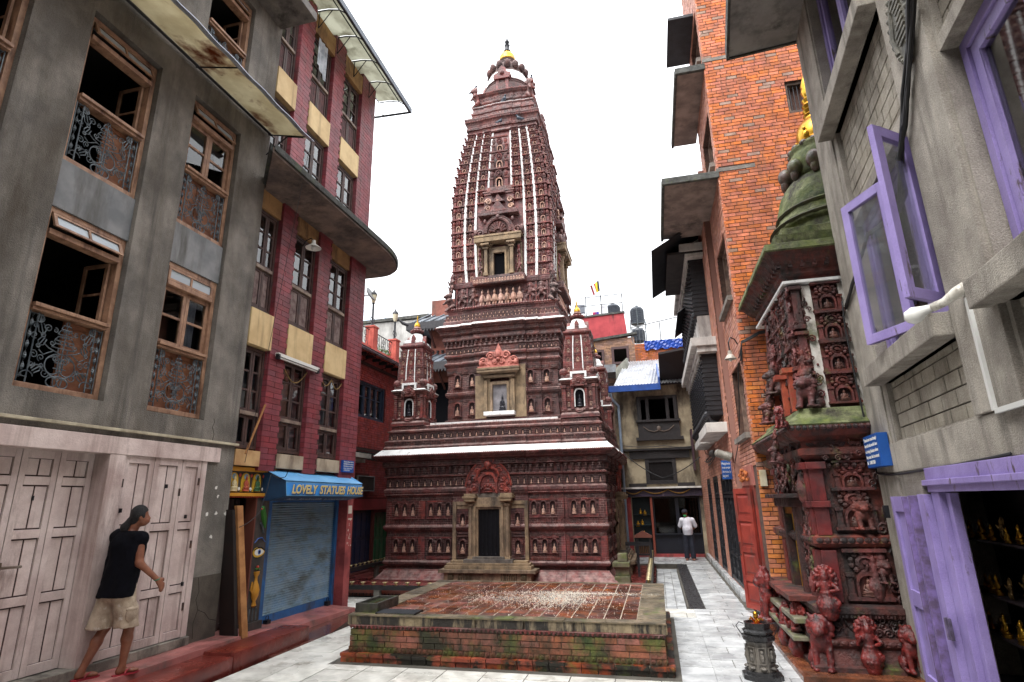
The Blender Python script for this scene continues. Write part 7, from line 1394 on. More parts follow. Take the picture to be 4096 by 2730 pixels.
for fr in SF:
    for row_, (z0, z1) in enumerate(((3.24, 3.68), (3.68, 4.12), (4.12, 4.56), (4.56, 5.0))):
        for u in (-.34, .5) if fr is NEAR else (-.55, 0, .55): inst(SCELL, "tower_niche", shr, fr.at(u - (.03 if fr is NEAR else 0), z0, .84 - (0 if row_ < 3 else .02), .36, .3, z1 - z0))
    q = MB()
    for u in ((-.62,) if fr is NEAR else (-.28, .28)): q.fb(fr, u - .06, u + .06, 3.2, 4.98, .7, .845)
    for u in ((-.2,) if fr is NEAR else ()): q.fb(fr, u + .0, u + .4, 3.2, 4.98, .7, .842)
    q.build("white_stripe", mat("peeling_white_stripe", S(226, 222, 214), S(188, 180, 170), 5, .7, grime=S(112, 76, 66), gsc=4, glo=.58, ghi=.7, moss=.25, stretch=.5), shr)
    q = MB()
    for u in (-.78, .78):
        for z0, z1 in ((3.2, 3.7), (3.74, 4.28), (4.32, 4.96)): q.fb(fr, u - .055, u + .055, z0 + .06, z1 - .05, .7, .9).fb(fr, u - .09, u + .09, z1 - .05, z1, .7, .94).fb(fr, u - .08, u + .08, z0, z0 + .06, .7, .93)
    q.build("corner_colonnette", MT, shr, bevel=.006)
    # lower body: big niches with rosettes, corner pillars
    for z0, z1 in ((.8, 1.4), (1.62, 2.14)) :
        for u in (-.52, .5) if fr is not LEFT else (.62,): inst(SCELL, "body_niche", shr, fr.at(u, z0, .97, .46, .3, z1 - z0))
    inst(SCELL, "body_niche", shr, fr.at(-.5, 2.12, .97, .4, .24, .36))
    q = MB()
    for u in (-.92, .92):
        q = MB(); q.fb(fr, u - .09, u + .09, .78, 1.38, .9, 1.06).fb(fr, u - .085, u + .085, 1.56, 1.9, .9, 1.05).fb(fr, u - .11, u + .11, 1.9, 1.98, .9, 1.09).fb(fr, u - .085, u + .085, 1.98, 2.4, .9, 1.05).fb(fr, u - .12, u + .12, 2.38, 2.47, .9, 1.1)
        q.build("corner_pillar", mat("smooth_red_pillar", S(120, 46, 44), S(80, 42, 42), 3, .3, rough2=.6, bump=.15, grime=S(54, 42, 42), gsc=3), shr, bevel=.008)
    q = MB(); row(q, sc_u, fr, -1.0, 1.0, 2.64, 1.04, .24, 1, .1, .1); row(q, lf, fr, -1.1, 1.1, .63, 1.17, .13, 1, .1, .07); row(q, fn, fr, -.95, .95, .76, .98, .19, .95, .1, .14) if False else None
    row(q, bead, fr, -1.2, 1.2, 2.9, 1.22, .075, .5, .035, .035); row(q, bead, fr, -1.0, 1.0, 2.42, 1.0, .1, .45, .04, .06); row(q, bead, fr, -1.05, 1.05, 1.5, 1.08, .09, .5, .035, .02); row(q, bead, fr, -1.2, 1.2, .37, 1.26, .1, .5, .03, .02); row(q, den, fr, -1.05, 1.05, 5.22, .93, .16, .6, .14, .1)
    q.build("carved_moulding", MTD, shr, kind="stuff")
def knobbly(prims, cell, k, n, seed, r0=.018, r1=.034):
    """cover a body with small carved curls and beads"""
    base = sdf(prims, cell * 1.5, k); rr = random.Random(seed); P = list(prims)
    for i in range(n): p = rr.choice(base.v); P.append(('e', p, (rr.uniform(r0, r1),) * 3))
    return sdf(P, cell, k * .35)
def skirted(s_):
    return [('c', (0, 0, .2), (0, 0, .5), .24, .13), ('c', (0, 0, .06), (0, 0, .2), .2, .24), ('e', (0, .09, .8), (.24, .05, .28))] + [('e', (.25 * math.cos(a), .09, .8 + .29 * math.sin(a)), (.05, .05, .06)) for a in [i * math.pi / 8 for i in range(-1, 10)]]
SITLION = [('c', (0, .14, .24), (0, -.02, .52), .19, .17), ('e', (0, -.06, .5), (.2, .18, .22)), ('e', (0, -.12, .76), (.17, .16, .16)), ('e', (0, -.27, .7), (.11, .1, .085)), ('e', (-.07, -.26, .79), (.045, .04, .04)), ('e', (.07, -.26, .79), (.045, .04, .04)), ('e', (0, -.34, .735), (.04, .03, .03)), ('c', (-.12, -.12, .45), (-.12, -.2, .05), .075, .06), ('c', (.12, -.12, .45), (.12, -.2, .05), .075, .06), ('e', (-.12, -.26, .045), (.07, .1, .05)), ('e', (.12, -.26, .045), (.07, .1, .05)), ('e', (-.19, .1, .17), (.1, .18, .16)), ('e', (.19, .1, .17), (.1, .18, .16)), ('e', (-.2, -.08, .05), (.06, .12, .05)), ('e', (.2, -.08, .05), (.06, .12, .05)), ('c', (-.13, -.08, .9), (-.17, -.08, .98), .05, .03), ('c', (.13, -.08, .9), (.17, -.08, .98), .05, .03)] + [('e', (.2 * math.cos(a), -.06, .74 + .2 * math.sin(a)), (.06, .08, .06)) for a in [i * math.pi / 7 - .5 for i in range(11)]]
KLION = knobbly(SITLION, .026, .035, 70, 1); KFIG = knobbly(prims_figure() + skirted(1), .026, .03, 90, 2, .014, .028)
KRID = MB(); KRID.inst(KLION, Matrix.Diagonal((1, 1, .6, 1))); KRID.inst(KFIG, Matrix.Translation((0, .05, .5)) @ Matrix.Scale(.6, 4))
LIONW, FIGW, RIDW, fig2 = KLION.mesh("wet_lion", WETFIG, True), KFIG.mesh("wet_deity", WETFIG, True), KRID.mesh("wet_rider", MT, True), KFIG.mesh("shrine_deity", MT, True)
def dense_relief(fr, u0, u1, v0, v1, w_, n, seed, m, s0=.03, s1=.08):
    """scrolls, curls and beads covering a panel"""
    rr = random.Random(seed); b = MB()
    for i in range(n):
        u, v, r = rr.uniform(u0, u1), rr.uniform(v0, v1), rr.uniform(s0, s1); k = rr.random()
        if k < .55: b.tube(spiral(fr, u, v, r, w_ + rr.uniform(.01, .05), 1.4, rr.choice((-1, 1)), 11), r * .24, 4)
        elif k < .8: b.ell(fr.p(u, v, w_), (r * .5, r * .5, r * .6), 6, 4)
        else: b.tube([fr.p(u, v, w_ + .02), fr.p(u + rr.uniform(-.6, .6) * r, v + r, w_ + .05), fr.p(u + rr.uniform(-1, 1) * r, v + 1.8 * r, w_ + .02)], [r * .3, r * .26, r * .1], 5)
    return b.build("relief_carving", m, shr, smooth=50, kind="stuff")
corner = Vector((SC_.x - 1.0, SC_.y - 1.0, 0))
for x, y, z, s_, sz, me, a_ in ((1.78, 8.2, .06, .62, .62, LIONW, -.35), (1.9, 8.14, .66, .5, .5, FIGW, -.3), (1.62, 8.75, .06, .5, .6, FIGW, -1.2), (1.58, 9.3, .08, .45, .5, FIGW, -1.5), (1.56, 10.2, .2, .6, .8, LIONW, -1.4), (2.25, 8.07, .1, .46, .5, FIGW, 0), (2.66, 8.07, .1, .44, .5, LIONW, .1)):
    inst(me, "guardian_lion" if me is LIONW else "guardian_figure", shr, Matrix.Translation((x, y, z)) @ Matrix.Rotation(a_, 4, 'Z') @ Matrix.Diagonal((s_, s_, sz, 1)))
for x, y, z, s_, sz, me, a_ in ((2.12, 8.45, 3.18, .62, .78, RIDW, -.6), (1.92, 8.5, 2.0, .45, .6, fig2, -1.0), (1.95, 9.0, 1.7, .5, .75, fig2, -1.5), (1.92, 8.7, .8, .34, .6, fig2, -1.4), (1.98, 9.7, 3.6, .5, .7, RIDW, -1.5), (1.86, 9.75, 3.15, .5, .6, RIDW, -1.4), (1.68, 8.8, 2.5, .3, .4, RIDW, -1.5), (1.66, 8.1, 2.9, .28, .3, LIONW, -.7), (2.5, 8.36, 1.62, .5, .6, RIDW, 0), (2.52, 8.35, .84, .36, .5, fig2, 0), (2.62, 8.34, 1.0, .36, .46, RIDW, .2)):
    inst(me, "guardian_figure", shr, Matrix.Translation((x, y, z)) @ Matrix.Rotation(a_, 4, 'Z') @ Matrix.Diagonal((s_, s_, sz, 1)))
dense_relief(NEAR, -.28, .3, 1.62, 2.38, 1.0, 60, 1, MTD); dense_relief(NEAR, -.25, .4, .8, 1.36, 1.0, 60, 2, MTD); dense_relief(NEAR, -.85, .5, 2.5, 2.74, 1.06, 60, 3, MT, .02, .05); dense_relief(NEAR, -1.1, .4, .44, .6, 1.12, 50, 4, MTD, .03, .06)
dense_relief(LEFT, -.95, .95, 2.1, 2.75, 1.04, 150, 5, MT); dense_relief(LEFT, .4, .9, .82, 1.9, 1.02, 60, 6, MT); dense_relief(LEFT, -.9, .9, 3.3, 4.9, .86, 170, 7, MT, .04, .1); dense_relief(LEFT, -1.1, 1.1, .1, .6, 1.2, 120, 8, WETFIG, .03, .09); dense_relief(NEAR, -.85, -.62, 3.2, 4.9, .86, 40, 9, MT, .03, .06)
# shrine door on the alley side
q = MB()
for u in (-.36, .36): q.fb(LEFT, u - .07, u + .07, .78, 1.9, .95, 1.12)
q.fb(LEFT, -.5, .5, 1.9, 2.02, .95, 1.2).fb(LEFT, -.62, .62, 2.02, 2.08, .95, 1.3); q.build("door_frame", MTD, shr, bevel=.01); MB().fb(LEFT, -.29, .29, .78, 1.8, .97, 1.0).build("shrine_door", BLACKDOOR, shr); MB().fb(LEFT, -.29, .29, 1.8, 1.9, .97, 1.1).build("gilt_plaque", GOLD, shr)
b = MB()
for u in (-.15, 0, .15): b.tube([LEFT.p(u, .8, 1.03), LEFT.p(u, 1.8, 1.03)], .012, 5)
b.build("brass_rod", GOLD, shr); MB().fb(LEFT, -.75, .75, .74, .8, .9, 1.4).build("door_sill", MT, shr); MB().fb(LEFT, -.9, .9, .5, .56, 1.0, 1.4).fb(LEFT, -.9, .9, .3, .35, 1.1, 1.44).build("offering_rail", mat("grey_stone_rail", S(134, 126, 110), S(98, 94, 78), 5, .6, moss=.3), shr, bevel=.01)
# urns / buckets on left face columns
for y in (8.75, 9.25, 9.9):
    q = MB(); q.fb(LEFT, SC_.y - y - .05, SC_.y - y + .05, 3.2, 3.75, .86, .98).fb(LEFT, SC_.y - y - .1, SC_.y - y + .1, 3.75, 3.82, .82, 1.06)
    q.build("porch_column", mat("orange_red_column", S(176, 84, 58), S(140, 60, 46), 4, .5, moss=.3), shr)
# stone incense pot before the shrine
pot = thing("stone_incense_pot", "octagonal carved black stone incense pot with red powder and iron handles", "incense pot", (1.03, 7.95, 0))
PST = mat("wet_carved_stone", S(112, 106, 98), S(74, 70, 64), 7, .35, rough2=.6, bump=.5, bscale=30, grime=S(44, 42, 40), gsc=5); PSB = mat("black_wet_rim", S(48, 47, 48), S(32, 32, 33), 8, .12, rough2=.35, bump=.4, bscale=30)
c = (1.03, 7.95, 0); a8 = math.pi / 8
MB().lathe([(.235, 0), (.235, .05), (.2, .06), (.2, .085), (.16, .095)], c, 8, a0=a8).build("foot", PSB, pot); MB().lathe([(.165, .09), (.16, .12), (.15, .36), (.16, .4)], c, 8, a0=a8).build("body", PST, pot)
MB().lathe([(.16, .4), (.19, .42), (.19, .46), (.16, .47), (.175, .49), (.18, .51), (.145, .53), (.15, .56), (.15, .6), (.12, .6), (.115, .55), (.02, .54)], c, 8, a0=a8).build("rim", PSB, pot)
b = MB()
for i in range(8):
    a_ = i * math.pi / 4; fr = Fr((c[0], c[1], 0), (-math.sin(a_), math.cos(a_)), (math.cos(a_), math.sin(a_))); b.frame(fr, -.045, .045, .17, .35, .01, .142, .158); b.ell(fr.p(0, .3, .15), (.022, .022, .022), 6, 4); b.ell(fr.p(0, .24, .147), (.03, .03, .05), 6, 4); b.ell(fr.p(0, .13, .155), (.04, .04, .02), 6, 4)
b.build("carved_panel", PST, pot); MB().lathe([(.112, .56), (.08, .575), (.01, .58)], c, 14).build("red_powder", mat("vermilion_powder", S(170, 56, 44), S(120, 60, 44), 20, .8), pot)
b = MB()
for s_ in (-1, 1): b.tube([(c[0] + s_ * .18, c[1] - .02, .46), (c[0] + s_ * .24, c[1] - .03, .56), (c[0] + s_ * .2, c[1] - .02, .6), (c[0] + s_ * .15, c[1], .58)], .006, 5)
b.build("iron_handle", IRON, pot); b = MB()
for i in range(5): a_ = i * 1.26; b.tube([(c[0], c[1], .57), (c[0] + .05 * math.cos(a_), c[1] + .05 * math.sin(a_), .64), (c[0] + .08 * math.cos(a_), c[1] + .08 * math.sin(a_), .62 + .04 * (i % 2))], .012, 6)
b.ell((c[0], c[1], .67), (.03, .03, .05), 8, 6); b.build("brass_vajra", GOLD, pot, smooth=50)
# ------------------------------------------------------------------ grey house with violet windows (right)
an = math.radians(5.25); FV = Fr((2.74, 8.22, 0), (math.sin(an), math.cos(an)), (-math.cos(an), math.sin(an)))
PEB = mat("pebble_dash_render", S(186, 178, 166), S(152, 144, 134), 2.2, .92, speck=.28, drip=S(112, 106, 98), bump=1., bscale=80, grime=S(110, 104, 96), gsc=1.2, glo=.5, ghi=.72)
BLOCK = mat("grey_block_face", S(178, 170, 156), S(148, 140, 126), 3, .9, speck=.25, var=.1, bump=.7, bscale=70, grime=S(98, 90, 80), gsc=1.6)
VIO = mat("violet_paint", S(156, 140, 196), S(138, 122, 178), 2.5, .42, bump=.15, bscale=30, grime=S(92, 78, 80), gsc=6, glo=.6, ghi=.66, stretch=.25, speck=.12)
VIOD = mat("violet_worn_edge", S(128, 108, 168), S(92, 76, 104), 9, .6, grime=S(96, 80, 112), gsc=8, glo=.55, ghi=.75)
vio = thing("violet_window_house", "grey pebble rendered house with violet wooden windows and block panels", "house", (2.5, 6, 0))
VW = [(-3.12, -.86, 3.5, 5.3), (-3.12, -.86, 6.8, 9.0), (-6.5, -3.97, 3.5, 5.3), (-6.5, -3.97, 6.8, 9), (-4.6, -1.5, .02, 2.12)]
PAN = [(-3.15, -.98, 2.62, 3.27), (-3.15, -.98, 5.42, 6.6), (-6.5, -4.0, 2.62, 3.27), (-6.5, -4.0, 5.42, 6.6)]
MB().wall(FV, -19, 0, -.1, 12.5, VW + PAN, -.3, 0).build("wall", PEB, vio)  # runs on unseen past the viewpoint, extended to shade the square
FE = Fr(FV.p(0, 0, 0), (math.cos(an), -math.sin(an)), (math.sin(an), math.cos(an)))
b = MB().fb(FE, .3, 5, -.1, 11, -.25, -.0); b.build("end_wall", PEB, vio)
b = MB(); b.fb(FV, -8, -.01, 0, 11, -4.2, -4.1)
for z in (2.3, 5.42, 9.4): b.fb(FV, -8, -.3, z, z + .1, -4.1, -.31)
b.fb(FV, -8, -7.9, 0, 11, -4.1, -.31); b.build("interior", ROOM, vio)
for a, c, v0, v1 in PAN: MB().fb(FV, a - .01, c + .01, v0 - .01, v1 + .01, -.3, -.075).build("block_panel", mat("dark_block_joint", S(70, 66, 62), rough=.95), vio)
bl = []
for a, c, v0, v1 in PAN: bl += courses(FV, a, c, v0, v1, .34, .148, -.1, -.055, .016, ragged=.04)
lay("block", bl, BLOCK, vio, 300, jit=.003)
for v in (3.27, 6.6): 
    for a, c in ((-3.15, -.82), (-6.5, -3.86)): MB().fb(FV, a - .0, c, v, v + .2, -.25, .18).build("window_ledge", PEB, vio, bevel=.012)
MB().fb(FV, -8, -.0, 2.28, 2.6, -.2, .03).build("lintel_band", PEB, vio, bevel=.01); MB().fb(FV, -3.95, -3.2, 2.61, 11, -.2, .05).build("pier", PEB, vio, bevel=.008); MB().fb(FV, -.82, -.0, 0, 11, -.2, .02).build("pier", PEB, vio, bevel=.008)
CURTF = mat("flowered_curtain", S(220, 212, 170), S(196, 176, 60), 6, .9, lo=.5, hi=.6)
def violet_window(a, c, v0, v1, n, mull=.07):
    r = MB().frame(FV, a, c, v0, v1, .09, -.25, -.12).build("window", VIO, vio, bevel=.006)
    for k in range(n):
        u0 = a + .09 + k * (c - a - .18) / n; u1 = u0 + (c - a - .18) / n - .006; s_ = MB().frame(FV, u0, u1, v0 + .1, v1 - .1, mull, -.21, -.14).build("sash", VIO, r, bevel=.005)
        MB().fb(FV, u0 + mull - .005, u1 - mull + .005, v0 + .1 + mull - .005, v1 - .1 - mull + .005, -.18, -.175).build("pane", GLASS, s_)
    q = MB(); n_ = 40
    for k in range(n_):
        if 14 < k < 24: continue
        f = lambda i: a + .1 + (c - a - .2) * i / n_
        q.add([FV.p(f(k), v0 + .1, -.36 + .03 * math.sin(k * 1.7)), FV.p(f(k + 1), v0 + .1, -.36 + .03 * math.sin(k * 1.7 + 1.7)), FV.p(f(k + 1), v1 - .1, -.36 + .03 * math.sin(k * 1.7 + 1.7)), FV.p(f(k), v1 - .1, -.36 + .03 * math.sin(k * 1.7))], [(0, 1, 2, 3)])
    q.build("curtain", CURTF, r)
violet_window(-3.115, -.865, 3.5, 5.3, 3); violet_window(-3.115, -.865, 6.8, 9.0, 3); violet_window(-6.495, -3.975, 3.5, 5.3, 3, .1); violet_window(-6.495, -3.975, 6.8, 9.0, 3, .1)
# two casements swung out over the alley
def open_leaf(hinge_t, ang, wd, v0, v1, name):
    h = FV.p(hinge_t, 0, .0); a = math.radians(ang); d = FV.n * math.cos(a) + FV.u * math.sin(a); nn = d.cross(Vector((0, 0, 1)))
    f = Fr(h, (d.x, d.y), (nn.x, nn.y)); r = MB().frame(f, 0, wd, v0, v1, .095, -.025, .025).build(name, VIO, vio, bevel=.005)
    MB().fb(f, .09, wd - .09, v0 + .09, v1 - .09, -.003, .003).build("pane", glass("pale_sheen_glass", (.95, .96, .98, 1), .35, .04), r); b = MB()  # clear pane, its pale reflection mixed in as white
    for v in (v0 + .12, v1 - .12): b.fb(f, wd - .09, wd - .03, v - .05, v + .05, .025, .045)
    b.build("bolt", mat("old_latch", S(90, 80, 76), rough=.5), r)
    b = MB()
    for v in (v0 + .3, v1 - .3): b.fb(f, -.02, .03, v - .06, v + .06, .024, .04)
    b.build("hinge", IRON, r)
open_leaf(-2.3, 63, .62, 3.56, 5.16, "open_casement"); open_leaf(-3.02, -43, .5, 3.56, 5.16, "open_casement")
# balcony slab overhead
bs = MB().fb(FV, -4, -.02, 8.95, 9.1, -.1, 1.02).build("balcony_slab", mat("balcony_soffit", S(150, 146, 142), S(124, 120, 118), 1.8, .9, bump=.4, bscale=20, grime=S(92, 90, 88), gsc=2, stretch=1), vio)
MB().fb(FV, -4, .0, 8.92, 9.14, 1.02, 1.06).fb(FV, -.02, .02, 8.92, 9.14, 0, 1.06).build("slab_edge", EDGEC, bs)
# carved plaque, swan neck light, white conduit, cables
pq = MB(); o = [(-3.66 + .2 * math.cos(t_) * (1 - .25 * max(0, -math.sin(t_))), 5.88 + .36 * math.sin(t_)) for t_ in [i * math.pi / 12 for i in range(24)]]
pq.prism(FV, o, .05, .085); 
for i in range(24): pq.ell(FV.p(o[i][0], o[i][1], .085), .028, 6, 4)
for i in range(8): pq.fb(FV, -3.77, -3.6 + .05 * math.sin(i), 5.7 + i * .055, 5.725 + i * .055, .08, .1)
for i in range(10): pq.tube(spiral(FV, -3.7 + .05 * (i % 3), 5.66 + i * .05, .02, .09, 1.2, 1, 8), .006, 4)
pq.tube([FV.p(-3.53, 5.68, .09), FV.p(-3.49, 5.85, .1), FV.p(-3.55, 6.1, .09), FV.p(-3.63, 6.16, .09)], .018, 5)
pq.build("carved_plaque", mat("dark_cast_stone", S(116, 112, 100), S(80, 78, 70), 8, .6, bump=.4), loc=FV.p(-3.55, 5.9, .05), smooth=30, **tag("oval carved stone plaque with scrolled edge high on the grey pier", "plaque"))
b = MB(); L0 = FV.p(-3.58, 3.52, .05)
fx = thing("swan_neck_light", "white porcelain swan neck lamp holder with bulb on the grey pier", "wall lamp", L0)
PORC = mat("dirty_porcelain", S(226, 222, 212), S(196, 190, 178), 9, .3, grime=S(120, 108, 96), gsc=14)
MB().tube([L0, FV.p(-3.55, 3.5, .1), FV.p(-3.5, 3.45, .17), FV.p(-3.44, 3.43, .24)], [.05, .045, .034, .036], 12).build("holder", PORC, fx, smooth=True)
MB().tube([FV.p(-3.44, 3.43, .24), FV.p(-3.42, 3.42, .29), FV.p(-3.4, 3.4, .34), FV.p(-3.375, 3.38, .385), FV.p(-3.36, 3.365, .405)], [.03, .04, .068, .06, .02], 14).build("bulb", MATS["lamp_bulb"], fx, smooth=True)
MB().fb(FV, -3.6, -3.56, 2.6, 3.44, .05, .075).fb(FV, -4.4, -3.6, 2.575, 2.61, .05, .075).build("white_conduit", mat("white_plastic", S(214, 214, 210), rough=.4), loc=FV.p(-3.58, 3, .05), **tag("white plastic cable conduit running down the grey pier from the lamp holder", "conduit"))
CABS = [(-5.2, 6.9), (-4.45, 6.3), (-3.95, 5.75), (-3.5, 5.3), (-3.3, 5.12), (-3.1, 4.92), (-3.0, 4.7)]
for i in range(7):
    rr = random.Random(i); J = lambda: rr.uniform(-.03, .03)
    wire("black_cable", [FV.p(t_ + J(), z_ + J() + .012 * i - .04, .07 + rr.uniform(0, .06)) for t_, z_ in CABS] + [FV.p(-2.4, 4.75 + J(), -.03), FV.p(-1.5, 4.9 + J(), .02), FV.p(-.6, 4.62 + J(), .05), FV.p(-.05, 4.5 + J(), .04)], .014, "%s black cable of the bundle sagging across the grey house pier" % ["lowest", "second lowest", "third lowest", "middle", "third highest", "second highest", "highest"][i], n=5, sag=.012, group="bundled cables on the grey house")
wire("down_cable", [FV.p(-.02, 4.6, .06), FV.p(.0, 4.2, .08), FV.p(-.01, 3.4, .07), FV.p(-.02, 2.75, .05), FV.p(-.1, 2.3, .05), FV.p(-.7, 2.26, .04), FV.p(-1.9, 2.27, .045), FV.p(-3.6, 2.3, .045)], .012, "black cable running down the corner edge beside the shrine", n=5, sag=.006)
quote_sign(FV, -.78, -.12, 2.36, 2.74, .03, .14, ["\"Hatred never cease through", "hatred in this world. Love", "or loving kindness alone", "they cease. this is an eternal", "law.\"   -LOVELY SIGN"], "blue boxed quote sign on the grey wall corner beside the shrine", FV.p(-.5, 2.5, .05))
# ground floor shop: violet frame, folded leaves, shelves of small gilt statues
sh_ = MB().fb(FV, -4.6, -1.85, 2.06, 2.28, -.1, .06).fb(FV, -4.6, -1.82, 2.12, 2.17, -.08, .09).build("shop_lintel", VIO, vio, bevel=.006); MB().fb(FV, -2.05, -1.85, .02, 2.06, -.06, .04).build("shop_post", VIO, vio, bevel=.006)
MB().fb(FV, -2.15, -2.055, .02, 2.05, -.08, -.01).build("shop_post", VIO, vio, bevel=.006)
def folded(t0, w0, t1, w1, v1, face):
    p0, p1 = FV.p(t0, 0, w0), FV.p(t1, 0, w1); d = (p1 - p0); wd = d.length; d.normalize(); nn = Vector((0, 0, 1)).cross(d)
    f = Fr(p0, (d.x, d.y), (nn.x, nn.y)); r = MB().fb(f, 0, wd, .04, v1, -.018, .006).build("folding_leaf", VIO, vio); q = MB(); t_ = .1
    for a in (0, wd - t_): q.fb(f, a + .001, a + t_, .041, v1 - .001, -.022, .034)
    for v in (.041, .9, v1 - .16): q.fb(f, t_, wd - t_, v, v + (.16 if v > .05 else .2), -.02, .032)
    q.build("door_rail", VIO, r, bevel=.004); return r
folded(-1.28, .07, -.7, .07, 2.02, 1); 
for a, c, w_, m_, v1_ in ((-1.335, -1.3, .15, VIOD, 2.02), (-1.43, -1.36, .11, VIO, 2.02), (-1.475, -1.445, .13, VIOD, 2.03), (-1.66, -1.53, .07, VIO, 2.04), (-1.83, -1.7, .1, VIO, 2.04)): MB().fb(FV, a, c, .04, v1_, .001, w_).build("folding_leaf", m_, vio, bevel=.004)
for t_, w_ in ((-1.39, .13), (-1.84, .1)):
    for v in (1.58, .78):
        b = MB(); b.fb(FV, t_ - .05, t_ + .05, v, v + .18, w_ - .0, w_ + .025); b.tube([FV.p(t_, v, w_ + .03), FV.p(t_, v + .18, w_ + .03)], .014, 6)
b.build("shutter_hinge", mat("violet_smeared_steel", S(120, 108, 140), S(90, 82, 100), 14, .35, metal=.4), vio)
MB().fb(FV, -.47, -.4, 1.78, 1.92, .08, .13).build("rubber_stop", IRON, vio)
shelf = MB()
for v in (1.61, 1.12, .76, .3): shelf.fb(FV, -2.9, -.85, v - .02, v, -.72, -.38)
shelf.fb(FV, -3.4, -.8, .02, 2.1, -.8, -.73); shelf.build("shop_shelf", mat("dark_shelf", S(50, 40, 44), S(36, 28, 34), 4, .6), vio)
SEATED = buddha(1, 9, 7).mesh("statuette", GOLD, True); STAND = FIG.mesh("statuette", mat("bronze", S(150, 120, 70), S(110, 90, 60), 9, .35, metal=.8), True)
random.seed(9); k = 0
ORD = ["first", "second", "third", "fourth", "fifth", "sixth", "seventh", "eighth", "ninth", "tenth"] + ["%dth" % i for i in range(11, 40)]
for v, t0 in ((1.61, -1.02), (1.12, -1.1), (.76, -1.1)):
    t_ = t0; kk = 0
    while t_ > -2.75:
        s_ = U(.13, .22); seated = U(0, 1) < (.75 if v > 1.5 else .45); me = SEATED if seated else STAND
        M = Matrix.Translation(FV.p(t_, v, -.47 + U(-.05, .05))) @ FV.mat().to_4x4() @ Matrix.Diagonal((s_, s_, s_ * 1.1, 1)); inst(me, "gilt_statuette", None, M, **tag(("small gilt seated statuette" if seated else "small bronze standing statuette") + ", %s from the shrine end on the violet shop's %s shelf" % (ORD[kk], {1.61: "top", 1.12: "middle", .76: "lower"}[v]), "statuette", "statuettes on the violet shop shelves")); kk += 1; t_ -= s_ * U(.75, 1.1)

# ------------------------------------------------------------------ buildings behind the temple
# pale house with carved windows, facing down the alley
FB = FY(22.6); beige = thing("carved_window_house", "old stained cream house with black carved wooden windows at the alley end", "house", (.1, 22.6, 0))
CRW = mat("stained_cream_plaster", S(176, 162, 136), S(132, 120, 100), 1.8, .9, bump=.3, bscale=20, grime=S(74, 66, 58), gsc=1.1, glo=.5, ghi=.66, stretch=.4)
BWN = [(-.5, 1.05, 4.3, 5.9), (-.35, .78, 2.56, 3.5), (-.95, 1.5, .05, 2.1)]
MB().wall(FB, -1.35, 1.9, -.1, 6.3, BWN, -.3, 0).build("wall", CRW, beige); b = MB().box(-1.35, 1.9, 26, 26.1, 0, 6.3).box(-1.35, -1.3, 22.9, 26, 0, 6.3).box(1.85, 1.9, 22.9, 26, 0, 6.3).box(-1.3, 1.85, 22.9, 26, 2.2, 2.3).box(-1.3, 1.85, 22.9, 26, 6.2, 6.3).box(-1.3, 1.85, 22.9, 26, -.1, 0); b.build("interior", ROOM, beige)
DKW = mat("charred_carved_wood", S(42, 37, 38), S(27, 25, 27), 7, .5, bump=.5, bscale=40)
r = MB().frame(FB, -.5, 1.05, 4.3, 5.9, .12, -.25, .02).build("carved_window", DKW, beige); b = MB().fb(FB, -.5, 1.05, 4.3, 4.9, -.2, .12).fb(FB, -.6, 1.15, 4.18, 4.3, -.1, .16).fb(FB, -.56, 1.1, 4.88, 4.96, -.1, .2)
for u in (-.4, -.1, .65, .95): b.fb(FB, u - .06, u + .06, 4.95, 5.85, -.15, .1)
b.build("carved_balcony", DKW, r); b = MB(); b.tube([FB.p(-.3, 4.7, .13), FB.p(-.1, 4.55, .14), FB.p(.1, 4.5, .14), FB.p(.27, 4.55, .15), FB.p(.45, 4.5, .14), FB.p(.65, 4.55, .14), FB.p(.85, 4.72, .13)], .022, 5); b.ell(FB.p(.27, 4.62, .14), (.08, .05, .1), 8, 6); b.build("relief_carving", mat("lighter_carving", S(104, 92, 84), rough=.6), r)
r = MB().frame(FB, -.35, .78, 2.56, 3.5, .14, -.2, .06).fb(FB, -1.0, -.35, 2.48, 2.6, -.1, .05).fb(FB, .78, 1.4, 2.48, 2.6, -.1, .05).fb(FB, -.9, -.2, 3.5, 3.78, -.1, .09).fb(FB, -.2, .62, 3.5, 3.8, -.1, .12).fb(FB, .62, 1.3, 3.5, 3.78, -.1, .09).fb(FB, -1.15, 1.4, 3.8, 3.88, -.1, .2).build("lattice_window", DKW, beige); b = MB()
for i in range(16): u = -.22 + i * .058; b.fb(FB, u, u + .012, 2.68, 3.38, -.05, .0)
for i in range(13): v = 2.7 + i * .055; b.fb(FB, -.24, .68, v, v + .012, -.05, .002)
for i in range(15):
    for j in range(12): b.ell(FB.p(-.187 + i * .058, 2.733 + j * .055, .0), .012, 4, 3)
b.build("lattice", DKW, r, kind="stuff")
b = MB().fb(FB, -1.3, 1.6, 2.12, 2.4, -.1, .12); b.build("shop_fascia", mat("black_purple_fascia", S(62, 48, 70), S(44, 36, 50), 3, .6, grime=S(130, 110, 110), gsc=6, glo=.62, ghi=.7), beige); MB().fb(FB, -1.3, 1.6, 2.4, 2.46, -.1, .25).build("white_ledge", CREAMW, beige)
b = MB()
for (u0, u1) in ((-1.2, -.5), (-.5, .4), (.4, 1.2)): b.tube([FB.p(u0 + (u1 - u0) * k / 12, 2.36 - .14 * math.sin(math.pi * k / 12), .15) for k in range(13)], .022, 5)
b.build("marigold_garland", mat("dull_marigold", S(150, 116, 50), S(110, 70, 40), 30, .8), loc=FB.p(0, 2.3, .15), **tag("dried marigold garland draped along the dark shop fascia", "garland"))
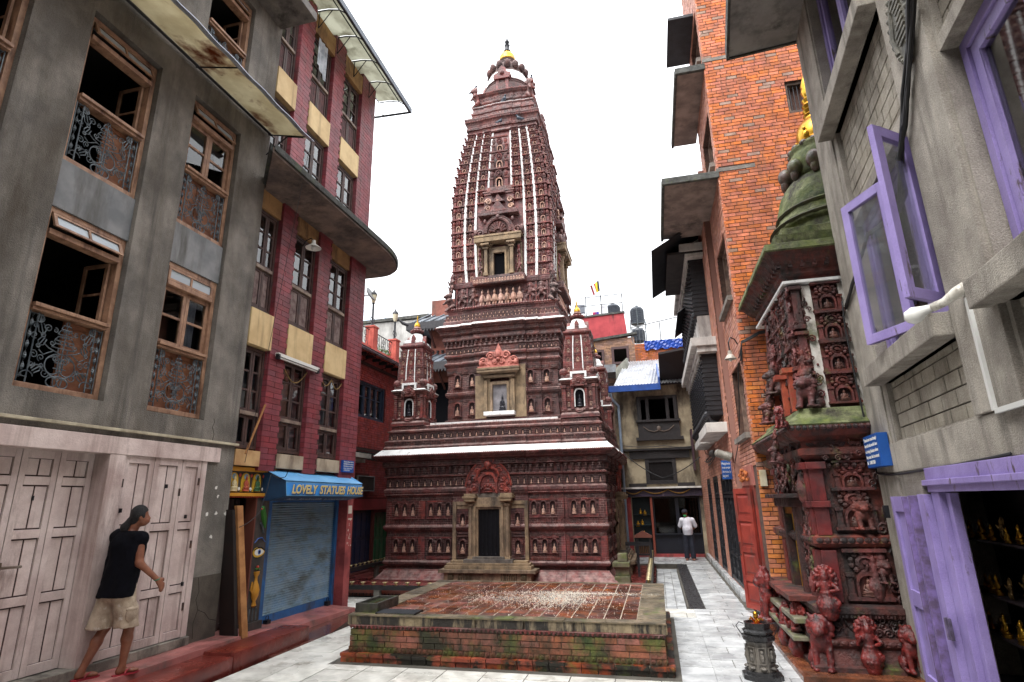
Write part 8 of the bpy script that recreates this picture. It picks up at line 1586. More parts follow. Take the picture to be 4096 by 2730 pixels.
MB().fb(FB, -1.35, -.98, -.1, 2.1, -.1, .04).build("brick_pier", RB, beige); MB().fb(FB, -.95, 1.5, -.05, .1, -.3, .05).build("brick_step", RB, beige)
DNB = mat("dark_navy_wood", S(22, 25, 38), S(17, 19, 28), 4, .5)
r = MB().fb(FB, -.2, 1.5, .1, .75, -.25, -.1).fb(FB, -.2, 1.5, .75, .8, -.3, .0).frame(FB, -.2, .68, .1, 2.1, .06, -.2, -.08).frame(FB, .68, 1.5, .1, 2.1, .06, -.2, -.08).build("shopfront", DNB, beige); MB().fb(FB, -.14, 1.45, .8, 2.04, -.16, -.155).build("pane", GLASSN, r)
MB().fb(FB, -.28, -.2, .0, 2.1, -.1, .06).build("red_door_post", mat("terracotta_post", S(132, 62, 46), rough=.6), beige)
for i, (u, v) in enumerate(((-.66, 1.55), (-.62, 1.15), (-.58, .75), (-.78, 1.1), (-.5, 1.5))): inst(SEATED, "gilt_statuette", None, FB.at(u, v - .06, -.28, .2, .2, .24), **tag("gilt statuette %s in the dark cabinet left of the red post" % ["high up", "in the middle", "low down", "on the middle shelf's left", "high on the right"][i], "statuette", "statuettes in the alley end shop"))
MB().fb(FB, -.95, -.3, .1, 2.05, -.45, -.4).fb(FB, -.95, -.3, 1.08, 1.1, -.4, -.2).fb(FB, -.95, -.3, 1.46, 1.48, -.4, -.2).fb(FB, -.95, -.3, .66, .68, -.4, -.2).build("display_cabinet", mat("teal_black_cabinet", S(32, 48, 52), rough=.5), beige)
r = MB(); f2 = Fr((1.42, 22.55, 0), (0, -1), (-1, 0)); r.frame(f2, 0, .5, 3.0, 4.5, .07, -.03, .03); r = r.build("open_casement", mat("maroon_window_wood", S(64, 42, 50), rough=.5), beige); MB().fb(f2, .07, .43, 3.07, 4.43, -.005, .005).build("pane", GLASSD, r)
# corrugated roof, blue gutter, pipe
CORR = mat("zinc_corrugated_sheet", S(206, 208, 210), S(178, 180, 184), 2, .35, metal=.5, grime=S(140, 138, 136), gsc=3, stretch=1)
corr([(-1.3, 22.0, 6.28), (1.7, 22.0, 6.28)], [(-.9, 25.4, 8.0), (1.9, 25.4, 8.0)], 26, .025, (0, 0, 1)).build("corrugated_roof", CORR, beige)
BLUEG = mat("blue_gutter_paint", S(38, 84, 168), S(32, 72, 146), 4, .4)
MB().box(-1.55, .42, 21.9, 22.02, 6.02, 6.26).build("blue_gutter", BLUEG, beige, bevel=.01); MB().loops([[(.4, 21.9, 6.02), (.46, 21.9, 6.02), (.46, 21.9, 6.5), (.4, 21.9, 6.5)], [(.4, 24, 7.1), (.46, 24, 7.1), (.46, 24, 7.5), (.4, 24, 7.5)]]).build("blue_bargeboard", BLUEG, beige)
MB().loops([[(.47, 21.2, 7.2), (1.62, 21.2, 7.35), (1.62, 21.2, 7.43), (.47, 21.2, 7.28)], [(.47, 22.58, 6.3), (1.75, 22.58, 6.3), (1.75, 22.58, 6.4), (.47, 22.58, 6.4)]]).build("black_eave", mat("black_eave_board", S(44, 40, 42), rough=.7), beige)
PIPE = mat("grey_blue_pipe", S(150, 166, 184), S(128, 144, 162), 4, .35)
b = MB().tube([(-1.42, 21.95, 6.0), (-1.42, 22.0, 5.8), (-1.18, 22.35, 5.55), (-1.18, 22.4, 5.3), (-1.18, 22.4, .1)], .055, 10); b.build("drain_pipe", PIPE, loc=(-1.2, 22.4, 0), smooth=40, **tag("pale blue grey rain pipe down the corner of the cream house", "pipe"))
wire("slack_cable", [(-1.1, 22, 3.7), (.25, 21.6, 2.75), (1.55, 21, 3.4)], .016, "slack dark cable slung between temple corner and alley wall", n=10, sag=.1)
wire("slack_cable", [(-1.1, 22.3, 4.0), (.4, 22.3, 3.95), (1.5, 22.3, 3.9)], .014, "thin cable along the cream wall under the carved balcony", n=8, sag=.05)
# weathered brick house and red roof block further back
FK = FY(26); OLDB = mat("old_weathered_brick", S(178, 136, 110), S(146, 116, 100), 3, .85, var=.25, bump=.5, bscale=25, grime=S(96, 84, 76), gsc=1.6, glo=.52, ghi=.74); far = thing("weathered_brick_house", "weathered brick house with two dark windows behind the tin roof", "house", (-1, 26, 0))
KW = [(-1.52, -.72, 8.05, 8.88), (-2.35, -1.86, 8.0, 8.8)]
MB().wall(FK, -3.2, -.44, 4, 9.3, KW, -.3, -.01).wall(FK, -.44, 2.6, 4, 8.95, [], -.3, -.01).build("wall", mat("brown_mortar", S(120, 98, 86), rough=.95), far); MB().box(-3.2, 2.6, 29, 29.1, 4, 8.9).box(-3.2, 2.6, 26.3, 29, 8.85, 8.9).box(-3.2, -3.1, 26.3, 29, 4, 8.9).build("interior", ROOM, far)
lay("brick", courses(FK, -2.4, -.44, 7.2, 9.3, .23, .075, -.03, 0, .014, holes=KW, ragged=.15) + [b_ + (OB,) for b_ in courses(FK, -.44, 1.9, 7.6, 8.95, .23, .075, -.03, 0, .014, ragged=.15)], OLDB, far, 200, jit=.008)
for h in KW: MB().frame(FK, h[0], h[1], h[2], h[3], .11, -.1, .05).build("window_frame", mat("maroon_brown_frame", S(84, 62, 62), rough=.6), far)
b = MB()
for k in range(4): b.tube([FK.p(-2.22 + k * .08, 8.05, -.05), FK.p(-2.22 + k * .08, 8.75, -.05)], .012, 4)
b.build("window_bar", IRON, far); MB().loops([[(-2.6, 25.9, 9.2), (-.3, 25.9, 9.42), (-.3, 26.2, 9.42), (-2.6, 26.2, 9.2)], [(-2.6, 25.9, 9.32), (-.3, 25.9, 9.52), (-.3, 26.2, 9.52), (-2.6, 26.2, 9.32)]]).build("mossy_coping", EDGEC, far)
MB().box(-1.9, -1.3, 24.6, 25.9, 7.4, 7.75).build("zinc_tank_ledge", mat("rusty_zinc_box", S(160, 166, 174), S(130, 130, 132), 4, .5), far); b = MB().loops([[(-1.3, 24.2, 6.9), (-.75, 24.2, 7.0), (-.75, 25, 7.5), (-1.3, 25, 7.4)], [(-1.3, 24.4, 7.5), (-.8, 24.4, 7.95), (-.75, 25.2, 8.1), (-1.25, 25.2, 7.7)]]); b.build("old_tarpaulin_bundle", mat("grey_canvas", S(150, 150, 140), S(118, 118, 110), 3, .9, bump=.6), loc=(-1, 24.6, 7), **tag("grey canvas bundle at the corner of the tin roof", "bundle"))
b = MB(); n = 30
for i in range(n):
    for j in range(5):
        f = lambda i, j: (-.0 + 1.85 * i / n, 25.92 - .018 * math.sin(i * 2.3 + j * 1.7) - .014 * math.sin(i * 1.1 - j * 2.6), 9.04 - j * .085 - .008 * math.sin(i * .9) * j + .012 * math.sin(i * 2.1))
        b.add([f(i, j + 1), f(i + 1, j + 1), f(i + 1, j), f(i, j)], [(0, 1, 2, 3)])
b.build("blue_tarpaulin", mat("blue_plastic_sheet", S(32, 74, 168), S(26, 60, 144), 5, .35), loc=(1, 25.9, 8.8), **tag("crumpled blue plastic tarpaulin draped over the orange brick parapet", "tarpaulin"))
b = MB(); b.tube([(-.6, 26, 9.75), (2.0, 26, 10.15)], .025, 5)
for i in range(16): b.tube([(-.5 + i * .16, 26, 8.95), (-.5 + i * .16, 26, 9.76 + i * .025)], .006, 4)
for x in (-.5, .75, 1.9): b.tube([(x, 26, 8.95), (x, 26, 9.8 + x * .15)], .02, 4)
b.build("roof_railing", GREYP, loc=(.7, 26, 9), **tag("thin metal roof railing above the blue tarpaulin", "railing"))
TANK = mat("black_plastic_tank", S(52, 58, 68), S(40, 46, 56), 5, .4)
def tank(x, y, z, r, h, label):
    pr = [(r * .98, 0), (r, .03)]
    n = 6
    for k in range(n): z0 = .05 + k * (h - .2) / n; pr += [(r, z0), (r, z0 + .6 * (h - .2) / n), (r * .965, z0 + .72 * (h - .2) / n), (r * .965, z0 + .92 * (h - .2) / n)]
    pr += [(r * .98, h - .13), (r * .8, h - .03), (r * .3, h), (r * .28, h + .06), (r * .1, h + .07)]
    t = MB().lathe(pr, (x, y, z), 28).build("water_tank", TANK, loc=(x, y, z), smooth=25, **tag(label, "water tank", "black water tanks on the roofs")); b = MB()
    for k in range(12): a_ = k * math.pi / 6; b.tube([(x + 1.005 * r * math.cos(a_), y + 1.005 * r * math.sin(a_), z + .05), (x + 1.005 * r * math.cos(a_), y + 1.005 * r * math.sin(a_), z + h - .15)], .01, 4)
    b.build("rib", TANK, t)
tank(-.23, 27, 10.2, .32, .85, "black ribbed water tank raised on the thin steel stand"); tank(-.24, 26.8, 9.25, .31, .66, "black ribbed water tank low under the raised tank")
b = MB()
for x in (-.58, .12):
    for y in (26.7, 27.35): b.tube([(x, y, 9), (x, y, 10.35)], .016, 4)
for z in (9.9, 10.18): b.tube([(-.58, 26.7, z), (.12, 26.7, z), (.12, 27.35, z), (-.58, 27.35, z)], .016, 4, True)
b.tube([(.12, 26.7, 10.3), (.35, 26.7, 9)], .012, 4); b.tube([(-.23, 26.66, 9.2), (-.23, 26.66, 11.15)], .022, 5); b.build("tank_stand", STEEL, loc=(-.2, 27, 9), **tag("thin steel stand with pipe carrying the raised black tank", "tank stand"))
FRB = FY(30); rb = thing("red_roof_block", "red painted stained roof block behind the right corner turret", "building", (-2.2, 30, 0))
MB().loops([[(-3.6, 30, 9.5), (-.88, 30, 10.5), (-.88, 33, 10.5), (-3.6, 33, 9.5)], [(-3.6, 30, 11.72), (-.95, 30, 11.82), (-.95, 33, 11.82), (-3.6, 33, 11.72)]]).build("wall", mat("stained_red_plaster", S(178, 68, 72), S(154, 54, 60), 2, .8, grime=S(50, 34, 34), gsc=1.9, glo=.6, ghi=.68, stretch=.12), rb); MB().box(-4, -.9, 30, 33, 4, 9.6).build("lower_wall", OLDB, rb); MB().loops([[(-3.7, 29.95, 11.72), (-.9, 29.95, 11.82), (-.9, 30.2, 11.82), (-3.7, 30.2, 11.72)], [(-3.7, 29.95, 11.82), (-.9, 29.95, 11.92), (-.9, 30.2, 11.92), (-3.7, 30.2, 11.82)]]).build("coping", EDGEC, rb)
b = MB()
for z in (12.5, 13.0): b.tube([(-3.3, 30.1, z - .06), (-.98, 30.1, z - .03)], .022, 5)
for x in (-3.0, -2.15, -1.0): b.tube([(x, 30.1, 11.8), (x, 30.1, 13.0)], .025, 5)
b.tube([(-1.0, 30.1, 12.97), (-1.0, 31.5, 13.3)], .02, 5); b.build("roof_railing", IRON, loc=(-2, 30.1, 11.9), **tag("black steel railing on the red roof block beneath the flag", "railing"))
tank(-1.55, 30.6, 11.9, .4, .62, "squat black water tank behind the red block railing")
fl = thing("striped_flag", "blue yellow red and white striped prayer flag on a thin pole over the red block", "flag", (-2.15, 30.1, 12)); MB().tube([(-2.14, 30.1, 12), (-2.22, 30.1, 14.02)], .014, 5).build("pole", STEEL, fl)
fc = [mat("flag_" + n_, c_, rough=.8) for n_, c_ in (("navy", S(24, 28, 60)), ("yellow", S(240, 212, 50)), ("red", S(206, 40, 40)), ("white", S(236, 232, 230)), ("maroon", S(120, 30, 40)))]
for k in range(5):
    x0, x1 = -.09 - k * .1, -.09 - (k + 1) * .1; b = MB()
    for j in range(4):
        f = lambda x, j: (-2.11 + x + .01 * j + (.03 if x < -.3 else 0) * j, 30.1 + .05 * math.sin(x * 12 + j), 13.97 + x * .55 - j * .15 - .03)
        b.add([f(x0, j), f(x1, j), f(x1, j + 1), f(x0, j + 1)], [(0, 1, 2, 3)])
    b.build("flag_stripe", fc[k], fl)
b = MB(); b.loops([[(-3.6, 30.0, 12.0), (-3.05, 30.0, 12.0), (-3.05, 30.05, 12.0), (-3.6, 30.05, 12.0)], [(-3.7, 30.6, 12.75), (-3.1, 30.6, 12.72), (-3.1, 30.65, 12.72), (-3.7, 30.65, 12.75)]]); b.tube([(-3.1, 30.3, 11.8), (-3.1, 30.4, 12.5)], .02, 4); b.tube([(-3.5, 30.3, 11.8), (-3.5, 30.4, 12.4)], .02, 4); b.build("solar_panel", mat("solar_glass", S(30, 34, 48), rough=.15), loc=(-3.4, 30.3, 11.9), **tag("dark solar water panel left of the roof railing", "solar panel"))
for i, (x, c_) in enumerate(((-2.65, S(170, 50, 90)), (-2.5, S(70, 60, 150)), (-2.2, S(226, 226, 230)), (-2.0, S(222, 224, 230)))):
    b = MB()
    for k in range(4): b.add([(x + k * .05, 30.2 + .02 * (k % 2), 11.9), (x + k * .05 + .05, 30.2 + .02 * ((k + 1) % 2), 11.9), (x + k * .05 + .05, 30.2 + .02 * ((k + 1) % 2), 12.1 if i < 2 else 12.45), (x + k * .05, 30.2 + .02 * (k % 2), 12.08 if i < 2 else 12.47)], [(0, 1, 2, 3)])
    b.build("laundry", mat("laundry_%d" % i, c_, rough=.9), loc=(x, 30.2, 12), **tag(["magenta cloth drying behind the roof railing", "violet cloth drying behind the roof railing", "white cloth drying near the roof railing middle", "white cloth drying beside the squat tank"][i], "laundry"))
# grey concrete building far left, antennas and blue railing
gb = thing("grey_concrete_building", "pale grey concrete building behind the pagoda eave with flat parapet", "building", (-15, 32, 0))
MB().wall(FY(32), -20, -13.2, 5, 13.3, [(-14.6, -13.7, 11.5, 11.9)], -.3, 0).box(-20, -13.2, 36, 36.2, 5, 13.3).box(-20, -13.2, 32.3, 36, 13.2, 13.3).box(-13.4, -13.2, 32.3, 36, 5, 13.3).build("wall", mat("far_grey_plaster", S(186, 184, 180), S(156, 154, 150), 1.2, .9, grime=S(120, 116, 112), gsc=.7, stretch=.3), gb); MB().loops([[(-20, 31.9, 13.3), (-13.1, 31.9, 13.4), (-13.1, 32.3, 13.4), (-20, 32.3, 13.3)], [(-20, 31.9, 13.5), (-13.1, 31.9, 13.6), (-13.1, 32.3, 13.6), (-20, 32.3, 13.5)]]).build("parapet_cap", EDGEC, gb)
b = MB()
for z in (13.6, 14.3): b.tube([(-19, 32.1, z), (-16.3, 32.1, z + .0), (-15.6, 31.4, 13.5)], .02, 4)
for i in range(24): b.tube([(-19 + i * .115, 32.1, 13.5), (-19 + i * .115, 32.1, 14.3)], .01, 4)
b.build("blue_roof_railing", mat("pale_blue_steel", S(120, 170, 210), rough=.5), loc=(-17, 32.1, 13.6), **tag("pale blue roof railing on the grey concrete building", "railing"))
for i, (x, h) in enumerate(((-15.85, 1.7), (-13.3, 1.6))): MB().tube([(x, 32.2, 13.5), (x, 32.2, 13.5 + h)], .012, 4).build("antenna_mast", STEEL, loc=(x, 32.2, 13.5), **tag(["thin antenna mast near the blue railing end", "thin antenna mast at the right corner of the grey concrete roof"][i], "antenna"))
# pagoda roof behind the temple's left side
pg = thing("pagoda_temple", "brick pagoda with dark carved eaves and grey slate roof behind the left turret", "pagoda", (-9, 27, 0))
SLATE = mat("grey_slate_metal", S(112, 118, 126), S(84, 90, 98), 2.5, .5, grime=S(60, 62, 64), gsc=2, stretch=1); PBR = mat("dull_pagoda_brick", S(150, 92, 78), S(120, 72, 62), 3, .85, bump=.4, bscale=30, grime=S(90, 66, 58), gsc=2)
MB().box(-10.6, -6, 26.2, 32, 0, 12.2).build("wall", PBR, pg)
def proof(z, x0, y0, over, rise, dep=.35):
    b = MB().loops([[(x0 - over, y0 - over, z), (-4, y0 - over, z), (-4, 34, z), (x0 - over, 34, z)], [(x0 + .5, y0 + .5, z + rise), (-4, y0 + .5, z + rise), (-4, 34, z + rise), (x0 + .5, 34, z + rise)]]); r = b.build("eave_roof", SLATE, pg)
    q = MB().fb(FY(y0 - over), x0 - over, -4, z - dep, z + .02, -.1, .03).fb(FX(x0 - over, -1), y0 - over, 34, z - dep, z + .02, -.1, .03)
    q.build("eave_fascia", mat("black_carved_fascia", S(52, 50, 54), S(38, 36, 40), 8, .6, bump=.5), r); q = MB()
    for i in range(26): u = x0 - over + .1 + i * .16; q.prism(FY(y0 - over), [(u, z - dep), (u + .14, z - dep), (u + .07, z - dep - .14)], -.06, .02)
    q.build("scalloped_fringe", MATS["black_carved_fascia"], r, kind="stuff"); q = MB()
    for i in range(8):
        u = x0 - over + .3 + i * .5; q.tube([(u, y0 - over, z + .03), (u + .5, y0 + .5, z + rise + .03)], .045, 5)
    q.build("roof_rib", SLATE, r, kind="stuff"); q = MB().tube([(x0 - over + .15, y0 - over + .1, z - .1), (x0 - over - .15, y0 - over - .15, z + .0), (x0 - over - .36, y0 - over - .3, z + .22)], [.1, .08, .03], 7); q.build("upturned_corner", MATS["black_carved_fascia"], r)
    q = MB()
    for i in range(7): u = x0 + .2 + i * .6; q.tube([(u, y0, z - 1.1), (u, y0 - over * .8, z - dep)], .06, 5)
    q.build("roof_strut", mat("dark_red_strut", S(84, 48, 42), rough=.7), r)
proof(10.75, -10.6, 26.2, .95, .9); proof(8.55, -10.6, 26.2, 1.3, 1.0)
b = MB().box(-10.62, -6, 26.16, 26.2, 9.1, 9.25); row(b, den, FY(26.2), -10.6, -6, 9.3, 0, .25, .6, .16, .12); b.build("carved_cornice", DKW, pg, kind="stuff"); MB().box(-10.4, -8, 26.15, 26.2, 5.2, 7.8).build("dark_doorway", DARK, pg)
MB().lathe([(.6, 0), (.62, .05), (.5, .1), (.5, .25), (.3, .3)], (-7.5, 27.4, 12.2), 4, a0=math.pi / 4).build("gilt_roof_top", GOLD, pg)

# ------------------------------------------------------------------ butter lamp rails round the temple
RAILM = mat("black_oily_rail", S(46, 45, 47), S(30, 30, 32), 6, .35, bump=.4, grime=S(90, 86, 84), gsc=6, glo=.62, ghi=.72, stretch=1)
cup = MB().lathe([(.028, 0), (.04, .008), (.022, .018), (.02, .03), (.05, .05), (.06, .062), (.056, .066), (.036, .06), (.01, .052)], (0, 0, 0), 14); BRASS = mat("polished_brass", S(216, 202, 160), S(184, 168, 124), 12, .3, metal=.85); CUP = cup.mesh("butter_lamp", BRASS, 40)
def lamp_rail(p0, p1, h, n, label, llabel, posts):
    p0, p1 = Vector(p0), Vector(p1); d = (p1 - p0); L_ = d.length; d.normalize(); f = Fr(p0, (d.x, d.y), (d.y, -d.x)); t = thing("lamp_rail", label, "lamp rail", p0)
    MB().fb(f, 0, L_, h - .09, h, -.07, .07).build("rail", RAILM, t, bevel=.008)
    for u in posts: MB().fb(f, u - .07, u + .07, -.1, h - .09, -.06, .06).build("post", mat("grey_stone_post", S(120, 116, 108), S(88, 84, 78), 5, .6, bump=.5), t, bevel=.01)
    for i in range(n): inst(CUP, "butter_lamp", None, Matrix.Translation(f.p(L_ * (i + .5) / n, h)) @ Matrix.Diagonal((1.05, 1.05, 1.1, 1)), **tag("small brass butter lamp, %s on the %s" % (ORD[i], llabel), "butter lamp", "brass butter lamps on the " + llabel))
lamp_rail((-7.35, 12.7, -.06), (-2.2, 12.7, -.06), .33, 19, "black stone lamp rail in front of the temple plinth", "front lamp rail from its left end", (1.05, 2.6, 4.2))
lamp_rail((-8.35, 12.7, -.06), (-8.35, 18.4, -.06), .42, 22, "black lamp rail running beside the blue and green doors", "left lamp rail from its near end", (.3, 2, 4))
lamp_rail((-.32, 12.9, -.06), (-.32, 20.2, -.06), .42, 30, "black lamp rail running along the sunken marble channel", "right lamp rail from its near end", (.3, 2, 4, 6))
kb = thing("moulded_kerb", "dark red moulded stone kerb behind the front lamp rail", "kerb", (-5, 13, 0))
MB().box(-8.1, -1.0, 12.86, 13.3, .08, .15).build("kerb_top", mat("red_brown_kerb", S(140, 66, 50), S(108, 52, 42), 3, .35), kb); b = MB().box(-8.1, -1.0, 12.9, 13.28, -.08, .08); b.box(-8.1, -1, 12.84, 12.9, -.08, -.02); b.build("kerb_base", RAILM, kb); b = MB(); row(b, lf, FY(12.9), -8.1, -1, .02, 0, .09, 1, .06, .05); b.build("leaf_frieze", MATS["red_brown_kerb"], kb, kind="stuff")
# carved post and rail gate beside the temple's right corner, stone spout
wg = thing("prayer_wheel_rack", "small black roofed wooden rack standing at the end of the right lamp rail", "rack", (-.5, 17.5, 0)); BKW = MATS["black_carved_wood"]
b = MB().box(-.7, -.63, 17.45, 17.55, -.06, 1.0).box(-.34, -.27, 17.45, 17.55, -.06, 1.0).box(-1.0, -.27, 17.46, 17.54, .76, .86); b.build("post", BKW, wg); MB().prism(FY(17.5), [(-.74, .98), (-.24, .98), (-.24, 1.03), (-.49, 1.16), (-.74, 1.03)], -.1, .1).build("roof", mat("brown_roof_board", S(104, 56, 44), rough=.6), wg); b = MB()
for i in range(6): b.tube([(-.6 + i * .05, 17.5, .55), (-.6 + i * .05, 17.5, .86)], .014, 5)
b.build("rod", mat("bronze_rod", S(120, 84, 54), rough=.4, metal=.6), wg); MB().box(-.7, -.27, 17.46, 17.54, .5, .55).build("rail", BKW, wg)
ss = MB(); ss.box(-1.25, -.85, 16.0, 16.6, -.06, .12); ss.box(-1.22, -.86, 16.05, 16.5, .12, .34); ss.box(-1.28, -.84, 15.95, 16.55, .34, .46); ss.box(-1.15, -.9, 16.1, 16.45, .46, .66); ss.build("stone_pedestal", mat("mossy_pedestal", S(120, 112, 92), S(84, 82, 62), 5, .7, bump=.5, moss=.5), loc=(-1.05, 16.3, 0), bevel=.02, **tag("mossy stepped stone pedestal at the temple's right corner", "pedestal"))

# ------------------------------------------------------------------ people
SKIN = mat("brown_skin", S(138, 86, 62), S(120, 72, 52), 12, .5); HAIR = mat("black_hair", S(24, 22, 24), S(15, 14, 16), 60, .55, bump=1., bscale=140)
def hand(pr, w_, dirv, side, pv, r=.0095, curl=.5):
    """palm with four unequal bent fingers and a thumb; dirv runs from wrist to fingers, side towards the thumb, pv the way the palm faces"""
    w_, d, s_, p = Vector(w_), Vector(dirv).normalized(), Vector(side).normalized(), Vector(pv).normalized()
    for k, (o, L_) in enumerate(((.032, .072), (.011, .082), (-.011, .076), (-.03, .058))):
        a = w_ + d * .085 + s_ * o; b_ = a + (d * (1 - curl * .4) + p * curl * .5).normalized() * L_ * .5; c_ = b_ + (d * (.6 - curl) + p * curl * 1.3 + d * .2).normalized() * L_ * .5
        pr += [('c', w_ + d * .01 + s_ * o * .7, a, .014, .0125), ('c', a, b_, r, r), ('c', b_, c_, r, r * .85)]
    t = w_ + d * .025 + s_ * .03; u_ = t + (s_ * .6 + d * .6 + p * .3).normalized() * .045; pr += [('c', w_ + d * .01 + s_ * .01, t, .016, .014), ('c', t, u_, .0125, .011), ('c', u_, u_ + (d + p * .5).normalized() * .03, .0105, .009)]
def build_sdf(prims, cell, k, name, m, par, cuts=()): return sdf([tuple(tuple(x) if isinstance(x, Vector) else x for x in p) for p in prims], cell, k, cuts).build(name, m, par, smooth=True)
# walking man: seen from behind, striding along the wall
P0 = Vector((-6.13, 5.78, .25)); Fw = Vector((.3, .95, 0)).normalized(); Rt = Vector((Fw.y, -Fw.x, 0))
def mp(r, f, z): return P0 + Rt * r + Fw * f + Vector((0, 0, z))
man = thing("person", "man walking in a sleeveless black top, beige shorts and red flip-flops, long hair tied back", "person", P0)
hipL, hipR = mp(-.1, -.02, .93), mp(.1, .0, .93); knL, anL = mp(-.1, -.03, .5), mp(-.1, -.2, .1); knR, anR = mp(.09, .14, .52), mp(.07, .13, .09)
shL, shR = mp(-.2, .0, 1.49), mp(.2, .05, 1.47); elL, elR = mp(-.33, -.05, 1.2), mp(.27, .05, 1.19); wrL, wrR = mp(-.33, .02, .95), mp(.36, .24, .99); neck, hd = mp(.01, .06, 1.56), mp(.03, .1, 1.71)
pr = [('c', mp(0, 0, .95), mp(0, .02, 1.15), .135, .13), ('c', mp(0, .02, 1.15), mp(0, .02, 1.38), .13, .15), ('c', shL, shR, .062, .062), ('e', mp(.0, .02, 1.38), (.17, .13, .16)), ('c', mp(0, .03, 1.48), hd, .056, .052), ('e', hd, (.076, .092, .112)), ('e', hd + Fw * .03 + Rt * .03 - Vector((0, 0, .06)), (.055, .06, .06)),
    ('c', hd + (Fw * .85 + Rt * .5).normalized() * .08 - Vector((0, 0, .0)), hd + (Fw * .85 + Rt * .5).normalized() * .1 - Vector((0, 0, .03)), .009, .013), ('c', hd + (Fw * .85 + Rt * .5).normalized() * .09 - Vector((0, 0, .065)), hd + (Fw * .8 + Rt * .6).normalized() * .088 - Vector((0, 0, .068)), .016, .016), ('e', hd + (Rt * .9 - Fw * .35).normalized() * .08 - Vector((0, 0, .015)), (.014, .018, .03)), ('e', hd - (Rt * .9 - Fw * .35).normalized() * .08 - Vector((0, 0, .015)), (.014, .018, .03)),
    ('c', shL, elL, .052, .041), ('c', elL, wrL, .04, .027), ('c', shR, elR, .054, .042), ('c', elR, wrR, .042, .027), ('c', hipL, knL, .085, .056), ('c', knL, knL.lerp(anL, .35) - Fw * .012, .052, .056), ('c', knL.lerp(anL, .35), anL, .056, .034), ('c', hipR, knR, .085, .056), ('c', knR, knR.lerp(anR, .35) - Fw * .012, .052, .056), ('c', knR.lerp(anR, .35), anR, .056, .034)]
for an_, dz in ((anL, .02), (anR, .0)):
    pr += [('c', an_, an_ - Fw * .03 - Vector((0, 0, .05)), .034, .03), ('c', an_ - Fw * .02 - Vector((0, 0, .05)), an_ + Fw * .12 - Vector((0, 0, .062 + (.0 if dz else 0))), .034, .026)]
    for k in range(5): pr.append(('c', an_ + Fw * .1 + Rt * (-.03 + .015 * k) - Vector((0, 0, .065)), an_ + Fw * (.165 - .006 * abs(k - (3 if an_ is anR else 1))) + Rt * (-.035 + .0175 * k) - Vector((0, 0, .068)), .012, .0095))
hand(pr, wrL, (-.1 * Rt + .25 * Fw - Vector((0, 0, 1))), Fw, Rt, curl=.5); hand(pr, wrR, (.45 * Fw + .2 * Rt - Vector((0, 0, .75))), (Fw * .4 - Rt * .2 + Vector((0, 0, .8))), -Rt, curl=1.0)
build_sdf(pr, .0085, .022, "body", SKIN, man)
hm_z, nk = P0.z + .83, 1.49
shirt = [('c', mp(0, -.02, .82), mp(0, .02, 1.15), .182, .172), ('c', mp(0, .02, 1.15), mp(0, .02, 1.36), .168, .176), ('c', mp(-.13, -.03, .82), mp(-.14, .02, 1.38), .115, .12), ('c', mp(.13, -.02, .82), mp(.14, .03, 1.36), .115, .12), ('c', mp(-.2, .0, 1.475), mp(.2, .05, 1.455), .088, .088)]
up_ = [folds(build_sdf(shirt, .011, .03, "sleeveless_top", mat("black_jersey", S(11, 11, 19), S(7, 7, 13), 9, .95, spec=.15, bump=.4, bscale=14), man, (lambda X, Y, Z: (hm_z - Z), lambda X, Y, Z: .062 - np.sqrt((X - neck.x) ** 2 + (Y - neck.y) ** 2 + (Z - neck.z) ** 2))), .016, 9)]
KH = mat("beige_cotton", S(190, 170, 148), S(150, 130, 112), 6, .9, bump=.6, bscale=16, grime=S(214, 206, 196), gsc=9, glo=.58, ghi=.7, stretch=1); hz = P0.z + .5
sh2 = [('c', mp(0, 0, .96), mp(0, 0, .9), .158, .165), ('c', hipL, mp(-.105, -.05, .66), .125, .118), ('c', mp(-.105, -.05, .66), mp(-.11, -.1, .48), .118, .12), ('c', hipR, mp(.1, .06, .68), .125, .118), ('c', mp(.1, .06, .68), mp(.1, .1, .48), .118, .122)]
sh_o = folds(build_sdf(sh2, .011, .03, "shorts", KH, man, (lambda X, Y, Z: (hz - Z), lambda X, Y, Z: Z - (P0.z + 1.02))), .012, 11)
c_ = mp(.2, .08, .64); build_sdf([('e', c_, (.03, .075, .085)), ('e', c_ + Vector((0, 0, .06)), (.035, .08, .025))], .01, .01, "cargo_pocket", KH, sh_o)
hr = [('e', hd - Fw * .012 + Vector((0, 0, .022)), (.09, .103, .108)), ('e', hd - Fw * .05 - Rt * .02 - Vector((0, 0, .05)), (.07, .055, .07)), ('c', hd - Fw * .09 - Rt * .035 - Vector((0, 0, .05)), hd - Fw * .13 - Rt * .045 - Vector((0, 0, .13)), .035, .045), ('c', hd - Fw * .13 - Rt * .045 - Vector((0, 0, .12)), hd - Fw * .1 - Rt * .03 - Vector((0, 0, .24)), .045, .02)]
fc_ = (Fw * .85 + Rt * .5).normalized(); build_sdf(hr, .009, .02, "hair", HAIR, man, (lambda X, Y, Z: ((X - hd.x) * fc_.x + (Y - hd.y) * fc_.y) - .055 - np.maximum(0, (Z - hd.z - .04)) * 1.2,))
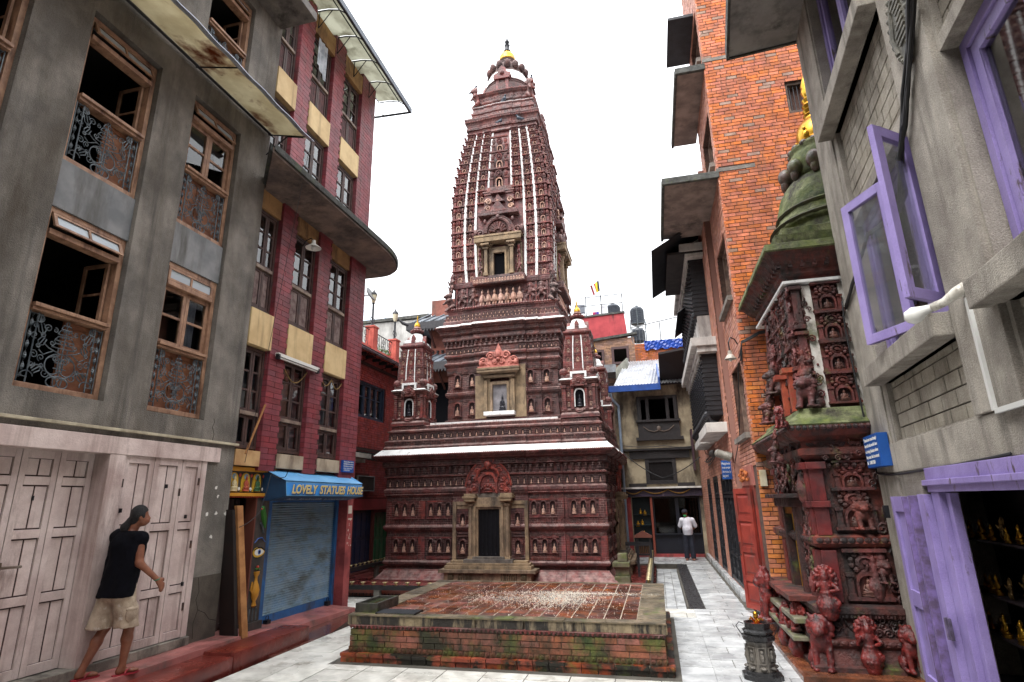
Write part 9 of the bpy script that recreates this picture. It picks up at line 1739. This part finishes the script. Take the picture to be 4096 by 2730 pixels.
for an_ in (anL, anR):
    b = MB(); f = Fr((an_.x, an_.y, 0), (Fw.x, Fw.y), (Rt.x, Rt.y)); z = an_.z - .1
    b.loops([[f.p(u, z + dz, w_) for u, w_ in ((-.09, -.02), (-.07, -.04), (.06, -.045), (.15, -.05), (.185, -.02), (.185, .02), (.15, .045), (.06, .04), (-.07, .035), (-.09, .02))] for dz in (0, .018)]); b.tube([f.p(.13, z + .02, 0), f.p(.09, z + .06, -.012), f.p(.04, z + .055, -.036), f.p(.02, z + .018, -.042)], .008, 5); b.tube([f.p(.13, z + .02, 0), f.p(.09, z + .06, .012), f.p(.04, z + .055, .034), f.p(.02, z + .018, .038)], .008, 5)
    b.build("flip_flop", mat("red_rubber", S(170, 44, 58), S(140, 36, 48), 6, .5), man)
MB().tube([wrR + (wrR - elR).normalized() * -.02 + Vector((.032 * math.cos(a), .032 * math.sin(a) * .8, .012 * math.sin(a))) for a in [i * .63 for i in range(10)]], .007, 5, True).build("bracelet", mat("green_cord", S(40, 110, 80), rough=.6), man)
# man in white standing at the alley end, hands behind his back, facing the square
P0 = Vector((.93, 21.45, 0)); Fw = Vector((-.1, -1, 0)).normalized(); Rt = Vector((Fw.y, -Fw.x, 0))
m2 = thing("person", "man standing at the alley end in white t-shirt, dark trousers, cap and green mask", "person", P0); hd = mp(.05, .04, 1.53)
pr = [('c', mp(0, 0, .88), mp(0, .03, 1.1), .13, .135), ('c', mp(0, .02, 1.1), mp(0, 0, 1.28), .135, .14), ('c', mp(-.17, -.01, 1.32), mp(.17, -.01, 1.32), .06, .06), ('c', mp(0, .0, 1.34), hd, .055, .05), ('e', hd, (.073, .088, .108)), ('e', hd + Fw * .025 - Vector((0, 0, .06)), (.05, .055, .055)), ('c', hd + Fw * .08, hd + Fw * .105 - Vector((0, 0, .03)), .012, .017), ('c', hd + Fw * .085 + Rt * .02 - Vector((0, 0, .062)), hd + Fw * .085 - Rt * .02 - Vector((0, 0, .062)), .013, .013), ('e', hd + Rt * .075, (.014, .016, .028)), ('e', hd - Rt * .075, (.014, .016, .028)),
    ('c', mp(-.19, -.01, 1.31), mp(-.26, -.09, 1.08), .05, .04), ('c', mp(-.26, -.09, 1.08), mp(-.06, -.2, .93), .04, .026), ('c', mp(.19, -.01, 1.31), mp(.26, -.09, 1.08), .05, .04), ('c', mp(.26, -.09, 1.08), mp(.04, -.2, .92), .04, .026)]
for s_ in (-1, 1): pr += [('c', mp(s_ * .09, 0, .86), mp(s_ * .1, .01, .46), .085, .055), ('c', mp(s_ * .1, .01, .46), mp(s_ * .1, -.01, .08), .055, .034), ('c', mp(s_ * .1, -.04, .045), mp(s_ * .115, .12, .035), .032, .026), ('c', mp(s_ * .1, -.01, .08), mp(s_ * .1, -.03, .045), .034, .03)] + [('c', mp(s_ * .115 - .024 + .012 * k, .11, .032), mp(s_ * .115 - .026 + .013 * k, .16, .028), .011, .009) for k in range(5)]
hand(pr, mp(-.06, -.2, .93), Rt * 1 - Vector((0, 0, .4)), Vector((0, 0, 1)), -Fw); hand(pr, mp(.04, -.21, .92), -Rt * 1 - Vector((0, 0, .4)), Vector((0, 0, 1)), -Fw)
build_sdf(pr, .0095, .022, "body", SKIN, m2); z0_, z1_ = .82, 1.0
build_sdf([('c', mp(0, .0, .84), mp(0, .055, 1.02), .165, .165), ('c', mp(0, .05, 1.02), mp(0, .01, 1.26), .165, .16), ('c', mp(-.16, -.01, 1.31), mp(.16, -.01, 1.31), .078, .078), ('c', mp(-.18, -.01, 1.3), mp(-.25, -.07, 1.12), .078, .075), ('c', mp(.18, -.01, 1.3), mp(.25, -.07, 1.12), .078, .075)], .011, .03, "t_shirt", mat("white_cotton", S(228, 226, 234), S(206, 204, 214), 8, .9, bump=.5, bscale=14), m2, (lambda X, Y, Z: z0_ - Z, lambda X, Y, Z: .068 - np.sqrt((X - hd.x) ** 2 + (Y - hd.y) ** 2 + (Z - 1.43) ** 2)))
build_sdf([('c', mp(0, 0, .9), mp(0, 0, .84), .15, .15)] + [p for s_ in (-1, 1) for p in (('c', mp(s_ * .085, 0, .84), mp(s_ * .1, .01, .45), .105, .088), ('c', mp(s_ * .1, .01, .45), mp(s_ * .105, .0, .06), .088, .085))], .011, .025, "trousers", mat("dark_navy_cloth", S(36, 38, 52), S(28, 30, 42), 6, .85, bump=.4, bscale=14), m2, (lambda X, Y, Z: .055 - Z,))
b = MB().lathe([(.096, .02), (.098, .06), (.085, .105), (.05, .13), (.01, .138)], hd, 16, 1, 1.1); b.loops([[hd + Rt * (.09 * math.cos(a)) + Fw * (.06 + .11 * math.sin(a)) + Vector((0, 0, z)) for a in [i * math.pi / 8 for i in range(9)]] for z in (.03, .042)]); b.build("cap", mat("dark_cap_cloth", S(38, 40, 50), rough=.8), m2, smooth=40)
build_sdf([('e', hd + Fw * .055 - Vector((0, 0, .065)), (.056, .052, .046))], .008, .01, "face_mask", mat("green_mask", S(70, 190, 110), rough=.7), m2)
for s_ in (-1, 1): MB().loops([[mp(s_ * .11 + a, f, z) for a, f in ((-.04, -.08), (.04, -.08), (.05, .1), (.03, .17), (-.03, .17), (-.05, .1))] for z in (.0, .02)]).build("sandal", mat("brown_sandal", S(84, 56, 44), rough=.7), m2)
